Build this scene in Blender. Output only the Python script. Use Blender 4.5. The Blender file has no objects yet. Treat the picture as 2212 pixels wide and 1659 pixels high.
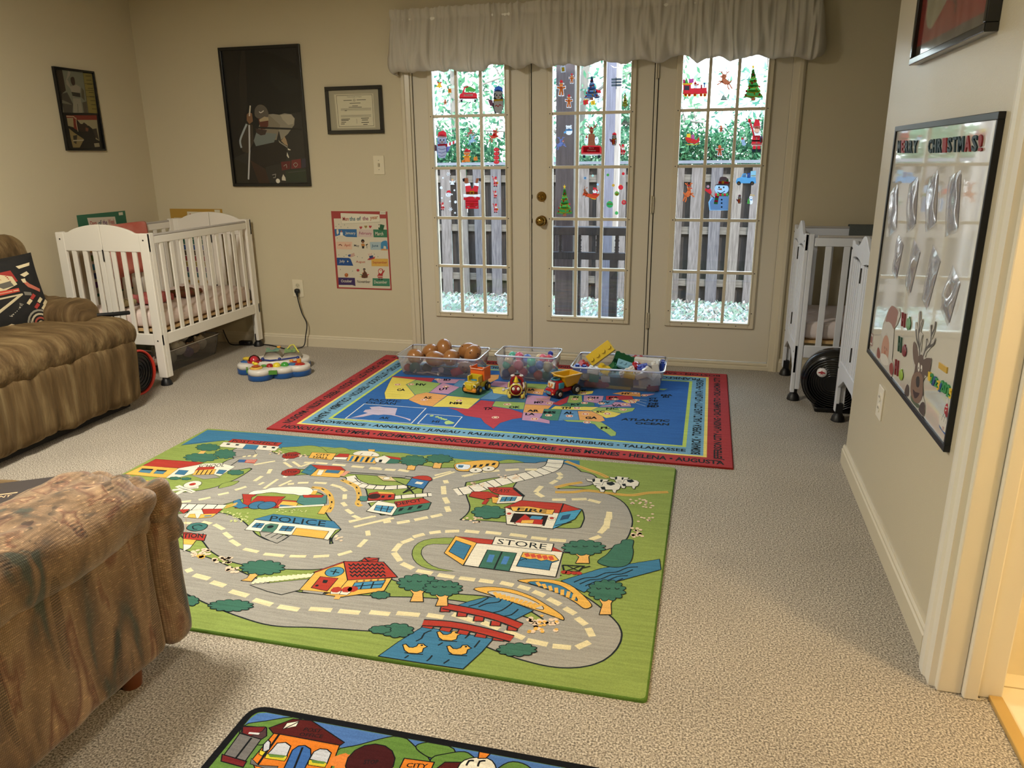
import bpy, bmesh, math, random
from mathutils import Vector, Matrix, noise
from math import sin, cos, pi, radians as R

# ---------- camera, world, lights, exposure ----------
SC = bpy.context.scene
COL = SC.collection
CW = Vector((-0.23987056, 0.92702393, -0.28825118))
CR = Vector((0.96886376, 0.24736208, -0.01072439))
CU = Vector((-0.06136065, 0.28184859, 0.95749477))
CO = Vector((0, 0, 1.3511)); FPX = 1638.17
cd = bpy.data.cameras.new('camera'); cam = bpy.data.objects.new('camera', cd); COL.objects.link(cam)
cd.sensor_fit = 'HORIZONTAL'; cd.sensor_width = 36; cd.lens = 36*FPX/2212; cd.clip_start = .02; cd.clip_end = 200
Mx = Matrix((CR, CU, -CW)).transposed().to_4x4(); Mx.translation = CO
cam.matrix_world = Mx; SC.camera = cam
SC.view_settings.view_transform = 'Standard'; SC.view_settings.look = 'None'
SC.view_settings.exposure = 0.44; SC.view_settings.gamma = 1; SC.view_settings.use_curve_mapping = False

w = bpy.data.worlds.new('sky'); SC.world = w; w.use_nodes = True
nt = w.node_tree; bg = nt.nodes['Background']
tc = nt.nodes.new('ShaderNodeTexCoord'); sp = nt.nodes.new('ShaderNodeSeparateXYZ'); rp = nt.nodes.new('ShaderNodeValToRGB')
nt.links.new(tc.outputs['Generated'], sp.inputs[0]); nt.links.new(sp.outputs['Z'], rp.inputs[0]); nt.links.new(rp.outputs[0], bg.inputs[0])
rp.color_ramp.elements[0].position = 0.0; rp.color_ramp.elements[0].color = (.95, .98, 1, 1)
rp.color_ramp.elements[1].position = 0.6; rp.color_ramp.elements[1].color = (.55, .76, 1, 1)
bg.inputs[1].default_value = 6.5

def light(kind, name, loc, power, col, size=.3, rot=None, sizey=None, spread=None, target=None):
    l = bpy.data.lights.new(name, kind); o = bpy.data.objects.new(name, l); COL.objects.link(o)
    o.location = loc; l.energy = power; l.color = col
    if kind == 'AREA':
        l.size = size
        if sizey: l.shape = 'RECTANGLE'; l.size_y = sizey
        if spread: l.spread = spread
    elif kind == 'SUN': l.angle = size
    else: l.shadow_soft_size = size
    if rot: o.rotation_euler = rot
    if target: o.rotation_euler = (Vector(target)-Vector(loc)).to_track_quat('-Z', 'Y').to_euler()
    return o
light('SUN', 'sun', (3, -5, 8), 3.8, (1, .93, .84), size=.02, target=(3-5.2, -5+6, 8-5.0))
light('AREA', 'ceiling_lamp', (-2.3, 1.9, 2.42), 68, (1, .94, .81), size=.45, rot=(0, 0, 0))
light('AREA', 'ceiling_lamp_near', (-1.1, -.3, 2.42), 17, (1, .94, .82), size=.45, rot=(0, 0, 0))
light('POINT', 'hall_lamp', (1.5, 1.15, 2.2), 50, (1, .76, .44), size=.10)
for nm, x in (('p1', -1.56), ('p2', -.76), ('p3', .03)):
    o = light('AREA', 'daylight_portal', (x, 5.05, 1.1), 1, (1, 1, 1), size=.55, sizey=1.7, rot=(R(-90), 0, 0)); o.data.cycles.is_portal = True

# ---------- helpers ----------
def ray(px, py): return CW + CR*((px-1106)/FPX) - CU*((py-829.5)/FPX)
def on(ax, v, px, py):
    d = ray(px, py); t = (v-CO[ax])/d[ax]; return CO + d*t
D = 4.982          # plane of the back wall
XP = .6554         # plane of the partition on the right
XL = -4.0186       # plane of the left wall
def fl(px, py, z=0): return on(2, z, px, py)
def bw(px, py, y=D): return on(1, y, px, py)
def rw(px, py, x=XP): return on(0, x, px, py)
def dk(h, k=.46):
    h = h.lstrip('#'); return ''.join('%02x' % min(255, round(255*((int(h[i:i+2], 16)/255)**2.2*k)**(1/2.2))) for i in (0, 2, 4))
def lin(h):
    h = h.lstrip('#'); c = [int(h[i:i+2], 16)/255 for i in (0, 2, 4)]
    return tuple([x/12.92 if x <= .04045 else ((x+.055)/1.055)**2.4 for x in c]) + (1,)
MC = {}
def mat(hexc, rough=.6, metal=0, bump=0, bscale=200, noise_=0, nscale=30, spec=.5, coat=0, trans=0, alpha=1, emis=0, sheen=0, c2=None, stretch=None, detail=3):
    key = (hexc, rough, metal, bump, bscale, noise_, nscale, spec, coat, trans, alpha, emis, sheen, c2, stretch)
    if key in MC: return MC[key]
    m = bpy.data.materials.new('m_'+hexc.strip('#')); m.use_nodes = True; n = m.node_tree; b = n.nodes['Principled BSDF']
    c = lin(hexc); b.inputs['Base Color'].default_value = c
    m.diffuse_color = c
    b.inputs['Roughness'].default_value = rough; b.inputs['Metallic'].default_value = metal
    b.inputs['Specular IOR Level'].default_value = spec; b.inputs['Coat Weight'].default_value = coat
    b.inputs['Transmission Weight'].default_value = trans; b.inputs['Alpha'].default_value = alpha
    b.inputs['Sheen Weight'].default_value = sheen
    co = None
    if bump or noise_ or c2:
        t = n.nodes.new('ShaderNodeTexCoord'); co = t.outputs['Object']
        if stretch:
            mp = n.nodes.new('ShaderNodeMapping'); mp.inputs['Scale'].default_value = stretch; n.links.new(co, mp.inputs[0]); co = mp.outputs[0]
    if noise_ or c2:
        no = n.nodes.new('ShaderNodeTexNoise'); no.inputs['Scale'].default_value = nscale; no.inputs['Detail'].default_value = detail
        n.links.new(co, no.inputs[0]); cr = n.nodes.new('ShaderNodeValToRGB'); n.links.new(no.outputs[0], cr.inputs[0]); n.links.new(cr.outputs[0], b.inputs['Base Color'])
        cr.color_ramp.elements[0].position = .36; cr.color_ramp.elements[1].position = .64
        if c2: a_, b_ = lin(c2), c
        else: a_ = tuple(x*(1-noise_) for x in c[:3])+(1,); b_ = tuple(min(1, x*(1+noise_)) for x in c[:3])+(1,)
        cr.color_ramp.elements[0].color = a_; cr.color_ramp.elements[1].color = b_
    if bump:
        no = n.nodes.new('ShaderNodeTexNoise'); no.inputs['Scale'].default_value = bscale; no.inputs['Detail'].default_value = 2
        n.links.new(co, no.inputs[0]); bu = n.nodes.new('ShaderNodeBump'); bu.inputs['Strength'].default_value = bump; bu.inputs['Distance'].default_value = .004
        n.links.new(no.outputs[0], bu.inputs['Height']); n.links.new(bu.outputs[0], b.inputs['Normal'])
    MC[key] = m; return m
def glassmat(name, tint=(1, 1, 1), rough=0.0, refl=1.0, white=0.0, wcol=(.85, .88, 1), fac=None):
    """thin sheet: light passes straight through, a fresnel share is mirrored, a share is scattered"""
    if name in MC: return MC[name]
    m = bpy.data.materials.new(name); m.use_nodes = True; n = m.node_tree; n.nodes.clear(); N = n.nodes.new
    out = N('ShaderNodeOutputMaterial'); tr = N('ShaderNodeBsdfTransparent'); tr.inputs[0].default_value = (*tint, 1)
    gl = N('ShaderNodeBsdfGlossy'); gl.inputs['Roughness'].default_value = rough
    fr = N('ShaderNodeFresnel'); fr.inputs[0].default_value = 1.45; mu = N('ShaderNodeMath'); mu.operation = 'MULTIPLY'; mu.inputs[1].default_value = refl
    mx = N('ShaderNodeMixShader'); n.links.new(fr.outputs[0], mu.inputs[0]); n.links.new(mu.outputs[0], mx.inputs[0])
    s = tr.outputs[0]
    if white:
        df = N('ShaderNodeBsdfDiffuse'); df.inputs[0].default_value = (*wcol, 1); tl = N('ShaderNodeBsdfTranslucent'); tl.inputs[0].default_value = (*wcol, 1)
        m2 = N('ShaderNodeMixShader'); m2.inputs[0].default_value = .5; n.links.new(df.outputs[0], m2.inputs[1]); n.links.new(tl.outputs[0], m2.inputs[2])
        m3 = N('ShaderNodeMixShader'); m3.inputs[0].default_value = white; n.links.new(s, m3.inputs[1]); n.links.new(m2.outputs[0], m3.inputs[2]); s = m3.outputs[0]
    n.links.new(s, mx.inputs[1]); n.links.new(gl.outputs[0], mx.inputs[2]); n.links.new(mx.outputs[0], out.inputs[0])
    MC[name] = m; return m

def tag(o, label=None, cat=None, group=None, kind=None):
    if label: o['label'] = label
    if cat: o['category'] = cat
    if group: o['group'] = group
    if kind: o['kind'] = kind
    return o
def empty(name, loc, label=None, cat=None, group=None, rz=0):
    o = bpy.data.objects.new(name, None); COL.objects.link(o); o.location = loc; o.rotation_euler.z = rz
    o.empty_display_size = .05
    return tag(o, label, cat, group)
class MB:
    def __init__(s): s.v = []; s.f = []; s.m = []; s.s = []; s.T = None
    def add(s, vs, fs, m=0, sm=False):
        o = len(s.v)
        if s.T is not None: vs = [s.T @ Vector(p) for p in vs]
        s.v += [tuple(p) for p in vs]; s.f += [tuple(i+o for i in f) for f in fs]
        s.m += [m]*len(fs); s.s += [sm]*len(fs); return s
    def box(s, x0, x1, y0, y1, z0, z1, m=0, T=None):
        if x0 > x1: x0, x1 = x1, x0
        if y0 > y1: y0, y1 = y1, y0
        if z0 > z1: z0, z1 = z1, z0
        vs = [Vector((x, y, z)) for z in (z0, z1) for y in (y0, y1) for x in (x0, x1)]
        if T is not None: vs = [T @ p for p in vs]
        return s.add(vs, [(0, 2, 3, 1), (4, 5, 7, 6), (0, 1, 5, 4), (2, 6, 7, 3), (0, 4, 6, 2), (1, 3, 7, 5)], m)
    def cbox(s, c, d, m=0, T=None):
        return s.box(c[0]-d[0]/2, c[0]+d[0]/2, c[1]-d[1]/2, c[1]+d[1]/2, c[2]-d[2]/2, c[2]+d[2]/2, m, T)
    def cyl(s, p0, p1, r0, r1=None, n=24, m=0, sm=True, cap=True):
        r1 = r0 if r1 is None else r1; p0 = Vector(p0); p1 = Vector(p1); d = (p1-p0).normalized()
        a = d.orthogonal().normalized(); b = d.cross(a); vs = []
        for p, r in ((p0, r0), (p1, r1)):
            for i in range(n): t = 2*pi*i/n; vs.append(p + (a*cos(t)+b*sin(t))*r)
        s.add(vs, [(i, (i+1) % n, n+(i+1) % n, n+i) for i in range(n)], m, sm)
        if cap: o = vs; s.add(vs, [tuple(range(n))[::-1], tuple(range(n, 2*n))], m, False)
        return s
    def lathe(s, prof, c=(0, 0, 0), n=28, m=0, ax='Z', sm=True, sc=(1, 1)):
        c = Vector(c); vs = []; k = len(prof)
        for i in range(n):
            t = 2*pi*i/n
            for r, h in prof:
                x, y = r*cos(t)*sc[0], r*sin(t)*sc[1]
                vs.append(c + (Vector((x, y, h)) if ax == 'Z' else Vector((x, h, y)) if ax == 'Y' else Vector((h, x, y))))
        return s.add(vs, [(i*k+j, ((i+1) % n)*k+j, ((i+1) % n)*k+j+1, i*k+j+1) for i in range(n) for j in range(k-1)], m, sm)
    def tube(s, pts, r, n=10, m=0, closed=False, cap=True):
        P = [Vector(p) for p in pts]; L = len(P); vs = []; prev = None
        for i, p in enumerate(P):
            d = (P[(i+1) % L] if (closed or i < L-1) else p) - (P[i-1] if (closed or i > 0) else p)
            if d.length < 1e-9: d = Vector((0, 0, 1))
            d.normalize()
            a = d.orthogonal().normalized() if prev is None else (prev - d*prev.dot(d)).normalized()
            prev = a; b = d.cross(a); rr = r[i] if isinstance(r, (list, tuple)) else r
            for j in range(n): t = 2*pi*j/n; vs.append(p+(a*cos(t)+b*sin(t))*rr)
        fs = [(i*n+j, i*n+(j+1) % n, ((i+1) % L)*n+(j+1) % n, ((i+1) % L)*n+j) for i in range(L if closed else L-1) for j in range(n)]
        s.add(vs, fs, m, True)
        if cap and not closed: s.add(vs, [tuple(range(n))[::-1], tuple(range((L-1)*n, L*n))], m)
        return s
    def ball(s, c, r, m=0, n=20, T=None, f=None):
        c = Vector(c); r = r if isinstance(r, (list, tuple)) else (r, r, r); k = n//2; vs = []
        for i in range(k+1):
            a = -pi/2+pi*i/k
            for j in range(n):
                b = 2*pi*j/n; p = Vector((cos(a)*cos(b), cos(a)*sin(b), sin(a)))
                if f: p = f(p)
                p = Vector((p.x*r[0], p.y*r[1], p.z*r[2])); p = T @ p if T is not None else p
                vs.append(c+p)
        return s.add(vs, [(i*n+j, i*n+(j+1) % n, (i+1)*n+(j+1) % n, (i+1)*n+j) for i in range(k) for j in range(n)], m, True)
    def prism(s, poly, fr, d, m=0, sm=False):
        """poly: 2-D points; fr=(origin,u,v); d: depth along u x v"""
        o, u, v = [Vector(q) for q in fr]; nn = u.cross(v).normalized(); n = len(poly)
        a = [o+u*p[0]+v*p[1] for p in poly]; b = [p+nn*d for p in a]
        return s.add(a+b, [tuple(range(n))[::-1], tuple(range(n, 2*n))]+[(i, (i+1) % n, n+(i+1) % n, n+i) for i in range(n)], m, sm)
    def soft(s, c, d, r, n=8, m=0, f=None, T=None):
        """rounded box of size d, corner radius r, with displacement f(p, normal)->p"""
        h = [x/2 for x in d]; r = min(r, *h); c = Vector(c); ix = {}; vs = []; fs = []
        nx = [n if isinstance(n, int) else n[i] for i in range(3)]
        def lat(i, ax):
            return -1+2*i/nx[ax]
        def vid(p):
            k = tuple(round(q, 5) for q in p)
            if k not in ix:
                q = Vector((p[0]*h[0], p[1]*h[1], p[2]*h[2]))
                inn = Vector([max(-(h[a]-r), min(h[a]-r, q[a])) for a in range(3)]); dd = q-inn
                nn = dd.normalized() if dd.length > 1e-9 else Vector((0, 0, 1)); q = inn+nn*r if dd.length > 1e-9 else q
                if f: q = f(q, nn)
                q = T @ q if T is not None else q
                ix[k] = len(vs); vs.append(c+q)
            return ix[k]
        for ax in range(3):
            a, b = (ax+1) % 3, (ax+2) % 3
            for sg in (-1, 1):
                for i in range(nx[a]):
                    for j in range(nx[b]):
                        q = []
                        for di, dj in ((0, 0), (1, 0), (1, 1), (0, 1)):
                            p = [0, 0, 0]; p[ax] = sg; p[a] = lat(i+di, a); p[b] = lat(j+dj, b); q.append(vid(p))
                        fs.append(tuple(q) if sg > 0 else tuple(q[::-1]))
        return s.add(vs, fs, m, True)
    def build(s, name, mats, parent=None, bevel=0, loc=None, clean=False):
        me = bpy.data.meshes.new(name)
        inv = Vector(loc) if loc is not None else None
        vs = [tuple(Vector(p)-inv) for p in s.v] if inv is not None else s.v
        me.from_pydata(vs, [], s.f)
        if not isinstance(mats, (list, tuple)): mats = [mats]
        for q in mats: me.materials.append(q)
        me.polygons.foreach_set('material_index', s.m); me.polygons.foreach_set('use_smooth', s.s); me.update()
        if clean:
            bm = bmesh.new(); bm.from_mesh(me); bmesh.ops.remove_doubles(bm, verts=bm.verts, dist=1e-5); bmesh.ops.recalc_face_normals(bm, faces=bm.faces); bm.to_mesh(me); bm.free()
        o = bpy.data.objects.new(name, me); COL.objects.link(o)
        if inv is not None: o.location = inv
        if parent: o.parent = parent
        if bevel:
            b = o.modifiers.new('bevel', 'BEVEL'); b.width = bevel; b.segments = 2; b.limit_method = 'ANGLE'; b.angle_limit = R(40)
        return o
def TR(loc=(0, 0, 0), rot=(0, 0, 0)):
    from mathutils import Euler
    return Matrix.Translation(loc) @ Euler([R(a) for a in rot]).to_matrix().to_4x4()
def copy_thing(o, parent=None):
    c = o.copy(); COL.objects.link(c)
    if parent is not None: c.parent = parent; c.matrix_parent_inverse = o.matrix_parent_inverse.copy()
    for ch in [x for x in bpy.data.objects if x.parent == o]: copy_thing(ch, c)
    return c
def cat_rom(P, closed=False, k=5):
    out = []; L = len(P)
    for i in range(L if closed else L-1):
        p0 = P[i-1] if (closed or i > 0) else P[0]; p1 = P[i]; p2 = P[(i+1) % L]; p3 = P[(i+2) % L] if (closed or i < L-2) else P[-1]
        for j in range(k):
            t = j/k; t2 = t*t; t3 = t2*t
            out.append([.5*((2*p1[a])+(-p0[a]+p2[a])*t+(2*p0[a]-5*p1[a]+4*p2[a]-p3[a])*t2+(-p0[a]+3*p1[a]-3*p2[a]+p3[a])*t3) for a in range(len(p1))])
    if not closed: out.append(list(P[-1]))
    return out
def nums(s): 
    v = [float(q) for q in s.replace(',', ' ').split()]; return list(zip(v[::2], v[1::2]))
_tc = {}
def glyphs(txt, bold=0.0):
    if (txt, bold) in _tc: return _tc[(txt, bold)]
    cu = bpy.data.curves.new('t', 'FONT'); cu.body = txt; cu.size = 1; cu.offset = bold; cu.resolution_u = 2; cu.fill_mode = 'FRONT'
    ob = bpy.data.objects.new('t', cu); COL.objects.link(ob)
    dg = bpy.context.evaluated_depsgraph_get(); me = ob.evaluated_get(dg).to_mesh()
    vs = [(v.co.x, v.co.y) for v in me.vertices]; fs = [tuple(p.vertices) for p in me.polygons]
    ob.evaluated_get(dg).to_mesh_clear(); bpy.data.objects.remove(ob); bpy.data.curves.remove(cu)
    if vs:
        x0 = min(v[0] for v in vs); x1 = max(v[0] for v in vs); y0 = min(v[1] for v in vs); y1 = max(v[1] for v in vs)
        vs = [((x-x0)/(x1-x0+1e-9), (y-y0)/(y1-y0+1e-9)) for x, y in vs]; asp = (x1-x0)/(y1-y0+1e-9)
    else: asp = 1
    _tc[(txt, bold)] = (vs, fs, asp); return _tc[(txt, bold)]
class Art:
    """flat printed artwork laid on a real surface: px -> surface point through P, lifted along n by layer"""
    def __init__(s, P, n, mk, step=3e-6, base=2e-5, crop=None, clip=None):
        s.P = P; s.n = Vector(n); s.mk = mk; s.k = 0; s.step = step; s.base = base; s.mb = MB(); s.cols = []; s.crop = crop; s.clip = clip
    def C(s, x0, y0, sc): s.crop = (x0, y0, sc); return s
    def q(s, p):
        if s.crop: p = (s.crop[0]+p[0]/s.crop[2], s.crop[1]+p[1]/s.crop[2])
        r = s.P(p[0], p[1])
        if s.clip:
            c = s.clip; r = Vector((min(c[1], max(c[0], r.x)), min(c[3], max(c[2], r.y)), r.z))
        return r
    def mi(s, c):
        if c not in s.cols: s.cols.append(c)
        return s.cols.index(c)
    def lay(s): s.k += 1; return s.n*(s.base+s.step*s.k)
    def raw(s, c, P3):
        l = s.lay(); s.mb.add([p+l for p in P3], [tuple(range(len(P3)))], s.mi(c))
    def fill(s, c, pts, sm=0, w=0, oc='1c2226'):
        if isinstance(pts, str): pts = nums(pts)
        if sm: pts = cat_rom(pts, True, sm)
        P3 = [s.q(p) for p in pts]
        if w: s.strk(oc, P3, w, True)
        s.raw(c, P3)
        return s
    def strk(s, c, P3, w, closed=False):
        l = s.lay(); L = len(P3); vs = []
        for i, p in enumerate(P3):
            a = P3[i-1] if (closed or i > 0) else p; b = P3[(i+1) % L] if (closed or i < L-1) else p
            d1 = (p-a); d2 = (b-p); d1 = d1.normalized() if d1.length > 1e-9 else d2.normalized(); d2 = d2.normalized() if d2.length > 1e-9 else d1
            t = (d1+d2); t = t.normalized() if t.length > 1e-6 else d1
            nn = s.n.cross(t).normalized(); k = 1/max(.5, abs(t.dot(d1)))
            vs += [p+nn*(w/2*k)+l, p-nn*(w/2*k)+l]
        fs = [(2*i, 2*((i+1) % L), 2*((i+1) % L)+1, 2*i+1) for i in range(L if closed else L-1)]
        s.mb.add(vs, fs, s.mi(c))
    def line(s, c, pts, w, sm=0, closed=False):
        if isinstance(pts, str): pts = nums(pts)
        if sm: pts = cat_rom(pts, closed, sm)
        s.strk(c, [s.q(p) for p in pts], w, closed); return s
    def dots(s, c, pts, r, n=7):
        if isinstance(pts, str): pts = nums(pts)
        l = s.lay(); a = s.n.orthogonal().normalized(); b = s.n.cross(a)
        for p in pts:
            o = s.q(p)+l; s.mb.add([o+(a*cos(2*pi*i/n)+b*sin(2*pi*i/n))*r for i in range(n)], [tuple(range(n))], s.mi(c))
        return s
    def disc(s, c, p, r, n=18, w=0, oc='1c2226', sx=1, sy=1):
        cen = s.q(p); a = s.ax[0] if hasattr(s, 'ax') else s.n.orthogonal().normalized(); b = s.n.cross(a)
        P3 = [cen+(a*cos(2*pi*i/n)*sx+b*sin(2*pi*i/n)*sy)*r for i in range(n)]
        if w: s.strk(oc, P3, w, True)
        s.raw(c, P3); return s
    def cloud(s, c, p, rx, ry, n=9, w=.004, oc='1c2226', a0=0, depth=.16):
        """scalloped crown, radii in crop pixels"""
        pts = []
        for i in range(n*6):
            t = 2*pi*i/(n*6); k = 1-depth+depth*abs(sin(t*n/2+a0))*1.3
            pts.append((p[0]+cos(t)*rx*k, p[1]+sin(t)*ry*k))
        return s.fill(c, pts, 0, w, oc)
    def text(s, c, txt, a, b, h, bold=.01):
        """a,b: left and right ends of the baseline, h: point at the top above a"""
        vs, fs, asp = glyphs(txt, bold); A, B, H = s.q(a), s.q(b), s.q(h); l = s.lay()
        s.mb.add([A+(B-A)*x+(H-A)*y+l for x, y in vs], fs, s.mi(c)); return s
    def text3(s, c, txt, A, U, V, bold=.01):
        vs, fs, asp = glyphs(txt, bold); l = s.lay(); s.mb.add([A+U*x+V*y+l for x, y in vs], fs, s.mi(c)); return s
    def done(s, name, parent=None, extra=None):
        mats = [s.mk(c) for c in s.cols]
        return s.mb.build(name, mats, parent)
def merge_art(art, mb, mats):
    """put an artwork's faces into mb behind its own materials"""
    k = len(mats); o = len(mb.v); mb.v += art.mb.v; mb.f += [tuple(i+o for i in f) for f in art.mb.f]; mb.m += [i+k for i in art.mb.m]; mb.s += art.mb.s
    return mats + [art.mk(c) for c in art.cols]
# ---------- the room ----------
def struct(mb, name, mats, parent=None, bevel=0):
    o = mb.build(name, mats, parent, bevel)
    if parent is None: o['kind'] = 'structure'
    return o
def carpet_mat():
    m = bpy.data.materials.new('carpet'); m.use_nodes = True; n = m.node_tree; b = n.nodes['Principled BSDF']; N = n.nodes.new
    t = N('ShaderNodeTexCoord'); no = N('ShaderNodeTexNoise'); no.inputs['Scale'].default_value = 200; no.inputs['Detail'].default_value = 3; no.inputs['Roughness'].default_value = .6
    n.links.new(t.outputs['Object'], no.inputs[0]); cr = N('ShaderNodeValToRGB'); n.links.new(no.outputs[0], cr.inputs[0])
    e = cr.color_ramp.elements; e[0].position = .36; e[0].color = lin('60584e'); e[1].position = .64; e[1].color = lin('d8cfbf')
    x = cr.color_ramp.elements.new(.5); x.color = lin('a59a89')
    n2 = N('ShaderNodeTexNoise'); n2.inputs['Scale'].default_value = 2.5; n2.inputs['Detail'].default_value = 2; n.links.new(t.outputs['Object'], n2.inputs[0])
    mr = N('ShaderNodeMapRange'); mr.inputs[1].default_value = .3; mr.inputs[2].default_value = .7; mr.inputs[3].default_value = .9; mr.inputs[4].default_value = 1.06; n.links.new(n2.outputs[0], mr.inputs[0])
    mx = N('ShaderNodeMix'); mx.data_type = 'RGBA'; mx.blend_type = 'MULTIPLY'; mx.inputs[0].default_value = 1
    n.links.new(cr.outputs[0], mx.inputs[6]); n.links.new(mr.outputs[0], mx.inputs[7]); n.links.new(mx.outputs[2], b.inputs['Base Color'])
    b.inputs['Roughness'].default_value = .95; b.inputs['Specular IOR Level'].default_value = .1; b.inputs['Sheen Weight'].default_value = .15
    bu = N('ShaderNodeBump'); bu.inputs['Strength'].default_value = .75; bu.inputs['Distance'].default_value = .006; n.links.new(no.outputs[0], bu.inputs['Height']); n.links.new(bu.outputs[0], b.inputs['Normal'])
    return m
WALL = mat('c9bea2', .55, bump=.12, bscale=260, spec=.35)
WALLR = mat('cabfa6', .32, bump=.12, bscale=220, spec=.5)
TRIM = mat('d2c7ae', .3, spec=.5)
WHITE = mat('e6dfd0', .35, spec=.5)
DOORM = mat('d3cab6', .42, spec=.4, bump=.05, bscale=400)
HW = D+.010
x_r = 2.3; y_b = -2.2
f = MB(); f.box(XL-.1, .782, y_b, D+.15, -.1, 0); f.box(.782, x_r, 3.36, D+.15, -.1, 0); struct(f, 'floor', carpet_mat())
tile = bpy.data.materials.new('floor_tile'); tile.use_nodes = True; n = tile.node_tree; b = n.nodes['Principled BSDF']
t = n.nodes.new('ShaderNodeTexCoord'); mp = n.nodes.new('ShaderNodeMapping'); mp.inputs['Location'].default_value = (.02, .06, 0); br = n.nodes.new('ShaderNodeTexBrick')
n.links.new(t.outputs['Object'], mp.inputs[0]); n.links.new(mp.outputs[0], br.inputs[0]); n.links.new(br.outputs[0], b.inputs['Base Color'])
br.offset = 0; br.inputs['Scale'].default_value = 1; br.inputs['Brick Width'].default_value = .2; br.inputs['Row Height'].default_value = .2; br.inputs['Mortar Size'].default_value = .003
br.inputs['Color1'].default_value = lin('eee2c4'); br.inputs['Color2'].default_value = lin('e9dcbc'); br.inputs['Mortar'].default_value = lin('b5a27c'); b.inputs['Roughness'].default_value = .25
f = MB(); f.box(.782, x_r, -.6, 2.0, -.1, .004); struct(f, 'floor', tile)
f = MB(); f.box(.768, .80, .9, 1.885, -.01, .012); struct(f, 'trim_1', mat('c9a866', .3, metal=.3), bevel=.003)
f = MB(); f.box(XL-.1, x_r, y_b, D+.15, 2.44, 2.54); struct(f, 'ceiling', mat('e9e4d8', .8))
f = MB(); f.box(XL-.1, XL, y_b, D+.15, 0, 2.44); struct(f, 'wall_left', WALL)
f = MB(); f.box(XL-.1, x_r, y_b-.1, y_b, 0, 2.44); struct(f, 'wall_near', WALL)
# back wall with one wide opening for the three doors
f = MB(); f.box(XL, -1.955, D, D+.15, 0, 2.44); f.box(.425, x_r, D, D+.15, 0, 2.44); f.box(-1.955, .425, D, D+.15, 2.06, 2.44); struct(f, 'wall_back', WALL)
# partition on the right, turning into the alcove behind it; doorway to the tiled hall
f = MB(); f.box(XP, XP+.12, 1.93, 3.46, 0, 2.44); f.box(XP+.12, x_r, 3.36, 3.46, 0, 2.44); f.box(XP, XP+.12, y_b, .85, 0, 2.44); f.box(XP, XP+.12, .85, 1.93, 2.05, 2.44)
struct(f, 'wall_right', WALLR)
f = MB(); f.box(x_r, x_r+.1, -.6, D+.15, 0, 2.44); struct(f, 'wall_alcove', WALL)
# hall behind the doorway: tiled wall straight behind the jamb
wt = mat('efe3c6', .18, bump=.35, bscale=9, noise_=.05, nscale=6)
f = MB(); f.box(XP+.12, x_r, 2.0, 2.08, 0, 2.44); struct(f, 'wall_hall', wt)
f = MB(); f.box(XP+.12, x_r, -.7, -.6, 0, 2.44); struct(f, 'wall_hall_near', WALL)
# baseboards (profiled)
def baseprof(h=.085, t=.014): return [(0, 0), (t, 0), (t, h-.022), (t-.004, h-.016), (t-.004, h-.008), (t-.009, h), (0, h)]
def baseboard(segs, name):
    f = MB()
    for o, u, L in segs:   # o start, u = outward normal, extruded along u x z
        f.prism(baseprof(), (o, u, (0, 0, 1)), L)
    return struct(f, name, TRIM)
# prism depth runs along u x v ; for the back wall u=(0,-1,0): u x z = (-1,0,0)
baseboard([((-2.02, D, 0), (0, -1, 0), 2.0)], 'baseboard_back')
baseboard([((x_r, D, 0), (0, -1, 0), x_r-.48)], 'baseboard_alcove')
baseboard([((XL, y_b, 0), (1, 0, 0), -(D-y_b))], 'baseboard_left')
baseboard([((XP, 3.474, 0), (-1, 0, 0), -(3.474-2.035))] , 'baseboard_right')
bo = bpy.data.objects['baseboard_right']
# casings
def casing(name, x0, x1, z1, inner):   # on the back wall, vertical, profile across x
    f = MB(); a = [(0, 0), (0, .012), (.012, .020), (.03, .020), (.034, .015), (x1-x0, .011), (x1-x0, 0)]
    if inner == 'L': a = [((x1-x0)-p[0], p[1]) for p in a][::-1]
    f.prism(a, ((x0, D, 0), (1, 0, 0), (0, -1, 0)), -z1)
    o = struct(f, name, TRIM); return o
casing('trim_2', -2.022, -1.958, 2.12, 'R'); casing('trim_3', .418, .480, 2.12, 'L')
f = MB(); f.box(-2.022, .48, D-.018, D, 2.06, 2.125); struct(f, 'trim_4', TRIM, bevel=.003)
# jambs, mullion strips and sill of the door unit
f = MB(); f.box(-1.955, -1.942, D-.004, D+.14, 0, 2.06); f.box(.411, .425, D-.004, D+.14, 0, 2.06); f.box(-1.955, .425, D-.004, D+.14, 2.035, 2.06)
f.box(-1.182, -1.156, D-.002, D+.05, .045, 2.035); f.box(-1.156, -1.146, D+.004, D+.05, .045, 2.035); f.box(-.374, -.356, D+.002, D+.05, .045, 2.035)
f.box(-1.942, .411, D+.0465, D+.13, 2.0, 2.035)
struct(f, 'trim_5', DOORM, bevel=.002)
f = MB(); f.box(-1.955, .425, D-.012, D+.14, 0, .028); f.box(-1.955, .425, D+.0, D+.14, .028, .045); struct(f, 'trim_6', TRIM, bevel=.004)
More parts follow.
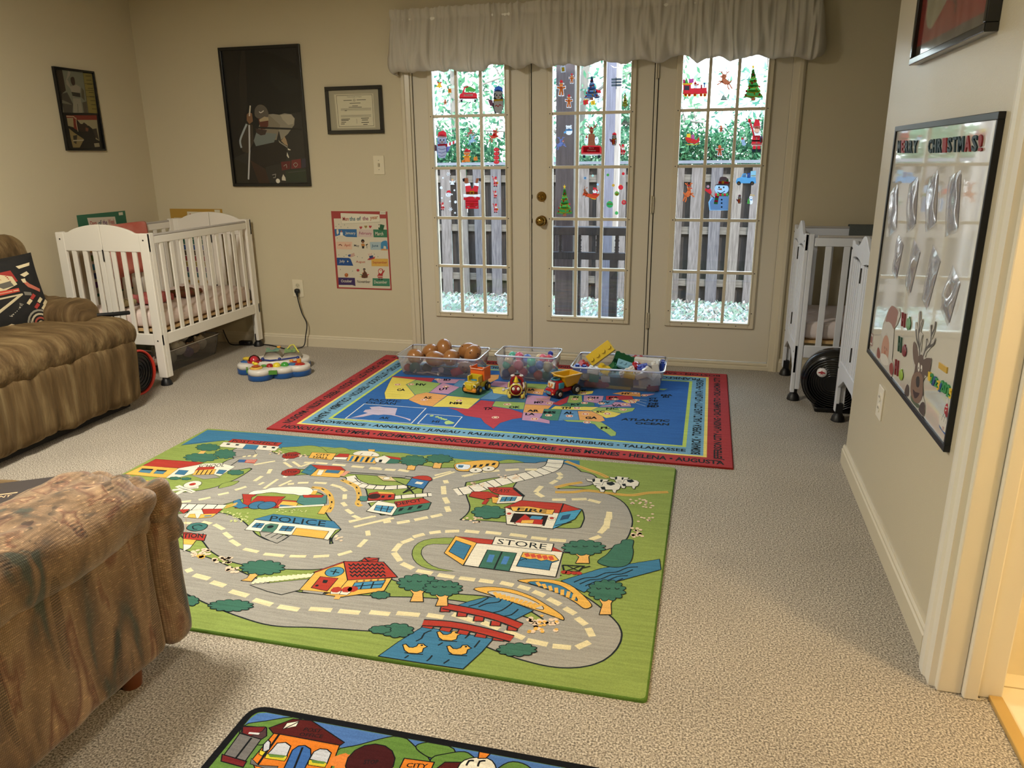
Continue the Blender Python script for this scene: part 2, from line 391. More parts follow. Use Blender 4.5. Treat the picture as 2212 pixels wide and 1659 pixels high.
# partition's far outer corner bead is plain drywall. doorway casing near the camera (several stepped mouldings)
f = MB()
prof = [(0, 0), (0, .010), (.012, .016), (.030, .017), (.036, .023), (.060, .028), (.085, .028), (.092, .022), (.128, .022), (.134, .0)]
f.prism([(p[0], p[1]) for p in prof], ((XP, 2.035, 0), (0, -1, 0), (-1, 0, 0)), -2.12)
f.prism([(p[0], p[1]) for p in prof], ((XP, .74, 0), (0, 1, 0), (-1, 0, 0)), 2.12)
struct(f, 'trim_7', WHITE)
f = MB(); f.box(XP-.008, XP+.05, 1.885, 1.932, 0, 2.08); f.box(XP+.05, XP+.085, 1.868, 1.932, 0, 2.08); f.box(XP+.085, XP+.145, 1.885, 1.932, 0, 2.08); f.box(XP+.118, XP+.145, 1.932, 2.0, 0, 2.08)
f.box(XP-.008, XP+.13, .84, .88, 0, 2.08); f.box(XP-.008, XP+.13, .84, 1.932, 2.05, 2.08); struct(f, 'trim_8', WHITE, bevel=.004)

# ---------- the three glazed doors ----------
GZ0, GZ1 = .306, 1.915
PANE = glassmat('window_glass', (.99, 1, 1), 0, .8)
SCREW = mat('1a1713', .5)
rows = [GZ0, .627, .952, 1.277, 1.602, GZ1]
def glazed_door(name, x0, xc):
    x1 = x0+.762
    f = MB(); y0, y1 = HW, HW+.044; hw = .262
    f.box(x0, xc-hw, y0, y1, .052, 2.03); f.box(xc+hw, x1, y0, y1, .052, 2.03); f.box(xc-hw, xc+hw, y0, y1, .052, GZ0-.02); f.box(xc-hw, xc+hw, y0, y1, GZ1+.02, 2.03)
    d = struct(f, name, DOORM)
    f = MB(); a, bb = .276, .243
    for sx in (-1, 1):
        f.box(xc+sx*bb, xc+sx*a, D-.008, HW+.03, GZ0-.034, GZ1+.034)
        f.box(xc+sx*(a-.010), xc+sx*(a+.004), D-.001, HW+.001, GZ0-.038, GZ1+.038)
        f.box(xc+sx*.243, xc+sx*.252, D-.013, D-.006, GZ0-.01, GZ1+.01)
    for z0, z1 in ((GZ0-.034, GZ0), (GZ1, GZ1+.034)): f.box(xc-bb, xc+bb, D-.008, HW+.03, z0, z1)
    f.box(xc-.28, xc+.28, D-.001, HW+.001, GZ0-.038, GZ0-.028)
    f.box(xc-.252, xc+.252, D-.013, D-.006, GZ0-.01, GZ0-.001)
    f.build('window_frame', TRIM, d, bevel=.003)
    f = MB()
    for k in (-1, 1): f.box(xc+k*.0825-.0095, xc+k*.0825+.0095, D-.006, D+.006, GZ0, GZ1)
    for z in rows[1:-1]: f.box(xc-bb, xc+bb, D-.0065, D+.0055, z-.0095, z+.0095)
    for k in (-1, 1): f.box(xc+k*.0825-.008, xc+k*.0825+.008, D+.018, D+.028, GZ0, GZ1)
    for z in rows[1:-1]: f.box(xc-bb, xc+bb, D+.0175, D+.0285, z-.008, z+.008)
    f.build('muntin', TRIM, d, bevel=.003)
    f = MB(); f.box(xc-bb, xc+bb, D+.010, D+.014, GZ0, GZ1); f.build('glass', PANE, d)
    f = MB()
    for z in rows[1:-1]+[.372]:
        for k in (-1, 1): f.cyl((xc+k*.2594, D-.0095, z), (xc+k*.2594, D-.004, z), .0035, n=8)
    for k in (-.17, 0, .17): f.cyl((xc+k, D-.0095, GZ0-.018), (xc+k, D-.004, GZ0-.018), .0035, n=8)
    f.build('screw', SCREW, d)
    return d
DL = glazed_door('door_1', -1.940, -1.5581)
DC = glazed_door('door_2', -1.142, -.7615)
DR_ = glazed_door('door_3', -.351, .0307)
f = MB(); f.box(-1.940, -.36, D+.055, D+.06, .05, .05)
# dark strips filling the gaps beside the doors
f = MB()
for a, bb in ((-1.146, -1.1425), (-1.9415, -1.940), (-.3795, -.374), (-.356, -.352), (.4105, .4112)): f.box(a, bb, HW-.004, HW+.04, .046, 2.03)
struct(f, 'trim_9', mat('17130f', .8))
BR = mat('9a7a3c', .14, metal=1)
f = MB(); f.lathe([(0, -.028), (.014, -.027), (.021, -.022), (.024, -.012), (.031, -.006), (.033, 0)], (-1.078, HW, 1.092), ax='Y'); f.box(-1.082, -1.074, HW-.046, HW-.024, 1.073, 1.103)
f.build('deadbolt', BR, DC, bevel=.001)
f = MB(); f.lathe([(0, -.068), (.014, -.067), (.027, -.060), (.0335, -.048), (.032, -.036), (.022, -.026), (.013, -.020), (.013, -.010), (.030, -.007), (.034, 0)], (-1.075, HW, .938), ax='Y')
f.build('door_knob', BR, DC)
f = MB(); f.box(-1.1425, -1.139, HW-.006, HW+.003, 1.08, 1.105); f.box(-1.1425, -1.139, HW-.006, HW+.003, .925, .95); f.build('strike_plate', mat('3a2c18', .4, metal=.8), DC)
for zc in (.30, 1.045, 1.84):
    f = MB()
    for k in range(3): f.cyl((-.367, D-.009, zc-.05+k*.0335), (-.367, D-.009, zc-.05+k*.0335+.0325), .0062, n=12)
    f.cyl((-.367, D-.009, zc+.0505), (-.367, D-.009, zc+.056), .0045, .003, n=10); f.cyl((-.367, D-.009, zc-.056), (-.367, D-.009, zc-.0505), .003, .0045, n=10)
    f.box(-.367, -.352, D-.0045, D+.011, zc-.05, zc+.05); f.build('hinge', TRIM, DR_)

# ---------- valance over the doors ----------
def valance():
    random.seed(5); mb = MB(); x0, x1 = -2.03, .525; yw = D; NX = 620; depth = .095
    rods = 0
    prof = []
    # path across: left return, front, right return
    path = []
    for i in range(12): path.append((x0, yw-depth*i/12, 0))
    for i in range(NX+1): path.append((x0+(x1-x0)*i/NX, yw-depth, 1))
    for i in range(1, 13): path.append((x1, yw-depth+depth*i/12, 0))
    zs = [2.235, 2.22, 2.205, 2.190, 2.178, 2.165, 2.14, 2.11, 2.07, 2.03, 1.99, 1.96, 1.93, 1.905, 1.885, 1.872, 1.866, 1.872]
    bulge = [.006, .010, .010, .006, -.004, .004, .010, .018, .026, .034, .042, .048, .05, .046, .036, .02, .002, -.02]
    cols = len(path); rowsn = len(zs); vs = []
    s = 0
    for ci, (x, y, fr) in enumerate(path):
        s = ci*(x1-x0)/NX
        n1 = noise.noise(Vector((s*42, 1.3, 0))); n2 = noise.noise(Vector((s*95, 7.7, 0)))
        hem = .046*abs(noise.noise(Vector((s*4.6, 3.1, 2))))*2 + .022*noise.noise(Vector((s*15, 9, 1))) - .012
        for ri in range(rowsn):
            z = zs[ri]; t = ri/(rowsn-1)
            low = noise.noise(Vector((s*15, z*3.5, 5))); mid = noise.noise(Vector((s*34+low*1.2, z*5, 2)))
            fold = (.014+.018*t)*mid + .013*(1-.5*t)*n1 + .006*(1-t)*n2 + .03*t*low
            out = bulge[ri]+fold
            zz = z + (hem*(t**3) if ri > 6 else 0) + (.008*n1+.004*n2 if ri < 2 else 0)
            tilt = -.0
            if fr: vs.append((x, y-out, zz))
            else:
                sg = -1 if x < 0 else 1; k = max(0.15, min(1, (yw-y)/depth)); vs.append((x+sg*(out*.9)*k, y-.0, zz))
    fs = [(c*rowsn+r, (c+1)*rowsn+r, (c+1)*rowsn+r+1, c*rowsn+r+1) for c in range(cols-1) for r in range(rowsn-1)]
    mb.add(vs, fs, 0, True)
    m = bpy.data.materials.new('valance_cloth'); m.use_nodes = True; n = m.node_tree; n.nodes.clear(); N = n.nodes.new
    out = N('ShaderNodeOutputMaterial'); df = N('ShaderNodeBsdfDiffuse'); tl = N('ShaderNodeBsdfTranslucent'); mx = N('ShaderNodeMixShader'); mx.inputs[0].default_value = .22
    df.inputs[0].default_value = lin('d6d0c4'); tl.inputs[0].default_value = lin('e4dccb')
    n.links.new(df.outputs[0], mx.inputs[1]); n.links.new(tl.outputs[0], mx.inputs[2]); n.links.new(mx.outputs[0], out.inputs[0])
    root = empty('window_valance', (-.75, D, 2.2), 'off white gathered balloon valance hanging across the top of all three glazed doors', 'valance')
    o = mb.build('cloth', m); o.parent = root; o.matrix_parent_inverse = Matrix.Translation((.75, -D, -2.2))
    f = MB(); f.box(x0+.01, x1-.01, yw-depth+.012, yw-depth+.016, 2.165, 2.205); f.box(x0+.01, x0+.014, yw-depth+.012, yw, 2.165, 2.205); f.box(x1-.014, x1-.01, yw-depth+.012, yw, 2.165, 2.205)
    o = f.build('curtain_rod', mat('ece7da', .4)); o.parent = root; o.matrix_parent_inverse = Matrix.Translation((.75, -D, -2.2))
valance()
# ---------- the yard beyond the doors ----------
def wood(c1, c2, sc=6, stretch=(14, 14, 1)):
    c1, c2 = dk(c1), dk(c2)
    return mat(c1, .8, noise_=.1, nscale=sc, c2=c2, stretch=stretch, spec=.2, bump=.3, bscale=30, detail=5)
gm = mat(dk('8c9a84'), .95, c2=dk('b3afa6'), noise_=.1, nscale=9, bump=1, bscale=40, detail=8, spec=.1)
f = MB()
vs = []; NX, NY = 60, 50
for j in range(NY+1):
    y = D+.14+(24-D)*(j/NY)**1.5
    for i in range(NX+1):
        x = -14+28*i/NX
        base = -.14-.36*min(1, max(0, (y-5.4)/4.4)); vs.append((x, y, base+.02*noise.noise(Vector((x*2, y*2, 0)))*(1 if y > 5.5 else 0)))
f.add(vs, [(j*(NX+1)+i, j*(NX+1)+i+1, (j+1)*(NX+1)+i+1, (j+1)*(NX+1)+i) for j in range(NY) for i in range(NX)], 0, True)
g = f.build('yard', gm); g['kind'] = 'structure'
# grass and fallen leaves
random.seed(11); f = MB()
for k in range(12000):
    y = 6.4+4.2*random.random()**.8; x = -4.4+6.2*random.random(); base = -.14-.36*min(1, max(0, (y-5.4)/4.4))
    a = random.random()*pi; l = .035+.05*random.random(); dx, dy = cos(a)*l, sin(a)*l; h = .012+.045*random.random(); m = random.choice((0, 0, 1, 2, 3))
    f.add([(x, y, base+.004), (x+dx*.5-dy*.25, y+dy*.5+dx*.25, base+h*.8), (x+dx, y+dy, base+h), (x+dx*.5+dy*.25, y+dy*.5-dx*.25, base+h*.4)], [(0, 1, 2, 3)], m)
o = f.build('ground_litter', [mat(dk(c), .9) for c in ('7f9378', '9fb0a6', 'c3c2bd', '8a7a6c')]); tag(o, 'pale grass and fallen leaves covering the ground before the fence', 'grass', kind='stuff')
# board on board fence
YF = 10.0
fc = [('8f837d', '6f6560'), ('877a72', '625750'), ('978a7f', '786c64'), ('807978', '605a5c')]
root = empty('wooden_fence', (-1.6, YF, -.5), 'tall weathered board on board wooden fence across the back of the yard', 'fence')
def ch(o, r):
    o.parent = r; o.matrix_parent_inverse = Matrix.Translation(r.location).inverted(); return o
random.seed(3)
k = 0; x = -4.9
while x < 2.6:
    wdt = .138; lean = random.uniform(-.012, .012); c = random.choice(fc)
    T = TR((x, 0, 0), (0, R(0), 0))
    f = MB(); z1 = 1.225+random.uniform(-.012, .008)
    f.prism([(-wdt/2+lean, -.5), (wdt/2+lean, -.5), (wdt/2-lean, z1), (-wdt/2-lean, z1)], ((x, YF, 0), (1, 0, 0), (0, 0, 1)), .016)
    ch(f.build('fence_board', wood(*c)), root)
    c = random.choice(fc[1:]); f = MB(); xx = x+.12
    f.prism([(-wdt/2, -.5), (wdt/2-.004, -.5), (wdt/2-.004, z1-.01), (-wdt/2, z1-.01)], ((xx, YF+.075, 0), (1, 0, 0), (0, 0, 1)), .016)
    ch(f.build('fence_board', wood('544a46', '3a3431')), root)
    x += .236; k += 1
for z in (-.24, .42, 1.06):
    f = MB(); f.box(-5, 2.7, YF+.004, YF+.042, z-.045, z+.045); ch(f.build('fence_rail', wood('8a7e72', '6d6358', stretch=(1, 14, 14))), root)
f = MB(); f.box(-5, 2.7, YF-.05, YF+.10, 1.235, 1.27); ch(f.build('fence_cap', wood('8f9096', '7a7b84', stretch=(1, 14, 14))), root)
# porch post and stair railing
DK = wood('4a4346', '3a3437'); YP = 5.85
root = empty('porch_post', (-1.08, YP, -.14), 'thick dark brown square porch post outside the middle door', 'post')
f = MB(); f.box(-1.155, -1.017, YP, YP+.13, -.16, 2.9); ch(f.build('post_shaft', wood('75686c', '625659'), bevel=.004), root)
f = MB(); f.box(-1.017, -.998, YP+.004, YP+.128, -.16, 2.9); ch(f.build('lit_side', wood('d9d3cf', 'c9c3bf')), root)  # pale strip: sunlight on the post's right side, put into the colour
YR = 5.72
root = empty('porch_railing', (-.8, YR, -.14), 'dark brown porch railing with turned balusters beyond the middle door glass', 'railing')
f = MB(); f.box(-1.19, -.42, YR-.02, YR+.07, .775, .835); ch(f.build('top_rail', DK, bevel=.006), root)
f = MB(); f.box(-1.19, -.42, YR, YR+.05, .592, .645); ch(f.build('bottom_rail', DK, bevel=.004), root)
f = MB(); f.box(-.712, -.652, YR, YR+.06, -.16, .594); ch(f.build('newel_post', DK, bevel=.004), root)
f = MB(); f.box(-.958, -.934, YR, YR+.05, -.16, .594); ch(f.build('newel_post', DK, bevel=.004), root)
for xx in (-1.095, -.948, -.806, -.664, -.52):
    f = MB(); pr_ = [(.0, 0), (.018, 0), (.018, .02), (.012, .026), (.019, .035), (.013, .045)]
    for q in range(1, 6): pr_ += [(.019 if q % 2 else .015, .03+q*.025), (.012, .043+q*.025)]
    f.lathe(pr_+[(.018, .17), (0, .17)], (xx, YR+.025, .63), n=12); ch(f.build('baluster', DK), root)
root = empty('porch_post', (-.93, 7.4, -.2), 'pale grey square post farther out in the yard, seen through the middle door', 'post')
f = MB(); f.box(-1.0, -.905, 7.4, 7.54, -.4, 2.9); ch(f.build('post_shaft', wood('8b8898', '787483'), bevel=.004), root)
f = MB(); f.box(-.905, -.865, 7.404, 7.536, -.4, 2.9); ch(f.build('lit_side', wood('c9bdb3', 'b5a79c')), root)  # lighter right face, lit side of this post painted in
# utility pole-like trunks and trees in leaf beyond the fence
def tree(name, x, y, h, r, lean, nl, spread, zc, cols, label, seed, leaf=.17, big=1):
    random.seed(seed); root = empty(name, (x, y, -.5), label, 'tree')
    f = MB(); pts = [(x+lean*t*h+.08*sin(5*t+seed), y, -.5+h*t) for t in [i/8 for i in range(9)]]
    f.tube(pts, [r*(1-.6*i/8) for i in range(9)], 8)
    br = []
    for k in range(16):
        t = random.uniform(.25, .98); i = int(t*8); p = Vector(pts[i]); a = random.random()*2*pi; L = spread*random.uniform(.5, 1.1)
        d = Vector((cos(a)*L, sin(a)*L*.5, L*random.uniform(.0, .6))); q = p+d
        f.tube([p, p+d*.5+Vector((0, 0, .08)), q], [r*.35, r*.22, .012], 6); br.append((p, q))
        for _ in range(3):
            s2 = p+(q-p)*random.uniform(.4, 1); e2 = s2+Vector((random.uniform(-.6, .6), random.uniform(-.3, .3), random.uniform(-.2, .6)))*spread*.6; f.tube([s2, e2], [.014, .006], 5); br.append((s2, e2))
    ch(f.build('trunk', mat('6f6860', .9)), root)
    f = MB()
    for k in range(int(nl*1.5)):
        if random.random() < .6 and br:
            p, q = random.choice(br); c = p+(q-p)*random.uniform(.2, 1.1)+Vector((random.gauss(0, .13), random.gauss(0, .13), random.gauss(0, .13)))*big
        else:
            c = Vector((x+random.gauss(0, spread*.5), y+random.gauss(0, spread*.35), zc+random.gauss(0, h*.16)))
        u = Vector((random.gauss(0, 1), random.gauss(0, 1), random.gauss(0, 1))).normalized(); v = u.orthogonal().normalized(); L = leaf*random.uniform(.4, 1)
        f.add([c-u*L*.5, c+v*L*.22, c+u*L*.5, c-v*L*.22], [(0, 1, 2, 3)], random.randrange(len(cols)))
    o = ch(f.build('foliage', [leafm(c) for c in cols]), root); o['kind'] = 'stuff'
def leafm(c):
    k = 'leaf'+c
    if k in MC: return MC[k]
    m = bpy.data.materials.new(k); m.use_nodes = True; n = m.node_tree; n.nodes.clear(); N = n.nodes.new
    out = N('ShaderNodeOutputMaterial'); df = N('ShaderNodeBsdfDiffuse'); tl = N('ShaderNodeBsdfTranslucent'); mx = N('ShaderNodeMixShader'); mx.inputs[0].default_value = .5
    df.inputs[0].default_value = lin(dk(c, .50)); tl.inputs[0].default_value = lin(dk(c, .6)); n.links.new(df.outputs[0], mx.inputs[1]); n.links.new(tl.outputs[0], mx.inputs[2]); n.links.new(mx.outputs[0], out.inputs[0]); MC[k] = m; return m
G1 = ['5f9a72', '83b58c', '4d8064', 'a9cfa6']; G2 = ['7db894', 'a8d3b4', '5d9c86', 'c6e2cf']; G3 = ['3f7a55', '5b9a68', '2f5c46', '7fb586']
tree('garden_tree', -5.6, 13.5, 5.0, .10, .02, 1500, 1.5, 2.6, G2, 'airy light green tree beyond the fence at the left door', 1)
tree('garden_tree', -3.9, 12.2, 4.2, .07, -.04, 1300, 1.1, 1.9, G1, 'green tree beyond the fence behind the right column of the left door', 2)
tree('garden_tree', -2.4, 14.0, 5.4, .12, .03, 1300, 1.5, 2.4, G2, 'pale tree beyond the fence behind the porch post', 4)
tree('garden_tree', -1.2, 12.6, 4.5, .16, .0, 1500, 1.1, 1.9, G1, 'thick trunked green tree beyond the fence at the middle door right side', 5)
tree('garden_tree', .9, 13.0, 4.6, .08, -.05, 1500, 1.2, 1.8, G2, 'light green tree beyond the fence behind the right door', 6)
def bush(x, y, rx, rz, zc, nl, cols, label, seed):
    random.seed(seed); f = MB(); root = empty('garden_shrub', (x, y, -.5), label, 'shrub')
    for k in range(int(nl*2.1)):
        a = random.random()*2*pi; b2 = math.acos(random.uniform(-1, 1)); rr = random.random()**.4
        c = Vector((x+cos(a)*sin(b2)*rx*rr, y+sin(a)*sin(b2)*rx*.5*rr, zc+cos(b2)*rz*rr)); u = Vector((random.gauss(0, 1), random.gauss(0, 1), random.gauss(0, 1))).normalized(); v = u.orthogonal().normalized(); L = .10*random.uniform(.5, 1)
        f.add([c-u*L*.5, c+v*L*.22, c+u*L*.5, c-v*L*.22], [(0, 1, 2, 3)], random.randrange(len(cols)))
    o = ch(f.build('foliage', [leafm(c) for c in cols]), root); o['kind'] = 'stuff'
    f = MB()
    for k in range(5): f.tube([(x+.1*k-.2, y, -.5), (x+.25*k-.5, y, zc)], [.02, .008], 6)
    ch(f.build('stem', mat('6f6860', .9)), root)
bush(-3.6, 11.2, .75, .5, 1.25, 1500, G3, 'dense green shrub rising over the fence behind the left door', 8)
bush(-1.55, 11.2, .55, .45, 1.3, 1100, G1, 'small green shrub over the fence behind the middle door', 9)
bush(-.45, 11.2, .55, .45, 1.35, 1200, G3, 'green shrub over the fence near the middle door hinge side', 10)
bush(.75, 11.3, 1.0, .5, 1.35, 2200, G3, 'wide dark green shrub over the fence behind the right door', 12)
bush(-4.6, 11.5, .5, .5, 1.2, 900, G2, 'pale green shrub over the fence at the far left pane', 13)
# ---------- rugs ----------
RC = {}
def rugmat(c, bs=330):
    if (c, bs) in RC: return RC[(c, bs)]
    m = bpy.data.materials.new('rug_'+c); m.use_nodes = True; n = m.node_tree; b = n.nodes['Principled BSDF']; N = n.nodes.new
    t = N('ShaderNodeTexCoord'); no = N('ShaderNodeTexNoise'); no.inputs['Scale'].default_value = bs; no.inputs['Detail'].default_value = 2; n.links.new(t.outputs['Object'], no.inputs[0])
    mp = N('ShaderNodeMapping'); mp.inputs['Scale'].default_value = (6, 110, 1); n.links.new(t.outputs['Object'], mp.inputs[0]); n2 = N('ShaderNodeTexNoise'); n2.inputs['Scale'].default_value = 1; n2.inputs['Detail'].default_value = 3; n.links.new(mp.outputs[0], n2.inputs[0])
    ad = N('ShaderNodeMath'); ad.operation = 'ADD'; n.links.new(no.outputs[0], ad.inputs[0]); n.links.new(n2.outputs[0], ad.inputs[1])
    mr = N('ShaderNodeMapRange'); mr.inputs[1].default_value = .7; mr.inputs[2].default_value = 1.3; mr.inputs[3].default_value = .80; mr.inputs[4].default_value = 1.18; n.links.new(ad.outputs[0], mr.inputs[0])
    mx = N('ShaderNodeMix'); mx.data_type = 'RGBA'; mx.blend_type = 'MULTIPLY'; mx.inputs[0].default_value = 1; mx.inputs[6].default_value = lin(c); n.links.new(mr.outputs[0], mx.inputs[7]); n.links.new(mx.outputs[2], b.inputs['Base Color'])
    b.inputs['Roughness'].default_value = .95; b.inputs['Specular IOR Level'].default_value = .08
    bu = N('ShaderNodeBump'); bu.inputs['Strength'].default_value = .45; bu.inputs['Distance'].default_value = .003; n.links.new(ad.outputs[0], bu.inputs['Height']); n.links.new(bu.outputs[0], b.inputs['Normal'])
    RC[(c, bs)] = m; return m
def rug_base(cor, h, r, mb, m_top=0, m_side=1, sk=.006):
    """cor: 4 corners counter-clockwise; rounded corners r, rounded rim"""
    pts = []
    L = len(cor)
    for i in range(L):
        p = Vector(cor[i]); a = (Vector(cor[i-1])-p).normalized(); b = (Vector(cor[(i+1) % L])-p).normalized()
        for k in range(7):
            t = k/6; q0 = p+a*r; q2 = p+b*r; pts.append(q0*(1-t)**2+p*2*t*(1-t)+q2*t*t)
    c = sum(pts, Vector((0, 0)))/len(pts); rings = []
    for off, z in ((0, 0), (0, h*.55), (.0025, h*.85), (sk, h)):
        rings.append([((p.x-(p-c).normalized().x*off), (p.y-(p-c).normalized().y*off), z) for p in pts])
    n = len(pts); mb.add([v for rg in rings for v in rg], [(i*n+j, i*n+(j+1) % n, (i+1)*n+(j+1) % n, (i+1)*n+j) for i in range(3) for j in range(n)], m_side, True)
    mb.add(rings[-1], [tuple(range(n))], m_top)
BK = '23292b'
# --- playmat with the town and roads ---
def town_rug():
    h = .011; A = Art(lambda x, y: fl(x, y, h), (0, 0, 1), rugmat, clip=(-2.478, -.086, 1.664, 3.196))
    mb = MB(); rug_base([(-2.484, 1.655), (-.081, 1.658), (-.078, 3.215), (-2.468, 3.200)], h, .018, mb)
    G = '85964f'; GR = '99968e'; CRM = 'd8cca4'; RED = 'a53b31'; TEAL = '3f6a5a'; YEL = 'd8a851'; BLU = '3f7394'; WH = 'd9d3c2'; TR_ = 'd8a860'
    OW = .0055
    # sky
    A.C(250, 920, 3.6867)
    A.fill(BLU, '730,32 1240,60 2215,140 3000,205 3700,262 3700,330 3560,330 3380,305 3100,300 2500,240 2330,225 2100,205 1900,190 1650,165 1320,180 880,115 520,155', 0)
    A.fill(BLU, '3800,300 3560,270 3000,205 3000,290 3500,330', 0)
    A.fill(G, '3700,262 4460,335 4430,420 3700,420', 0)
    A.line(BK, '520,155 700,128 870,116', OW*.8)
    for p in ('1660,210 1700,185 1790,172 1850,185 1880,215', '1700,245 1850,200 1950,195 2060,230', '1320,182 1450,165 1560,157 1640,175 1700,225 1750,260', '2130,240 2200,215 2330,222 2400,260', '2380,270 2480,232 2600,240 2700,290', '3020,300 3080,275 3160,270 3260,300', '3330,320 3460,300 3560,318'):
        A.fill(G, p, 3, OW*.7, BK)
    A.fill(G, '1200,190 1700,230 2900,330 3600,340 3600,380 1200,300', 0)
    # roads
    def px(s, o, sc): return [(o[0]+x/sc, o[1]+y/sc) for x, y in nums(s)]
    R1 = ((250, 920), 3.6867); R2 = ((750, 920), 3.0722); R3 = ((400, 1100), 3.95); R4 = ((800, 1120), 3.2529)
    main = px('-250,430 20,520 145,575 280,640 460,718 665,792 880,848 1155,858 1400,872 1660,888 1900,893', *R3)+px('468,685 650,712 843,752 1010,815 1170,868 1345,903 1480,885 1545,800 1480,720 1397,648 1295,583 1185,527 1085,485 950,455 820,435 680,425 530,405 385,375 260,335 190,278 185,212 240,160 340,120 455,100 575,90 715,93 865,103 1030,118 1190,138 1350,152 1500,150 1620,120 1665,40', *R4)+px('1730,600 1700,535 1630,497 1530,480 1400,480 1290,475 1245,430 1270,385 1350,345 1420,330 1400,305 1330,290', *R2)
    top = px('980,300 1180,270 1360,285 1500,290 1650,300 1790,313 1930,328', *R1)+px('180,280 290,290 420,302 600,325 780,325 860,312 960,298 1060,293 1200,290 1330,300 1440,340 1540,352', *R2)
    left = px('1330,280 1250,350 1145,425 1000,497 860,545 710,580 535,605 300,615 0,600', *R1)
    cen = px('1290,455 1380,460 1500,452 1640,455 1760,480 1820,520 1835,580 1840,640 1880,700 1950,760 2010,850 1965,940 1820,1010 1640,1040 1450,1040 1260,1030 1075,995 950,935 890,870 820,805 720,770 560,765 400,800', *R1)
    ver = px('660,330 655,370 640,430 655,495 665,555 600,600 500,618 370,645 250,660 130,690 60,740', *R2)
    po = px('1050,205 1110,240 1190,290', *R1)
    W = {0: .178, 1: .150, 2: .19, 3: .168, 4: .17, 5: .16}
    A.crop = None
    ways = [cat_rom(q, False, 4) for q in (main, top, left, cen, ver, po)]
    import numpy as np
    def region(c, grow, x0=-2.49, x1=-.075, y0=1.65, y1=3.215, st=.0075):
        nx, ny = int((x1-x0)/st)+1, int((y1-y0)/st)+1
        X, Y = np.meshgrid(x0+st*np.arange(nx), y0+st*np.arange(ny)); Dm = np.full(X.shape, 9.)
        for P, w_ in zip(ways, [W[i] for i in range(len(ways))]):
            Q = [A.q(p) for p in P]
            for a_, b_ in zip(Q[:-1], Q[1:]):
                dx, dy = b_.x-a_.x, b_.y-a_.y; L2 = dx*dx+dy*dy+1e-12
                t = np.clip(((X-a_.x)*dx+(Y-a_.y)*dy)/L2, 0, 1); Dm = np.minimum(Dm, np.hypot(X-a_.x-t*dx, Y-a_.y-t*dy)-w_/2-grow)
        l = A.lay(); mi = A.mi(c); z = h; vs = []; fs = []
        inn = Dm < 0
        for j in range(ny-1):
            i = 0
            while i < nx-1:
                cs = (inn[j, i], inn[j, i+1], inn[j+1, i+1], inn[j+1, i])
                if all(cs):
                    k = i
                    while k < nx-1 and inn[j, k+1] and inn[j+1, k+1]: k += 1
                    xa, xb, ya, yb = X[j, i], X[j, k], Y[j, i], Y[j+1, i]; o = len(vs)
                    vs += [Vector((xa, ya, z)), Vector((xb, ya, z)), Vector((xb, yb, z)), Vector((xa, yb, z))]; fs.append((o, o+1, o+2, o+3)); i = max(k, i+1); continue
                if any(cs):
                    C4 = [(X[j, i], Y[j, i], Dm[j, i]), (X[j, i+1], Y[j, i+1], Dm[j, i+1]), (X[j+1, i+1], Y[j+1, i+1], Dm[j+1, i+1]), (X[j+1, i], Y[j+1, i], Dm[j+1, i])]; o = len(vs); n_ = 0
                    for q in range(4):
                        a_, b_ = C4[q], C4[(q+1) % 4]
                        if a_[2] < 0: vs.append(Vector((a_[0], a_[1], z))); n_ += 1
                        if (a_[2] < 0) != (b_[2] < 0):
                            t = a_[2]/(a_[2]-b_[2]); vs.append(Vector((a_[0]+(b_[0]-a_[0])*t, a_[1]+(b_[1]-a_[1])*t, z))); n_ += 1
                    if n_ > 2: fs.append(tuple(range(o, o+n_)))
                i += 1
        A.mb.add([v+l for v in vs], fs, mi)
    region(BK, .0055)
    A.C(*R4[0], R4[1]); A.fill(BK, '330,165 560,160 1350,400 1200,450 480,390 330,300', 0); A.C(*R1[0], R1[1])
    A.fill(BK, '1260,900 1400,850 1720,890 1700,1000 1300,960', 0)
    A.crop = None
    region(GR, 0)
    A.C(*R4[0], R4[1]); A.fill(GR, '345,180 560,165 880,200 1350,250 1330,420 1200,450 480,395 345,300', 0)
    A.C(*R1[0], R1[1]); A.fill(GR, '1280,938 1395,860 1700,900 1700,1000 1290,980', 0)
    # green islands and edges
    A.fill(G, '820,495 850,460 930,442 980,440 940,468 880,485', 3, OW)
    A.C(*R4[0], R4[1]); A.fill(G, '600,138 430,143 340,172 298,225 305,285 360,335 460,362 585,370 480,352 400,312 355,252 372,200 440,178 575,178', 2, OW)
    A.C(*R1[0], R1[1])
    # railway
    def rail(o, sc, s, half, wv='d8d2c2'):
        A.crop = None; P = cat_rom(px(s, o, sc), False, 6); A.line(BK, P, half*2+.008); A.line(wv, P, half*2)
        Q = [A.q(p) for p in P]; acc = 0
        for i in range(1, len(Q)):
            acc += (Q[i]-Q[i-1]).length
            if acc > .038:
                acc = 0; t = (Q[i]-Q[i-1]).normalized(); nn = Vector((-t.y, t.x, 0)); A.strk(BK, [Q[i]+nn*half, Q[i]-nn*half], .004)
    rail(*R1, '380,640 550,645 700,648 860,652', .026)
    rail(*R2, '1385,225 1360,275 1270,310 1150,340 1000,375 850,415 720,440', .036)
    rail(*R1, '1870,400 1900,440 1980,475 2100,490 2215,492', .02)
    rail(*R2, '20,350 60,385 130,402 250,410 400,402', .018)
    rail(*R2, '130,500 320,475 560,455', .016)
    # lane dashes
    def dash(s, o, sc, wdt=.022, L=None):
        A.crop = None
        for seg in s.split(';'): A.line(CRM, px(seg, o, sc), wdt)
    dash('20,508 45,535;75,560 205,595;225,620 340,655;385,698 535,740;585,772 740,815;795,830 970,858;1060,850 1250,862;1310,868 1490,884;1575,878 1745,896;1805,886 2000,903;2065,902 2205,922', *R3)
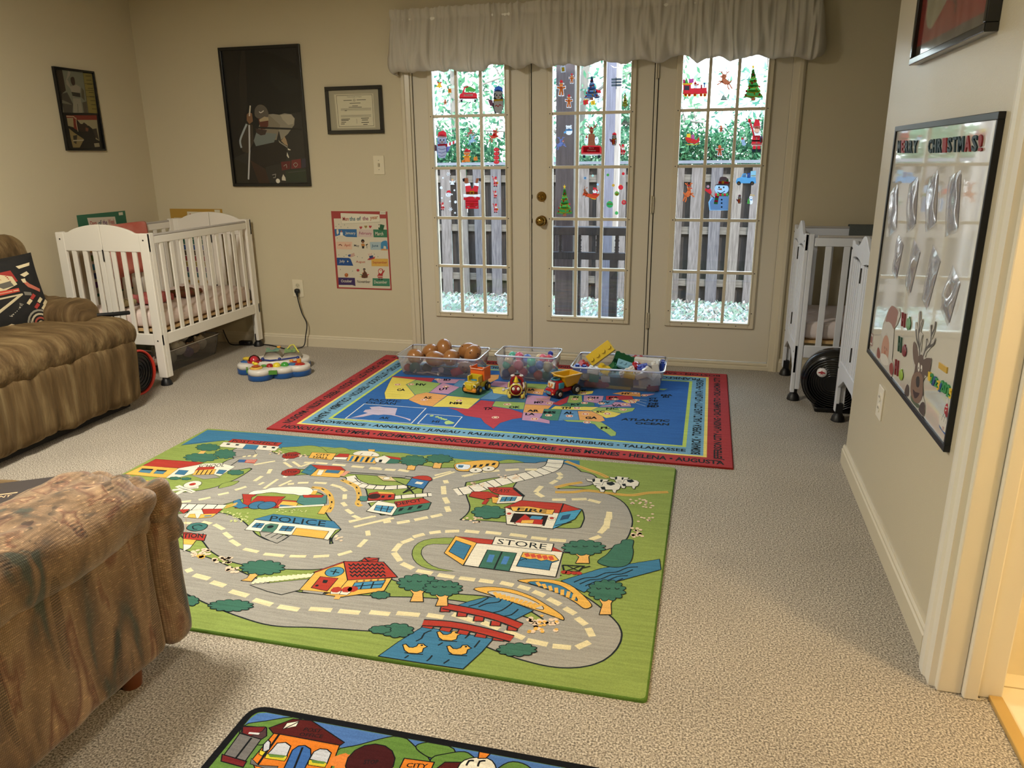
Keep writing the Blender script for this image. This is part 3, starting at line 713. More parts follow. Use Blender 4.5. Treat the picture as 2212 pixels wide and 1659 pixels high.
    dash('580,672 740,724;785,728 905,774;945,790 1080,842;1100,856 1245,886;1280,896 1410,908;1450,908 1540,868;1530,770 1560,830;1450,698 1515,748;1365,628 1440,672;1250,562 1335,606;1145,512 1225,545;1040,475 1120,498;915,450 1005,470;765,434 865,448;625,418 735,432;475,396 590,414;325,366 435,386;220,315 300,352;165,240 210,300;165,232 212,176;220,172 300,142;300,130 380,110;415,103 495,92;525,92 625,88;665,88 765,98;810,96 920,108;980,112 1100,128;1130,134 1240,146;1260,150 1375,158;1545,150 1615,124;1610,104 1650,68;1660,40 1665,0', *R4)
    dash('1720,680 1740,570;1740,620 1740,580;1690,700 1725,650;1600,490 1680,510;1490,488 1590,486;1360,490 1450,490;1290,400 1250,440;1255,445 1300,472;1400,310 1420,330;1420,335 1400,355;1350,385 1390,362;650,360 660,382;638,400 642,455;645,475 668,515;660,535 675,570;555,605 630,588;445,625 535,607;330,645 415,632;240,640 290,632;1050,295 1140,288;900,305 1010,296;770,335 830,322;840,318 880,308;250,290 320,294;150,278 220,284;30,268 110,276;340,292 410,302;1180,290 1260,290', *R2)
    dash('1215,380 1235,345;1105,440 1165,400;950,512 1040,484;815,550 900,532;660,590 755,570;475,612 600,598;1370,465 1420,460;1450,455 1535,452;1580,452 1680,458;1715,468 1800,492;1800,495 1835,520;1825,545 1822,585;1805,610 1832,640;1835,665 1885,700;1890,715 1940,740;2005,835 2012,875;1995,905 1935,965;1880,998 1770,1030;1700,1035 1575,1042;1515,1040 1385,1038;1340,1036 1180,1020;1135,1005 1020,980;915,910 985,955;865,850 920,895;785,785 860,825;540,772 600,776;690,765 760,780;1500,292 1560,294;1590,294 1685,302;1725,308 1830,315;1880,322 1975,330;2020,338 2120,348;1360,295 1350,300', *R1, wdt=.018)
    for s_ in ('1340,290 1400,330;1410,285 1470,325;1100,310 1270,280;1180,500 1290,425;1300,480 1400,435;1300,500 1400,495;1470,325 1580,290;1895,805 2215,735;1860,768 2050,720;1140,470 1180,450', '1040,215 1020,250;1075,215 1060,245;1120,225 1100,250'): dash(s_, *R1, wdt=.014)
    dash('570,350 715,305;580,330 690,302;10,635 190,600;50,672 290,612;760,335 860,315', *R2, wdt=.014)
    # fences (ochre)
    dash('1560,490 1640,500 1700,545 1720,600 1715,650 1690,690;1590,510 1570,545;1850,455 1910,485 1935,530 1940,580 1930,620 1950,640', *R1, wdt=.02)
    A.cols.append('c9a24a')
    A.crop = None
    for s_, o, sc in (('1560,490 1640,500 1700,545 1720,600 1715,650 1690,690', *R1), ('1800,430 1860,455 1915,485 1935,530 1938,580 1925,620 1955,640', *R1), ('1450,235 1580,285 1680,320 1730,345', *R2), ('1380,410 1460,390 1560,375', *R2), ('1380,440 1500,440 1600,430 1800,455 1900,460 2000,445 2130,440', *R2)):
        A.line('c9a355', px(s_, o, sc), .022, 4)
        if o == (250, 920):
            P = cat_rom(px(s_, o, sc), False, 2)
            for i in range(0, len(P)-1, 2): A.line(BK, [P[i], [(P[i][0]*.4+P[i+1][0]*.6), (P[i][1]*.4+P[i+1][1]*.6)]], .006)
        else:
            A.line('a98742', px(s_, o, sc), .004, 4)
    # ---- left part: R1 ----
    A.C(*R1[0], R1[1])
    A.fill('8f8c86', '920,195 1100,195 1120,225 870,262 900,235', 0, OW*.6)
    A.fill(RED, '935,105 1325,135 1290,162 895,128', 0, OW*.6); A.text(BK, 'POST OFFICE', (922, 128), (1280, 152), (940, 110), .012)
    A.fill(WH, '860,130 1305,165 1270,200 820,165', 0, OW*.6); A.fill(BLU, '1040,148 1140,156 1115,190 1010,182', 0, OW*.5)
    for p in ('888,140 915,142 905,152 878,150', '960,146 988,148 975,158 950,156', '1175,162 1205,164 1195,174 1168,172', '1248,168 1275,170 1262,182 1238,178'): A.fill(BK, p)
    for p, rx, ry in (((735, 172), 95, 28), ((870, 225), 85, 36), ((680, 252), 135, 34)): A.cloud(TEAL, p, rx, ry, 11, OW*.7)
    A.fill(TR_, '680,200 720,200 700,222 655,222', 0)
    A.fill(RED, '320,265 700,293 560,340 215,318', 0, OW*.6); A.fill(YEL, '215,318 505,340 400,415 75,385', 0, OW*.6)
    for p in ('210,340 300,345 270,378 180,368', '330,350 410,355 375,385 300,380'): A.fill('4f7a8f', p, 0, OW*.3); 
    for p in ('210,340 300,345 290,355 205,350', '330,350 410,355 400,363 325,360'): A.fill(BK, p)
    A.fill(WH, '500,340 720,300 840,298 950,325 830,400 780,385 620,380 490,415 400,415', 0, OW*.6); A.text(BK, 'SCHOOL', (650, 338), (860, 325), (668, 312), .01)
    A.fill('3f6d8c', '505,352 580,357 545,392 470,385', 0, OW*.5); A.fill('3f6d8c', '825,350 885,355 850,385 800,380', 0, OW*.5)
    A.fill(RED, '660,330 790,325 780,345 630,360', 0, OW*.4); A.fill(YEL, '640,355 800,345 780,385 610,392', 0, OW*.4)
    for k in range(4): A.line(BK, [(665+35*k, 352), (640+35*k, 388)], .005)
    A.fill('8f8c86', '600,395 780,388 830,412 700,425', 0, OW*.4)
    A.line(BK, '915,318 985,270', .004); A.fill('3f5f8c', '985,268 1040,270 1025,292 970,290'); A.fill('b04a40', '1040,270 1130,268 1105,300 1025,292'); A.line(WH, '1040,276 1120,275', .005); A.line(WH, '1035,286 1110,288', .005)
    A.cloud(TEAL, (955, 372), 65, 20, 8, OW*.6); A.cloud(TEAL, (470, 418), 45, 12, 7, OW*.6); A.cloud(TEAL, (560, 422), 40, 10, 7, OW*.6)
    A.fill('6a7a3a', '150,430 215,425 290,450 330,500 300,540 250,530 210,470', 0); A.line(YEL, '210,440 270,445 370,480 330,540', .018); A.line(YEL, '220,470 300,480', .012); 
    A.line(WH, '450,560 540,515', .022); A.line(WH, '450,515 660,490', .022); A.line(WH, '490,480 620,530', .022); A.line(BK, '450,520 650,495', .003); A.line(BK, '500,490 610,525', .003)
    A.ax = (Vector((1, 0, 0)), 0); A.disc(WH, (612, 467), .036, w=OW*.8); A.disc(RED, (612, 466), .014)
    for c, t in (((1398, 236), 1), ((1395, 370), 1)):
        A.line(WH, [(c[0]-55, c[1]+42), (c[0]-20, c[1]+18)], .018); A.disc('8f322a', c, .042, 8, OW*.8); A.text(BK, 'STOP', (c[0]-52, c[1]+5), (c[0]+48, c[1]+6), (c[0]-48, c[1]-12), .012)
    A.fill(YEL, '1565,212 1755,222 1720,272 1535,255', 0, OW*.8); A.text(BK, 'CITY', (1590, 236), (1700, 243), (1600, 220), .02); A.text(BK, 'HALL', (1570, 256), (1690, 265), (1580, 240), .02)
    A.fill(RED, '1785,222 1860,225 1850,250 1740,248', 0, OW*.6); A.fill(WH, '1740,250 1850,252 1830,270 1735,265', 0, OW*.6); A.fill('8f8c86', '1770,272 2080,290 2060,308 1750,285', 0, OW*.5)
    A.fill(YEL, '1860,232 2090,250 2070,300 1840,280', 0, OW*.6)
    for i, c in enumerate(('3f7394', BK, '3f7394', BK, '3f7394')): A.fill(c, [(1880+42*i, 240+3*i), (1900+42*i, 241+3*i), (1875+42*i, 284+2*i), (1855+42*i, 282+2*i)])
    A.fill(WH, '1900,232 1905,212 1960,200 2040,205 2090,225 2085,245', 2, OW*.7); A.fill(YEL, '2010,188 2065,190 2060,205 2015,203', 0, OW*.5); A.line(BK, '1945,230 1965,218', .004, 0); A.line(BK, '2035,238 2050,225', .004, 0)
    A.fill(WH, '2060,262 2140,238 2190,262 2150,302 2070,290', 0, OW*.6); A.fill(BK, '2100,270 2125,270 2115,292 2092,290'); A.fill(RED, '2145,238 2260,255 2280,275 2190,262', 0, OW*.5); A.fill(TEAL, '2190,262 2280,275 2240,300 2150,300', 0, OW*.4)
    # shop at the stop sign
    A.fill('3f7080', '1550,310 1620,315 1560,395 1478,372', 0, OW*.7); A.fill(BLU, '1545,330 1580,333 1555,358 1520,350', 0, OW*.4); A.fill(RED, '1560,312 1790,325 1830,355 1610,345', 0, OW*.6)
    A.fill(YEL, '1610,345 1825,358 1780,412 1550,398', 0, OW*.7); A.fill(WH, '1620,352 1660,354 1635,395 1600,392', 0, OW*.4); A.fill('3f6d8c', '1685,352 1790,358 1770,380 1665,372', 0, OW*.5); A.line('c9907a', '1800,400 1850,362', .022); 
    # train
    A.fill('e0dac9', '1055,548 1100,520 1190,510 1240,495 1340,488 1420,486 1530,490 1570,515 1560,545 1470,555 1420,545 1330,540 1240,530 1120,545', 3, OW*.7)
    A.fill(RED, '1010,545 1120,550 1080,570 1075,610 1130,560 1350,565 1330,580 1300,600 1290,655 950,655 1020,610', 0, OW*.7)
    A.fill('3f7394', '940,600 985,585 1010,620 1060,640 990,660 930,640', 0, OW*.6)
    for c in ((1130, 632), (1205, 634)): A.disc('3f6d8c', c, .034, w=OW)
    A.fill(RED, '1300,590 1460,600 1400,640 1270,655', 0, OW*.6); A.fill(YEL, '1330,600 1455,610 1430,650 1290,640', 0, OW*.5); A.fill('3f6d8c', '1310,628 1440,640 1430,655 1300,655')
    A.fill('4d7a74', '1470,560 1680,555 1675,620 1520,640 1440,610', 0, OW*.7); A.fill(RED, '1490,552 1660,552 1640,572 1500,572', 0, OW*.4); A.line(WH, '1300,652 1660,632', .014); A.line(YEL, '870,655 960,628', .01); A.line(YEL, '880,640 970,615', .01)
    A.fill(YEL, '1650,640 1715,630 1660,705 1610,700', 0, OW*.5); A.line(YEL, '1590,520 1570,548', .02)
    # small house by the track
    A.fill(RED, '690,665 850,662 800,705 670,700', 0, OW*.6); A.fill(WH, '540,728 595,675 685,668 700,705 660,738', 0, OW*.6); A.fill(YEL, '570,730 590,705 630,702 640,735', 0, OW*.4); A.fill(YEL, '680,705 800,700 770,725 660,738', 0, OW*.5); A.fill('4f7a8f', '710,715 770,712 755,722 700,726'); A.fill(RED, '500,668 590,665 540,700', 0, OW*.4)
    # police
    A.fill(WH, '1110,750 1790,822 1750,830 1690,910 1650,900 1030,828', 0, OW*.8)
    A.fill(BLU, '1255,705 1735,762 1790,822 1105,745', 0, OW*.8); A.text(BK, 'POLICE', (1222, 758), (1665, 803), (1240, 716), .002)
    for p in ('1120,775 1185,780 1155,815 1085,808', '1330,798 1425,805 1395,842 1300,835'):
        q = nums(p); A.fill('3f6d8c', q, 0, OW*.6); A.line(BK, [((q[0][0]+q[1][0])/2, (q[0][1]+q[1][1])/2), ((q[2][0]+q[3][0])/2, (q[2][1]+q[3][1])/2)], .004); A.line(BK, [((q[0][0]+q[3][0])/2, (q[0][1]+q[3][1])/2), ((q[1][0]+q[2][0])/2, (q[1][1]+q[2][1])/2)], .004)
    A.fill('4a7264', '1195,790 1235,780 1295,788 1280,820 1250,850 1160,840', 0, OW*.7); A.disc(BK, (1232, 805), .012)
    A.fill(YEL, '1440,815 1695,843 1655,900 1405,868', 0, OW*.8)
    A.fill(GR, '1150,848 1250,855 1375,882 1400,868 1285,935 1230,915 1160,880', 0, OW*.8)
    for k in range(4): A.line(BK, [(1190+45*k, 880+12*k), (1245+45*k, 855+8*k)], .004)
    # gas station
    A.fill('3f6e6a', '570,810 600,785 660,775 720,785 725,805 690,830 620,838 575,825', 3, OW); A.line(BK, '690,800 660,790 615,800 620,822 650,825', .005, 3)
    A.fill(RED, '540,850 718,870 702,915 540,900', 0, OW); A.text(BK, 'STATION', (420, 895), (695, 895), (430, 858), .02)
    A.fill(YEL, '540,902 640,912 610,950 540,945', 0, OW*.7); A.fill(WH, '540,945 610,950 590,975 540,1000', 0, OW*.6); A.line('b07f3a', '560,700 560,850', .001)
    # flowers
    FL = 'dcc3a8'; random.seed(2)
    def flow(c, o, sc, cx, cy, rx, ry, nn, r=.010):
        r *= .62; nn = int(nn*1.5)
        A.C(*o, sc); A.dots(c, [(cx+random.uniform(-rx, rx), cy+random.uniform(-ry, ry)) for _ in range(nn)], r)
    flow('c4c98a', *R1, 950, 725, 110, 40, 22, .007); flow(FL, *R1, 680, 1010, 70, 30, 14, .013); flow(FL, *R1, 850, 1075, 70, 30, 12, .013); flow(FL, *R1, 930, 1145, 40, 20, 6, .014); flow(YEL, *R1, 685, 1045, 25, 10, 4, .014)
    flow('c4c98a', *R1, 1400, 680, 120, 15, 12, .006); flow(FL, *R1, 1810, 890, 60, 30, 5, .01); flow(FL, *R1, 1280, 215, 60, 15, 8, .01); flow(FL, *R1, 1480, 240, 40, 10, 5, .01)
    flow(FL, *R2, 1950, 515, 80, 30, 14, .010); flow(FL, *R2, 1980, 600, 50, 40, 7, .010); flow(FL, *R2, 1925, 710, 40, 30, 12, .012); flow(FL, *R2, 850, 620, 80, 30, 12, .010); flow(FL, *R2, 850, 390, 60, 15, 8, .010); flow(FL, *R2, 1070, 335, 80, 15, 8, .010)
    flow(FL, *R4, 1210, 750, 110, 50, 16, .014); flow(YEL, *R4, 1200, 740, 110, 60, 9, .010)
    # big tree and house: R3
    A.C(*R3[0], R3[1])
    A.fill(GR, '560,650 1050,600 975,690 820,730 700,700', 0, OW)
    A.fill(TR_, '560,548 605,553 640,548 590,590 565,618 482,610 530,590', 0, OW*.8); A.cloud(TEAL, (660, 500), 185, 60, 13, OW)
    for k in range(12): A.line('dfd9b4', [(600+42*k, 632-4.5*k), (640+42*k, 585-3.2*k)], .014)
    A.line('dfd9b4', '570,628 1060,578', .007)
    for k in range(12): A.line('dfd9b4', [(575+42*k, 640-5*k), (612+42*k, 600-4*k)], .009)
    A.fill(RED, '1100,540 1360,448 1375,470 1130,545', 0, OW)
    A.fill(YEL, '1110,545 1360,458 1390,608 1335,690 1310,720 980,690', 0, OW)
    A.fill(YEL, '1390,608 1760,592 1695,698 1335,750 1190,730 1310,700', 0, OW)
    A.fill(RED, '1358,450 1690,455 1805,580 1390,606', 0, OW*1.3); A.fill(RED, '1530,418 1650,420 1640,450 1510,445', 0, OW); A.line(BK, '1530,420 1560,445 1650,425', .005)
    for k in range(4):
        y = 478+30*k; A.line(BK, [(1395+5*k+i*40+(20 if j else 0), y+(-9 if j == 0 else 9)) for i in range(8) for j in (0, 1)], .0055, 2)
    A.disc('4a86a0', (1275, 537), .030, w=OW); A.line(BK, '1240,530 1315,545', .005); A.line(BK, '1262,560 1290,515', .005)
    A.fill(RED, '1155,580 1300,595 1210,700 1080,672', 0, OW); A.fill(BK, '1180,605 1220,610 1205,635 1170,630'); A.dots(BK, '1125,655', .006); A.fill('9b9890', '1010,695 1185,712 1170,730 1000,708', 0, OW*.7)
    A.fill('4a86a8', '1450,632 1705,612 1670,672 1415,690', 0, OW); A.line(BK, '1440,662 1690,640', .005); A.line(BK, '1520,632 1495,685', .005); A.line(BK, '1610,622 1585,680', .005)
    for k in range(5): A.line('8a5a3a', [(1470+60*k, 610-4*k), (1462+60*k, 625-4*k)], .007)
    A.fill(WH, '1250,695 1330,690 1320,725 1240,725', 0, OW*.8); A.fill(WH, '1340,695 1430,695 1380,735 1320,728', 0, OW*.8); A.dots(RED, '1290,690 1380,688 1430,685', .018); A.line(TR_, '1310,735 1290,770', .018)
    A.cloud(TEAL, (1665, 735), 80, 30, 9, OW); A.cloud(TEAL, (390, 825), 185, 48, 13, OW); A.cloud(TEAL, (40, 785), 75, 42, 8, OW)
    # brook: R4
    A.C(*R4[0], R4[1])
    A.fill(BLU, '1345,440 1620,355 2030,290 2040,360 1780,430 1560,490 1500,520', 0, OW)
    for k in range(4): A.line(BK, [(1430+40*k+i*75, 445-i*18+13*k+(-6 if i % 2 else 6)) for i in range(7-k)], .005, 3)
    A.fill(BLU, '800,560 900,555 1140,650 1000,720 880,700 600,620 700,585', 0, OW)
    for s_ in ('690,620 760,600 830,560', '760,625 820,600 900,590 920,570', '860,665 920,650 980,610 1000,590', '930,690 990,680 1040,640'): A.line(BK, s_, .005, 3)
    A.fill(BLU, '370,765 860,850 780,940 650,1058 350,1020 60,972 200,870', 0, OW)
    for s_ in ('320,865 360,845 380,810 430,790', '270,965 240,985', '435,965 415,990 395,1005', '555,995 515,1022', '510,875 475,895', '770,860 730,910', '700,815 665,845'): A.line(BK, s_, .005, 2)
    for cx, cy, fl_ in ((550, 830, 1), (310, 920, 1), (620, 930, 1)):
        A.fill(YEL, [(cx+x, cy+y) for x, y in nums('-78,-28 -62,-32 -40,-10 -10,-8 18,-18 30,-34 60,-34 72,-22 84,-16 60,-6 52,20 20,30 -40,26 -66,8')], 0, OW*1.2); A.dots(BK, [(cx+52, cy-26)], .004); A.line(BK, [(cx-70, cy+26), (cx-20, cy+34), (cx+60, cy+38)], .004)
    # yellow arched bridge
    A.fill(YEL, '730,500 800,485 900,488 1020,510 1150,560 1250,620 1340,680 1355,715 1290,690 1150,640 1000,590 850,540', 3, OW)
    A.fill('b9b6ae', '830,518 920,515 1050,545 1150,585 1210,625 1200,642 1100,615 950,570 860,540', 3, OW)
    for k in range(11): A.line(YEL, [(870+33*k, 520+9*k), (900+24*k, 560+7*k)], .012)
    A.fill(YEL, '1040,438 1150,428 1280,435 1400,470 1490,540 1550,605 1540,628 1500,632 1440,590 1330,530 1200,485 1100,455', 3, OW)
    A.fill(BLU, '1110,452 1210,450 1330,475 1420,530 1450,580 1350,535 1220,488', 3, OW)
    for k in range(7): A.line(YEL, [(1170+45*k, 450+13*k), (1195+38*k, 478+16*k)], .012)
    # red bridges
    def bar(s_, w_): A.line(BK, s_, w_+.010, 3); A.line(RED, s_, w_, 3)
    for k in range(5): A.line(BK, [(530+118*k, 625+33*k), (522+118*k, 660+33*k)], .034); A.line(RED, [(530+118*k, 625+33*k), (524+118*k, 657+33*k)], .026)
    bar('520,618 700,652 880,695 1055,760', .026)
    for k in range(5): A.line(BK, [(425+120*k, 735+25*k), (395+125*k, 775+22*k)], .038); A.line(RED, [(425+120*k, 735+25*k), (397+125*k, 772+22*k)], .030)
    bar('370,735 560,748 760,785 995,848', .026)
    # trees right side
    def tr(cx, cy, rx, ry, th, n=13):
        A.fill(TR_, [(cx+x*rx/140, cy+ry*.7+y*th) for x, y in nums('-62,0 -30,.18 0,.05 62,-.1 30,.35 34,.95 -52,.95 -30,.4')], 0, OW); A.cloud(TEAL, (cx, cy), rx, ry, n, OW)
        for k in range(3): A.line(BK, [(cx-rx*.55+k*rx*.5, cy-ry*.25), (cx-rx*.45+k*rx*.5, cy-ry*.1), (cx-rx*.3+k*rx*.5, cy-ry*.2)], .004, 3)
    tr(335, 455, 142, 58, 95); tr(510, 493, 132, 54, 90); tr(1500, 208, 148, 52, 75); tr(1660, 508, 130, 72, 125)
    A.cloud(TEAL, (1720, 262), 1, 1, 5, 0); A.fill(TEAL, '1775,155 1845,155 1840,200 1845,240 1830,300 1790,335 1710,345 1640,330 1600,310 1620,285 1660,260 1700,215 1720,190 1760,180', 3, OW)
    A.cloud(TEAL, (1030, 925), 135, 45, 11, OW); A.cloud(TEAL, (190, 790), 112, 48, 9, OW); A.cloud(TEAL, (70, 785), 75, 26, 7, OW)
    A.line(BK, '1350,330 1500,338 1460,378 1360,370 1350,330', .006); A.line(BK, '1380,332 1470,375', .004); A.line(BK, '1480,335 1380,370', .004); A.line(BK, '1495,350 1545,338', .005); A.dots(RED, '1360,380 1390,384 1430,386 1465,388', .011)
    # store
    A.fill(WH, '660,330 745,178 860,185 1350,240 1300,412 880,360', 0, OW*1.2)
    A.fill(RED, '600,128 870,155 860,185 745,175', 0, OW); A.fill(RED, '1285,205 1350,238 1270,230', 0, OW*.7)
    A.fill(YEL, '600,128 745,175 650,330 522,245', 0, OW); A.fill(BLU, '605,160 705,195 655,290 555,235', 0, OW)
    A.fill(WH, '880,132 1285,182 1270,232 858,185', 0, OW*1.2); A.text(BK, 'STORE', (888, 182), (1235, 222), (900, 145), .002)
    A.fill('3f6a5c', '825,225 1025,248 972,372 765,345', 0, OW*1.1); A.line(BK, '925,238 870,358', .006); A.line('4a79b0', '855,258 835,310', .02); A.line('4a79b0', '960,270 935,325', .02)
    A.fill(BLU, '1065,265 1320,300 1270,315 1255,365 1030,338', 0, OW*1.1); A.fill(YEL, '1075,242 1290,262 1320,295 1280,305 1240,292 1200,300 1160,285 1120,288 1060,272', 0, OW)
    for k in range(5): A.line('c5523f', [(1095+42*k, 248+5*k), (1110+42*k, 272+6*k)], .016)
    A.line(BK, '1050,298 1090,285 1100,292', .004)
    # upper right: R2
    A.C(*R2[0], R2[1])
    for cx, cy, rx, ry, tx in ((440, 232, 88, 34, 0), (612, 220, 88, 28, 0)):
        A.fill(TR_, [(cx-30, cy+20), (cx-5, cy+34), (cx+20, cy+20), (cx+5, cy+64), (cx-45, cy+60)], 0, OW*.8); A.cloud(TEAL, (cx, cy), rx, ry, 11, OW*.8)
    A.fill(YEL, '712,270 725,252 800,240 900,230 990,235 1005,250 980,285 850,300 740,300', 3, OW); A.fill('cfd6dc', '725,258 815,262 800,290 735,288', 2, OW*.7); A.fill('3f6d8c', '738,262 775,264 765,280 735,278')
    for k in range(4): A.fill(BK, [(840+42*k, 264-5*k), (862+42*k, 262-5*k), (852+42*k, 278-5*k), (830+42*k, 280-5*k)])
    for c in ((853, 297), (937, 287)): A.disc(WH, c, .028, w=OW); A.disc(BK, c, .006)
    # baseball field, water tower, caboose, depot
    A.line(BK, '20,310 250,325 540,350', .004); A.fill('cdb98a', '200,335 290,340 325,368 240,365', 0, OW*.7); A.disc(WH, (262, 350), .014, w=OW*.6); A.line(BK, '325,368 400,402', .004)
    A.fill('8f8c86', '250,325 390,335 380,345 270,340', 0, OW*.4)
    A.line(BK, '370,448 430,405', .007); A.line(BK, '440,450 400,405', .007); A.line(BK, '375,445 470,410', .005)
    A.fill('3f6d9a', '435,345 545,365 505,420 395,395', 0, OW); A.fill(RED, '430,348 470,335 530,335 560,352 545,368 440,350', 2, OW); A.line(WH, '455,378 500,385', .022)
    A.fill(RED, '140,470 150,450 200,440 315,455 310,490 140,498', 0, OW); A.fill(YEL, '200,440 300,445 315,455 215,452', 0, OW*.6); A.disc('3a2a28', (180, 470), .024, w=OW*.5); A.fill(BK, '230,465 250,465 245,480 225,480'); A.fill(BK, '275,462 295,462 290,476 270,478'); A.fill('4d7a74', '85,470 135,470 130,500 85,500', 0, OW*.5)
    A.fill(WH, '130,568 205,500 315,520 335,545 300,598', 0, OW); A.fill(RED, '315,508 500,482 555,512 335,545', 0, OW); A.text(BK, 'DEPOT', (330, 532), (495, 505), (322, 512), .012)
    A.fill('44705f', '335,545 555,512 535,555 300,598', 0, OW*.9); A.fill('4a86a8', '195,530 310,540 285,578 180,562', 0, OW*.8); A.line(BK, '190,545 300,560', .004); A.line(BK, '235,533 220,570', .004); A.line(BK, '275,537 260,575', .004)
    for k in range(3): A.fill(BK, [(350+62*k, 550-9*k), (378+62*k, 546-9*k), (362+62*k, 566-9*k), (336+62*k, 572-9*k)])
    # picnic house, fire station
    A.fill(WH, '1010,455 1105,430 1165,470 1150,510 990,518', 0, OW); A.fill(RED, '935,412 1105,412 1165,470 1015,460 960,440', 0, OW*1.1); A.line(BK, '1105,415 1172,470', .014); A.fill(RED, '830,440 935,440 1010,470 905,490 810,470', 0, OW); A.line(RED, '930,490 905,522', .018)
    A.fill('4a86a8', '1030,475 1125,475 1110,500 1015,505', 0, OW*.8); A.line(BK, '1060,475 1045,503', .004); A.line(BK, '1095,475 1080,502', .004); A.line(BK, '1022,490 1118,488', .004); A.fill(YEL, '960,475 1005,480 990,515 965,512', 0, OW*.5); A.text(BK, 'PLAYS', (960, 440), (1070, 445), (975, 420), .0)
    A.cloud(TEAL, (940, 575), 110, 42, 9, OW)
    A.fill(WH, '1050,545 1120,575 1410,580 1365,685 1060,655', 0, OW); A.fill(RED, '1155,498 1435,520 1555,560 1410,582 1045,545', 0, OW*1.2); A.line(BK, '1435,520 1410,582', .006)
    A.fill('4a8fb0', '1410,580 1555,558 1510,620 1365,685', 0, OW); A.fill('2f4f6f', '1430,600 1480,590 1465,618 1415,628', 0, OW*.6); A.line(BK, '1380,665 1490,640', .005)
    A.fill(YEL, '1085,540 1200,538 1340,560 1375,560 1360,590 1320,588 1200,568 1100,568', 0, OW); A.text(BK, 'FIRE', (1125, 565), (1320, 580), (1135, 545), .02)
    A.fill('2a2220', '1110,585 1330,600 1305,665 1085,640', 0, OW); A.fill('a8332c', '1120,640 1180,590 1220,620 1300,625 1290,665 1180,668 1110,650', 0, OW*.8); A.fill('4a86a8', '1225,600 1300,605 1285,625 1210,620', 0, OW*.4); A.fill(WH, '1115,645 1300,660 1280,675 1130,665', 0, OW*.4); A.fill(YEL, '1160,630 1240,628 1230,650 1150,650', 0, OW*.4)
    for c in ((1075, 590), (1358, 620)): A.disc(WH, c, .014, w=OW*.5); A.disc(RED, (c[0], c[1]-4), .009)
    # cows
    def cow(cx, cy, s):
        A.fill(WH, [(cx+x*s, cy+y*s) for x, y in nums('-40,30 -20,0 60,-5 110,5 125,20 115,45 95,52 90,70 75,65 70,48 20,48 12,65 -10,62 -15,45')], 0, OW*.7)
        A.fill(BK, [(cx+x*s, cy+y*s) for x, y in nums('30,0 70,-4 90,12 60,22 35,14')]); A.fill(BK, [(cx+x*s, cy+y*s) for x, y in nums('-10,30 20,28 25,50 0,48')])
        A.fill(WH, [(cx+x*s, cy+y*s) for x, y in nums('-105,-25 -70,-18 -40,-30 0,-22 45,-18 35,-8 10,-5 0,20 -50,20 -65,-5 -95,-10')], 0, OW*.7)
        A.fill(BK, [(cx+x*s, cy+y*s) for x, y in nums('-65,-20 -45,-26 -45,-8 -60,0')]); A.fill(BK, [(cx+x*s, cy+y*s) for x, y in nums('-10,-20 8,-18 0,0 -12,-4')]); A.line(BK, [(cx-42*s, cy+8*s), (cx-10*s, cy+10*s)], .004)
    cow(1830, 362, .85); cow(1690, 378, 1.0)
    mats = merge_art(A, mb, [rugmat('85964f'), rugmat('5c7c34')])
    o = mb.build('play_rug', mats); tag(o, 'green rug printed with town streets, store, police and fire stations, nearest the sofas', 'rug')
town_rug()

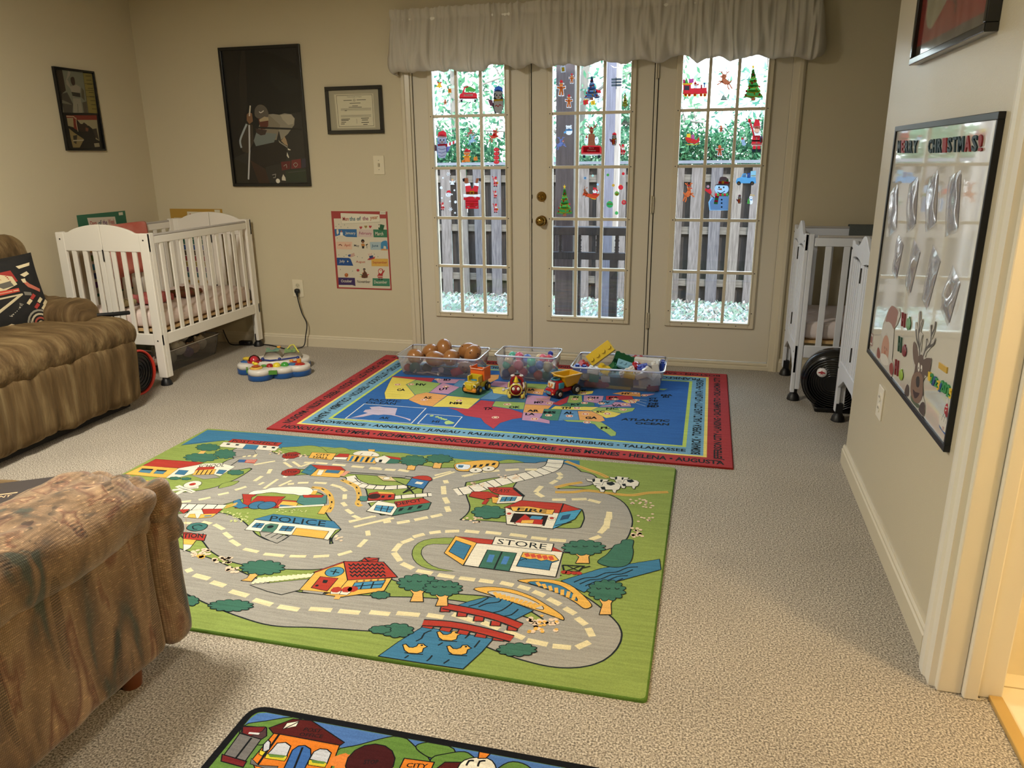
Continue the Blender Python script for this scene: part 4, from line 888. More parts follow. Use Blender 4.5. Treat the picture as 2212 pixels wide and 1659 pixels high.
# --- map rug ---
def map_rug():
    h = .008; A = Art(lambda x, y: fl(x, y, h), (0, 0, 1), lambda c: rugmat(dk(c, 1.22)))
    c4 = [(-2.172, 3.275), (.170, 3.268), (.165, 4.822), (-2.172, 4.830)]
    mb = MB(); rug_base(c4, h, .006, mb)
    V = Vector
    def rect(c, x0, x1, y0, y1): A.raw(c, [V((x0, y0, h)), V((x1, y0, h)), V((x1, y1, h)), V((x0, y1, h))])
    rect('d6c36a', -2.05, .052, 3.372, 4.725); rect('6c97b0', -2.034, .036, 3.388, 4.709); rect('a9bc5c', -1.925, -.045, 3.482, 4.612); rect('33609c', -1.908, -.063, 3.499, 4.594)
    def bt(txt, x0, x1, y0, hh, up=False, c=BK, flip=False):
        if not flip: A.text3(c, txt, V((x0, y0, h)), V((x1-x0, 0, 0)), V((0, hh, 0)), .035)
        else: A.text3(c, txt, V((x1, y0+hh, h)), V((x0-x1, 0, 0)), V((0, -hh, 0)), .02)
    dt = ' \u2022 '
    bt(dt.join(['HONOLULU', 'OLYMPIA', 'RICHMOND', 'CONCORD', 'BATON ROUGE', 'DES MOINES', 'HELENA', 'AUGUSTA']), -2.10, .13, 3.298, .048)
    bt(dt.join(['\u2022 PROVIDENCE', 'ANNAPOLIS', 'JUNEAU', 'RALEIGH', 'DENVER', 'HARRISBURG', 'TALLAHASSEE']), -2.0, -.045, 3.408, .05)
    bt(dt.join(['BOSTON', 'SANTA FE', 'JACKSON', 'LANSING', 'DOVER', 'ST PAUL', 'SPRINGFIELD', 'NASHVILLE']), -2.10, .12, 4.752, .048, flip=True)
    bt(dt.join(['FRANKFORT', 'CHEYENNE', 'INDIANAPOLIS', 'COLUMBUS', 'CHARLESTON', 'SALEM']), -1.99, .0, 4.638, .05, flip=True)
    def vt(txt, x, y0, y1, hh, down):
        if down: A.text3(BK, txt, V((x, y1, h)), V((0, y0-y1, 0)), V((hh, 0, 0)), .035)
        else: A.text3(BK, txt, V((x+hh, y0, h)), V((0, y1-y0, 0)), V((-hh, 0, 0)), .035)
    vt(dt.join(['BOISE', 'CARSON CITY', 'LINCOLN', 'PIERRE', 'AUSTIN', 'MADISON']), -2.135, 3.37, 4.70, .05, True)
    vt(dt.join(['HARTFORD', 'LITTLE ROCK', 'TRENTON', 'COLUMBIA', 'ALBANY']), -2.005, 3.42, 4.66, .05, True)
    vt(dt.join(['\u2022 JEFFERSON CITY', 'LANSING', 'SACRAMENTO', 'OKLAHOMA CITY']), .082, 3.33, 4.73, .05, False)
    vt(dt.join(['BISMARCK', 'TOPEKA', 'SALT LAKE CITY', 'ATLANTA', 'PHOENIX']), -.022, 3.40, 4.66, .045, False)
    S_ = '2c4f73'; w = .006
    B6 = (860, 560, 4.809); U1 = (580, 760, 4.424); U2 = (1000, 800, 3.6867)
    Y1, O1, P1, G1_, R1_, BL, T1 = 'd3c35c', 'd49a5c', 'b58aa4', '8fa860', 'ab4048', '5a86ac', '4a7a68'
    # western half (crop of bins and floor)
    A.C(*B6)
    A.fill(R1_, '-60,1215 380,1235 330,1290 180,1250 -60,1230', 0, w, S_)
    A.fill(P1, '380,1240 700,1250 620,1290 420,1285', 0, w, S_)
    A.fill(BL, '640,1255 960,1290 900,1370 560,1320', 0, w, S_)
    A.fill(O1, '880,1200 1050,1200 1040,1240 950,1285 860,1255', 0, w, S_)
    A.fill(P1, '1000,1265 1330,1290 1260,1350 950,1310', 0, w, S_)
    A.fill(P1, '465,1285 640,1330 520,1400 300,1380', 0, w, S_)
    A.fill(T1, '640,1330 980,1365 850,1450 520,1410', 0, w, S_); A.fill(BL, '980,1365 1090,1380 1330,1420 1250,1470 850,1450', 0, w, S_)
    A.fill(Y1, '930,1325 1100,1330 1220,1420 990,1390 980,1355', 0, w, S_); A.fill('4a6f88', '1090,1420 1360,1440 1310,1490 1000,1465', 0, w, S_)
    A.fill(G1_, '190,1255 440,1290 320,1385 180,1410 80,1300', 0, w, S_)
    A.fill(Y1, '-60,1225 185,1252 80,1300 185,1425 100,1455 -130,1450 -140,1390 -100,1300', 0, w, S_)
    A.fill(O1, '190,1405 290,1385 510,1412 355,1528 240,1515 110,1460', 0, w, S_)
    A.fill(Y1, '515,1418 850,1450 730,1555 560,1535 355,1532', 0, w, S_)
    A.fill(R1_, '860,1465 1010,1480 980,1530 1180,1560 1300,1600 1300,1645 1190,1660 1060,1700 990,1760 900,1700 860,1650 700,1625 610,1570 520,1545 730,1555', 0, w, S_)
    A.fill(G1_, '1010,1475 1330,1490 1300,1560 1150,1550 980,1525', 0, w, S_)
    A.fill(G1_, '1340,1290 1560,1300 1520,1350 1320,1335', 0, w, S_)
    A.fill(O1, '1320,1335 1520,1350 1500,1410 1340,1390', 0, w, S_)
    for t, a, b, hh in (('CA', (-15, 1368), (70, 1368), 20), ('NV', (182, 1310), (290, 1316), 18), ('UT', (422, 1365), (525, 1352), -1), ('ID', (470, 1262), (545, 1262), 16), ('AZ', (262, 1446), (350, 1450), 18), ('NM', (532, 1505), (660, 1508), 20), ('TX', (885, 1568), (985, 1562), 24), ('OK', (1148, 1550), (1268, 1548), 20), ('IA', (1350, 1368), (1420, 1366), 18)):
        if hh < 0: hh = 20
        A.text('15181c', t, a, b, (a[0]+6, a[1]-hh-4), .05)
    star = [(-5, 1302), (135, 1300), (497, 1322), (270, 1460), (632, 1468), (1140, 1508), (1010, 1643), (410, 1248), (1440, 1385), (1290, 1440)]
    def stars(L):
        for p in L:
            A.disc('ddd0b8', p, .020, 12); A.disc('b5443a', p, .016, 12); A.disc('ddd0b8', p, .011, 5)
    A.ax = (Vector((1, 0, 0)), 0); stars(star)
    # eastern half
    A.C(*U2)
    A.fill(P1, '515,198 700,208 690,240 740,255 700,285 495,268', 0, w, S_)
    A.fill(O1, '495,270 705,282 640,345 480,335', 0, w, S_)
    A.fill(P1, '480,335 640,345 610,380 690,400 690,425 600,410 470,395', 0, w, S_)
    A.fill(T1, '650,308 785,312 755,400 700,398 625,380', 0, w, S_)
    A.fill(BL, '790,315 915,325 930,395 760,400', 0, w, S_)
    A.fill(O1, '915,325 1020,325 1110,365 1130,400 1090,410 930,398', 0, w, S_)
    A.fill(G1_, '800,395 930,398 1100,412 1160,450 1220,495 1215,520 1180,525 1140,495 1080,460 1050,430 990,415 830,408', 0, w, S_)
    A.fill(Y1, '1030,325 1150,320 1260,345 1210,370 1140,380 1080,350', 0, w, S_)
    A.fill(G1_, '1010,325 1080,295 1370,300 1350,325 1270,342 1150,320', 0, w, S_)
    A.fill(Y1, '735,285 1080,293 1020,320 700,308', 0, w, S_)
    A.fill('4a7a5c', '770,285 830,262 920,255 1040,255 1050,285 900,292', 0, w, S_)
    A.fill(R1_, '740,255 850,200 830,255 770,280 700,265', 0, w, S_)
    A.fill(P1, '1085,290 1210,252 1330,262 1340,288', 0, w, S_)
    A.fill(BL, '1060,265 1100,235 1140,240 1220,240 1180,272 1110,282', 0, w, S_)
    A.fill(G1_, '850,200 945,200 950,250 900,262 830,258', 0, w, S_)
    A.fill(P1, '965,200 1120,205 1110,240 1070,262 960,245', 0, w, S_)
    A.fill(R1_, '1140,205 1340,200 1360,232 1140,238', 0, w, S_)
    A.fill(O1, '1190,185 1280,170 1410,178 1415,210 1290,200', 0, w, S_)
    A.fill(Y1, '905,165 1040,165 1030,185 960,195 880,190', 0, w, S_)
    A.fill(P1, '1425,190 1530,188 1470,205 1430,208', 0, w, S_); A.fill(G1_, '1570,145 1630,148 1600,158 1565,155', 0, 0)
    A.fill(Y1, '1260,238 1400,232 1370,262 1310,260', 0, w*.7, S_)
    for t, a, b, hh in (('MO', (565, 265), (640, 262), 16), ('AR', (510, 330), (605, 332), 16), ('LA', (495, 358), (572, 358), 16), ('MS', (640, 345), (740, 345), 18), ('AL', (800, 350), (880, 348), 18), ('TN', (778, 308), (858, 306), 13), ('KY', (858, 280), (940, 280), 13), ('GA', (972, 388), (1068, 388), 18), ('FL', (1095, 468), (1172, 466), 16), ('SC', (1058, 340), (1128, 336), 14), ('NC', (1138, 314), (1232, 312), 13), ('VA', (1180, 288), (1265, 286), 13), ('WV', (1075, 262), (1170, 264), 12), ('OH', (990, 226), (1078, 226), 13), ('PA', (1160, 228), (1240, 226), 14), ('NY', (1262, 192), (1335, 192), 12), ('IN', (878, 222), (918, 222), 14), ('MI', (915, 168), (975, 168), 12), ('MD', (1465, 295), (1560, 295), 16), ('DE', (1475, 275), (1555, 275), 14), ('NJ', (1480, 252), (1550, 252), 14), ('CT', (1480, 232), (1545, 232), 12), ('RI', (1590, 218), (1640, 218), 10), ('MA', (1575, 205), (1670, 205), 11)):
        A.text('15181c', t, a, b, (a[0]+4, a[1]-hh-2), .05)
    for s_ in ('1390,245 1460,262', '1380,262 1455,285', '1400,230 1465,240'): A.line('a9bccc', s_, .004)
    A.text(BK, 'ATLANTIC', (1255, 398), (1640, 412), (1268, 380), .04); A.text(BK, 'OCEAN', (1368, 430), (1640, 440), (1375, 412), .04)
    stars([(597, 176), (570, 387), (683, 358), (848, 364), (908, 300), (968, 260), (975, 348), (988, 414), (1150, 346), (1275, 314), (1290, 272), (1105, 264), (1015, 232), (1212, 230), (1375, 182), (890, 230), (960, 182), (350, 272), (690, 262), (1445, 200), (1340, 245), (1380, 238), (1350, 255)][1:])
    A.C(*U1)
    A.text(BK, 'PACIFIC', (958, 468), (1260, 482), (975, 448), .01); A.text(BK, 'OCEAN', (925, 495), (1210, 505), (940, 475), .01)
    A.line('c9cfd0', '735,638 915,498 1505,540 1365,685', .006, 0, True); A.line('c9cfd0', '1425,688 1515,595 1850,622 1770,718', .006, 0, True)
    A.fill('b0a5b8', '785,632 900,600 950,585 905,575 925,555 985,548 965,528 1060,522 1100,530 1230,540 1210,605 1270,620 1360,645 1355,662 1310,640 1230,618 1170,605 1100,600 1050,605 1000,600 900,622', 0)
    A.text(BK, 'AK', (1055, 640), (1150, 645), (1075, 620), .02); A.text(BK, 'HI', (1558, 675), (1625, 678), (1572, 655), .02)
    A.fill('a5c07a', '1690,665 1720,655 1780,680 1760,690 1695,695 1680,680'); A.dots('a5c07a', '1560,612 1610,622 1640,632 1665,642 1690,648', .012)
    mats = merge_art(A, mb, [rugmat('a84042'), rugmat('7e221d')])
    o = mb.build('map_rug', mats); tag(o, 'red bordered blue rug printed with a United States map, lying before the glazed doors', 'rug')
map_rug()

# --- third rug at the bottom edge ---
def near_rug():
    h = .010; A = Art(lambda x, y: fl(x, y, h), (0, 0, 1), rugmat, clip=(-1.035, 1.3, -.5, 1.39))
    mb = MB(); rug_base([(-1.062, -.30), (1.29-.42, -.30), (1.29-.42, 1.412), (-1.062, 1.412)], h, .05, mb)
    V = Vector; r = .03; pts = []
    c4 = [(-1.04, -.278), (.848, -.278), (.848, 1.39), (-1.04, 1.39)]
    for i in range(4):
        p = V(c4[i]); a = (V(c4[i-1])-p).normalized(); b = (V(c4[(i+1) % 4])-p).normalized()
        for k in range(7): t = k/6; pts.append((p+a*r)*(1-t)**2+p*2*t*(1-t)+(p+b*r)*t*t)
    A.raw('5d7f3c', [V((p.x, p.y, h)) for p in pts])
    A.clip = None; sky = [V((-1.0385, 1.33, h)), V((-1.0385, 1.36, h)), V((-1.03, 1.382, h)), V((-1.01, 1.389, h)), V((.82, 1.389, h)), V((.84, 1.38, h)), V((.847, 1.36, h)), V((.847, 1.30, h))]
    A.raw('4a6ea8', sky)
    A.C(400, 1500, 2.4043); A.clip = (-1.038, .847, -.27, 1.389); w = .006; K = '181a1c'
    for s_ in ('300,165 420,140 560,120 600,150 450,250 300,250', '780,300 900,265 1050,225 1130,222 1190,270 1260,330 1250,430 780,430', '1200,270 1260,250 1340,255 1400,300 1300,330 1240,310', '1280,335 1360,310 1450,300 1500,330 1600,400 1300,420', '1620,400 1680,355 1750,360 1800,400 1700,430'):
        A.fill('5d7f3c', s_, 3, w, K)
    A.fill('4a3638', '300,165 420,175 420,215 390,235 290,205', 0, w, K); A.fill('6b6867', '285,205 390,235 310,345 205,315', 0, w, K); A.fill('6a2426', '195,315 315,350 300,375 190,345', 0, w, K); A.fill('6a2426', '300,170 415,170 400,190 340,215 300,200', 0, w*.7, K); A.line(K, '345,225 260,335', .005); A.line('c9c9c9', '330,200 385,205', .006)
    A.fill('cd7428', '470,195 500,205 800,262 740,420 380,420 350,340', 0, w, K)
    A.fill('4f1d1c', '440,175 560,130 660,128 822,250 805,262 500,205 460,200', 0, w, K); A.fill('d9d2c2', '530,150 590,140 575,165 510,178', 0, w*.6, K); A.line(K, '515,178 590,142', .003)
    A.text(K, 'POST', (610, 190), (700, 200), (625, 172), .01); A.text(K, 'OFFICE', (590, 215), (710, 228), (600, 197), .01)
    A.line(K, '490,205 370,375', .006)
    for s_, c in (('450,290 480,255 520,252 545,270 525,320 430,310', 'b9bcc4'), ('670,300 700,285 735,288 755,305 735,355 650,335', 'b9bcc4'), ('410,260 430,240 440,250 435,285 405,300', 'b9bcc4')): A.fill(c, s_, 0, w, K)
    for s_ in ('425,310 530,322 515,345 415,330', '645,340 735,358 725,378 640,365', '390,290 415,300 400,318 385,310'): A.fill('c9b832', s_, 0, w*.6, K)
    for s_ in ('430,310 525,318 510,330 440,325', '655,340 730,350 720,362 660,355'): A.fill('5d7f3c', s_)
    A.fill('3a62a0', '560,290 590,270 620,268 648,285 650,320 600,420 500,420', 0, w, K); A.line(K, '610,275 560,400', .005)
    A.fill('6b6867', '345,335 380,370 480,375 470,400 340,360', 0, w*.6, K)
    for x, y in ((790, 345), (820, 335), (870, 335), (895, 320), (850, 360), (1045, 375), (815, 375)): A.dots('cf7a3a', [(x, y)], .018)
    A.ax = (Vector((1, 0, 0)), 0); A.disc('3f1a1c', (962, 352), .055, 14, w, K); A.text(K, 'STOP', (925, 362), (1000, 362), (932, 340), .01)
    A.fill('d07a2c', '1140,335 1290,355 1260,420 1100,420', 0, w, K); A.text(K, 'CITY', (1145, 378), (1255, 385), (1155, 355), .02)
    A.fill('4f1d1c', '1350,355 1430,355 1425,400 1290,400', 0, w, K)
    A.fill('d9d4c4', '1420,380 1450,345 1510,330 1570,335 1605,365 1600,420 1420,420', 2, w, K); A.fill('d07a2c', '1530,300 1575,298 1580,310 1560,330 1525,330', 0, w, K); A.line(K, '1460,370 1475,345 1500,345', .005, 2); A.line(K, '1520,375 1530,348 1560,345', .005, 2)
    mats = merge_art(A, mb, [rugmat('16171a'), rugmat('101113')])
    o = mb.build('play_rug', mats); tag(o, 'black edged play rug at the bottom edge, printed with an orange post office', 'rug')
near_rug()
# ---------- cribs ----------
CW_ = mat('e9e4da', .38, spec=.5); CWC = mat('dfe2ea', .38, spec=.5); BLK = mat('121214', .45); BLKG = mat('0b0b0d', .2, spec=.6); HOLE = mat('2a2520', .6)
def part(mb, name, m, root, bevel=0, clean=False):
    o = mb.build(name, m, root, bevel, clean=clean); return o
def crib(loc, rz, W, L, style, m, label, nslat=10):
    root = empty('folding_crib', loc, label, 'crib', rz=rz)
    H = .935; t = .022; leg = .06 if style == 'arch' else .036
    def top(u, pk):
        return top_(u)-.001
    def top_(u):   # height of the end panel's top edge across its width, u in 0..1
        if style == 'arch':
            return H+(.05*max(0, sin(pi*min(1, max(0, (u-.14)/.72))))**.7 if .14 < u < .86 else 0)
        v = abs(u-.5)*2
        return H-.012+.060*(.5+.5*cos(pi*min(1, v/.55)))+.014*(.5-.5*cos(pi*min(1, max(0, (v-.7)/.2))))
    for e, y in ((0, 0), (1, L-t)):
        # end panel: two hinged halves
        for hv in (0, 1):
            u0, u1 = (0, .497) if hv == 0 else (.503, 1)
            N = 24; up = [(W*(u0+(u1-u0)*i/N), top(u0+(u1-u0)*i/N, 0)) for i in range(N+1)]
            hb = .825
            if style == 'arch': lo = [(W*u1, hb), (W*u0, hb)]
            else: lo = [(W*(u0+(u1-u0)*i/N), hb+.02+.022*abs(sin(pi*(u0+(u1-u0)*i/N)*2))) for i in range(N, -1, -1)]
            f = MB(); f.prism(up+lo, ((0, y+t-.002, 0), (1, 0, 0), (0, 0, 1)), t-.004)
            part(f, 'end_rail', m, root, .003); f = MB()
            lo2 = [(W*(u0+(u1-u0)*i/N), .255+(0 if style == 'arch' else -.09*max(0, abs(u0+(u1-u0)*i/N-.5)*2-.4)/.6)) for i in range(N, -1, -1)]
            f.prism([(W*(u0+(u1-u0)*i/N), .325) for i in range(N+1)]+lo2, ((0, y+t-.002, 0), (1, 0, 0), (0, 0, 1)), t-.004)
            part(f, 'end_rail', m, root, .003)
            xs = [.115, .20, .285, .37, .455] if hv == 0 else [.545, .63, .715, .80, .885]
            xs = [x for x in (xs if style != 'arch' else ([.17, .29, .40] if hv == 0 else [.60, .71, .83]))]
            for u in xs:
                f = MB(); f.box(W*u-.015, W*u+.015, y+.005, y+.017, .32, .85); part(f, 'slat', m, root, .002)
            f = MB(); a = W*.497-.035 if hv == 0 else W*.503; f.box(a, a+.035, y+.004, y+t-.004, .32, .85); part(f, 'hinged_stile', m, root, .002)
        for z in (.42, .80): f = MB(); f.box(W*.5-.003, W*.5+.003, y-.002, y+.004, z-.035, z+.035); part(f, 'hinge', HOLE, root)
        for x in (0, W-leg):
            f = MB(); f.box(x, x+leg, y, y+t, .05, H); part(f, 'leg', m, root, .004)
            f = MB(); xi = x if x == 0 else x+leg-t; sl_ = .038 if style == 'arch' else .026; yy = (y+t) if e == 0 else (y-sl_)
            f.box(xi, xi+t, yy, yy+sl_, .05 if style == 'arch' else .07, H); part(f, 'leg', m, root, .004)
            cx = x+(.03 if x == 0 else leg-.03); cy = y+t/2+(.012 if e == 0 else -.012)
            f = MB(); f.box(cx-.014, cx+.014, cy-.017, cy+.017, .04, .095); f.lathe([(0, .045), (.018, .045), (.024, .034), (.030, .026), (.033, .012), (.036, .003), (.034, 0), (0, 0)], (cx, cy, 0), n=18); part(f, 'caster', BLK, root, .002)
            for z in (.895, .285):
              f = MB(); f.cyl((x+leg/2, y-.0015 if e == 0 else y+t-.001, z), (x+leg/2, y+.001 if e == 0 else y+t+.0015, z), .005, n=10); part(f, 'bolt', HOLE, root)
    # long sides
    for x in (.002, W-t+.002):
        f = MB(); f.box(x, x+t-.004, .05, L-.05, .87, .915); part(f, 'top_rail', m, root, .004)
        f = MB(); f.box(x-.001, x+t-.003, .062, L-.062, .915, .928); part(f, 'teething_rail', mat('b9b4b0', .4), root, .005)
        f = MB(); f.box(x, x+t-.004, .05, L-.05, .255, .325); part(f, 'bottom_rail', m, root, .004)
        for k in range(nslat):
            y = .06+(L-.12)*(k+.7)/(nslat+.4); f = MB(); f.box(x+.005, x+.015, y-.016, y+.016, .32, .875); part(f, 'slat', m, root, .002)
    f = MB(); f.box(.024, W-.024, .03, L-.03, .335, .350); part(f, 'mattress_board', mat('c9a878', .6), root)
    return root
crib((-3.862, 3.85, 0), 0, .655, 1.08, 'arch', CW_, 'white arched crib standing in the left corner beside the brown recliner')
crib((.498, 4.945, 0), R(-90), .585, .98, 'wave', CWC, 'white wavy topped crib nearest the glazed doors on the right', 9)
crib((.690, 4.092, 0), R(-90), .585, .98, 'wave', CWC, 'white wavy topped crib half hidden behind the partition corner', 9)
bpy.data.objects['folding_crib'].location = (-3.862, 3.85, 0)
def mattress(x0, x1, y0, y1, z0, z1, m, label):
    f = MB()
    def g(p, n): return p+n*(.004*noise.noise(p*9)+.0025*noise.noise(p*30))+Vector((0, 0, .01*noise.noise(p*6) if p.z > 0 else 0))
    f.soft(((x0+x1)/2, (y0+y1)/2, (z0+z1)/2), (x1-x0, y1-y0, z1-z0), .03, n=(16, 26, 6), f=g)
    o = f.build('crib_mattress', m); tag(o, label, 'mattress')
SHEET = mat('e2cfc6', .9, bump=.2, bscale=60)
mattress(-3.835, -3.235, 3.885, 4.895, .353, .455, SHEET, 'pale pink sheeted mattress inside the left corner crib')
mattress(.53, 1.45, 4.39, 4.915, .353, .46, mat('d9cdcb', .9, bump=.25, bscale=50), 'pale mattress inside the crib nearest the glazed doors')
mattress(.725, 1.64, 3.54, 4.06, .353, .46, mat('dcd6d4', .9), 'pale mattress inside the crib behind the partition corner')
# --- coral blanket hung over the back rail
def drape(name, label, cat, m, x, y0, y1, ztop, zin, zout, th=.004, seed=0, side=1, horiz=False, skew=0):
    f = MB(); NY, pts = 26, []
    prof = [(-.028, zout+(ztop-zout)*k/6) for k in range(6)]+[(-.026, ztop-.004), (-.014, ztop+.004), (.006, ztop+.006), (.022, ztop+.003), (.029, ztop-.006)]+[(.031, ztop-(ztop-zin)*k/8) for k in range(1, 9)]
    for l, off in ((0, 0), (1, th)):
        for j in range(NY+1):
            y = y0+(y1-y0)*j/NY
            for i, (dx, z) in enumerate(prof):
                w_ = (.012*noise.noise(Vector((y*14, z*3, seed)))+.006*noise.noise(Vector((y*40, z*5, seed))))*(min(1, max(0, (ztop-z)*6)))
                sg = 1 if dx > 0 else -1
                p = [x+side*(dx+sg*(off+abs(w_))), y+skew*(ztop-z), z+.02*noise.noise(Vector((y*6, 0, seed)))*(1 if i == len(prof)-1 else 0)]
                pts.append((p[1], p[0], p[2]) if horiz else tuple(p))
    k = len(prof); n = (NY+1)*k; fs = []
    for l in (0, 1):
        for j in range(NY):
            for i in range(k-1): a = l*n+j*k+i; fs.append((a, a+1, a+k+1, a+k) if l else (a, a+k, a+k+1, a+1))
    for j in range(NY):
        for i in (0, k-1): a = j*k+i; fs.append((a, a+k, a+k+n, a+n))
    for i in range(k-1):
        for j in (0, NY): a = j*k+i; fs.append((a, a+1, a+1+n, a+n))
    f.add(pts, fs, 0, True); o = f.build(name, m, clean=True); tag(o, label, cat); return o
drape('baby_blanket', 'coral pink blanket draped over the back rail of the left corner crib', 'blanket', mat('c4604f', .95, c2='d88a7c', noise_=.1, nscale=5, bump=.5, bscale=120), -3.851, 4.22, 4.60, .935, .60, .50, seed=3)
drape('baby_blanket', 'dark grey blanket hanging over the back rail of the crib nearest the doors', 'blanket', mat('5b605d', .95, bump=.6, bscale=150), 4.934, .80, 1.02, .935, .62, .65, seed=5, side=-1, horiz=True)
def crumple(name, label, m, c, d, seed, cat='cloth'):
    f = MB()
    def g(p, n):
        q = p.copy(); q.z += .5*d[2]*noise.noise(Vector((p.x*16, p.y*16, seed))); q += n*(.012*noise.noise(Vector((p.x*40, p.y*40, seed+p.z*30)))); q.z = max(q.z, -d[2]/2); return q
    f.soft(c, d, d[2]*.45, n=(18, 18, 5), f=g); o = f.build(name, m); tag(o, label, cat); return o
crumple('baby_blanket', 'crumpled pink cloth lying on the mattress of the left crib', mat('c06a66', .95, c2='a05048', nscale=20), (-3.50, 4.17, .487), (.20, .20, .05), 2, 'blanket')
crumple('baby_blanket', 'crumpled dark patterned cloth lying on the mattress of the left crib, nearer the wall', mat('5d5a2c', .95, c2='7a2f2a', nscale=45), (-3.45, 4.44, .482), (.16, .18, .04), 7, 'blanket')
crumple('baby_blanket', 'crumpled cream cloth in the near corner of the left crib', mat('c2b48a', .95, c2='8a8452', nscale=40), (-3.60, 3.99, .482), (.16, .13, .04), 9, 'blanket')

# ---------- recliner and sofa ----------
def velvet(name, c1, c2, c3, sc=7, st=(1, 1, 1)):
    m = bpy.data.materials.new(name); m.use_nodes = True; n = m.node_tree; b = n.nodes['Principled BSDF']; N = n.nodes.new
    t = N('ShaderNodeTexCoord'); mp = N('ShaderNodeMapping'); mp.inputs['Scale'].default_value = st; n.links.new(t.outputs['Object'], mp.inputs[0])
    no = N('ShaderNodeTexNoise'); no.inputs['Scale'].default_value = sc; no.inputs['Detail'].default_value = 6; no.inputs['Distortion'].default_value = .35; n.links.new(mp.outputs[0], no.inputs[0])
    cr = N('ShaderNodeValToRGB'); e = cr.color_ramp.elements; e[0].position = .30; e[0].color = lin(c1); e[1].position = .72; e[1].color = lin(c3); x = e.new(.5); x.color = lin(c2); n.links.new(no.outputs[0], cr.inputs[0]); n.links.new(cr.outputs[0], b.inputs['Base Color'])
    b.inputs['Roughness'].default_value = .75; b.inputs['Sheen Weight'].default_value = .5; b.inputs['Sheen Roughness'].default_value = .4; b.inputs['Sheen Tint'].default_value = lin('a08c66'); b.inputs['Specular IOR Level'].default_value = .15
    n2 = N('ShaderNodeTexNoise'); n2.inputs['Scale'].default_value = 2.2; n2.inputs['Detail'].default_value = 4; n.links.new(mp.outputs[0], n2.inputs[0]); bu = N('ShaderNodeBump'); bu.inputs['Strength'].default_value = .55; bu.inputs['Distance'].default_value = .02; n.links.new(n2.outputs[0], bu.inputs['Height']); n.links.new(bu.outputs[0], b.inputs['Normal'])
    return m
VEL = velvet('brown_velvet', '43331f', '5e4a30', '7c6848', 1, (4, 22, 10))
VELA = velvet('brown_velvet_arm', '43331f', '5e4a30', '7c6848', 1, (26, 4, 4))
VEL2 = velvet('brown_velvet_panel', '46351f', '624e33', '857150', 1, (16, 18, 2.5))
def pleat(p, k, amp, seed):  # soft vertical gathers
    return amp*noise.noise(Vector((p.y*k, p.x*k*.6, p.z*2+seed)))+amp*.5*noise.noise(Vector((p.y*k*2.3, p.x*k, p.z*3+seed)))
rec = empty('recliner', (-3.5, 2.8, 0), 'brown velvet reclining armchair against the left wall', 'armchair')
def rp(f, name, m, bevel=0): return ch(part(f, name, m, None, bevel), rec)
y1 = 3.46
f = MB()
def g(p, n):
    q = p+n*(pleat(p, 9, .018, 1)-.010*abs(noise.noise(Vector((p.y*17, 2, p.z*1.2))))); q.x += .02*sin((p.z+.2)*6) if n.x > .3 else 0
    return q
f.soft((-3.165, 2.75, .225), (.20, 1.46, .37), .05, n=(6, 90, 16), f=g); rp(f, 'footrest_panel', VEL2)
f = MB()
def g2(p, n):
    q = p+n*(.007*noise.noise(Vector((p.y*16, p.x*5, p.z*5)))+.005*noise.noise(Vector((p.y*30, p.x*8, p.z*8)))+.012*noise.noise(p*3.5)); return q
f.soft((-3.31, 2.75, .432), (.52, 1.54, .185), .09, n=(26, 110, 14), f=g2, T=TR(rot=(0, 2, 0))); rp(f, 'seat_cushion', VEL)
f = MB(); f.box(-3.95, -3.2, 2.0, 3.38, .06, .36); rp(f, 'base', mat('1d1712', .9), .02)
f = MB(); f.box(-3.9, -3.12, 2.0, 3.42, .012, .07); rp(f, 'plinth', mat('14110e', .9), .005)
f = MB()
def g3(p, n):
    q = p+n*(.012*noise.noise(Vector((p.x*10, p.y*14, p.z*9)))+.010*noise.noise(Vector((p.x*26, 3, p.z*4)))); q.z += -.02 if p.x > .28 else 0; return q
f.soft((-3.55, 3.37, .55), (.62, .225, .16), .082, n=(50, 14, 12), f=g3, T=TR(rot=(0, 2, 0))); rp(f, 'armrest', VELA)
f = MB(); f.soft((-3.58, 3.37, .29), (.68, .15, .44), .04, n=(20, 6, 14), f=lambda p, n: p+n*.012*noise.noise(p*8)); rp(f, 'side_panel', VEL2)
f = MB()
def g4(p, n): return p+n*(.014*noise.noise(p*5)+.006*noise.noise(p*15))
f.soft((-3.74, 2.86, .63), (.22, 1.30, .68), .10, n=(12, 40, 24), f=g4, T=TR(rot=(0, -10, 0))); rp(f, 'backrest', VEL)
f = MB(); f.soft((-3.66, 2.98, .545), (.30, .56, .075), .04, n=(14, 22, 6), f=g4); rp(f, 'seat_roll', VEL)
f = MB(); f.tube([(-3.26, 3.42, .53), (-3.20, 3.50, .525), (-3.17, 3.575, .52)], .012, 10); rp(f, 'recline_lever', BLK)
drape('chair_cover', 'light beige cloth laid over the back of the brown recliner', 'cover', mat('b3a98c', .9), -3.735, 2.55, 3.30, .965, .60, .80, seed=9)
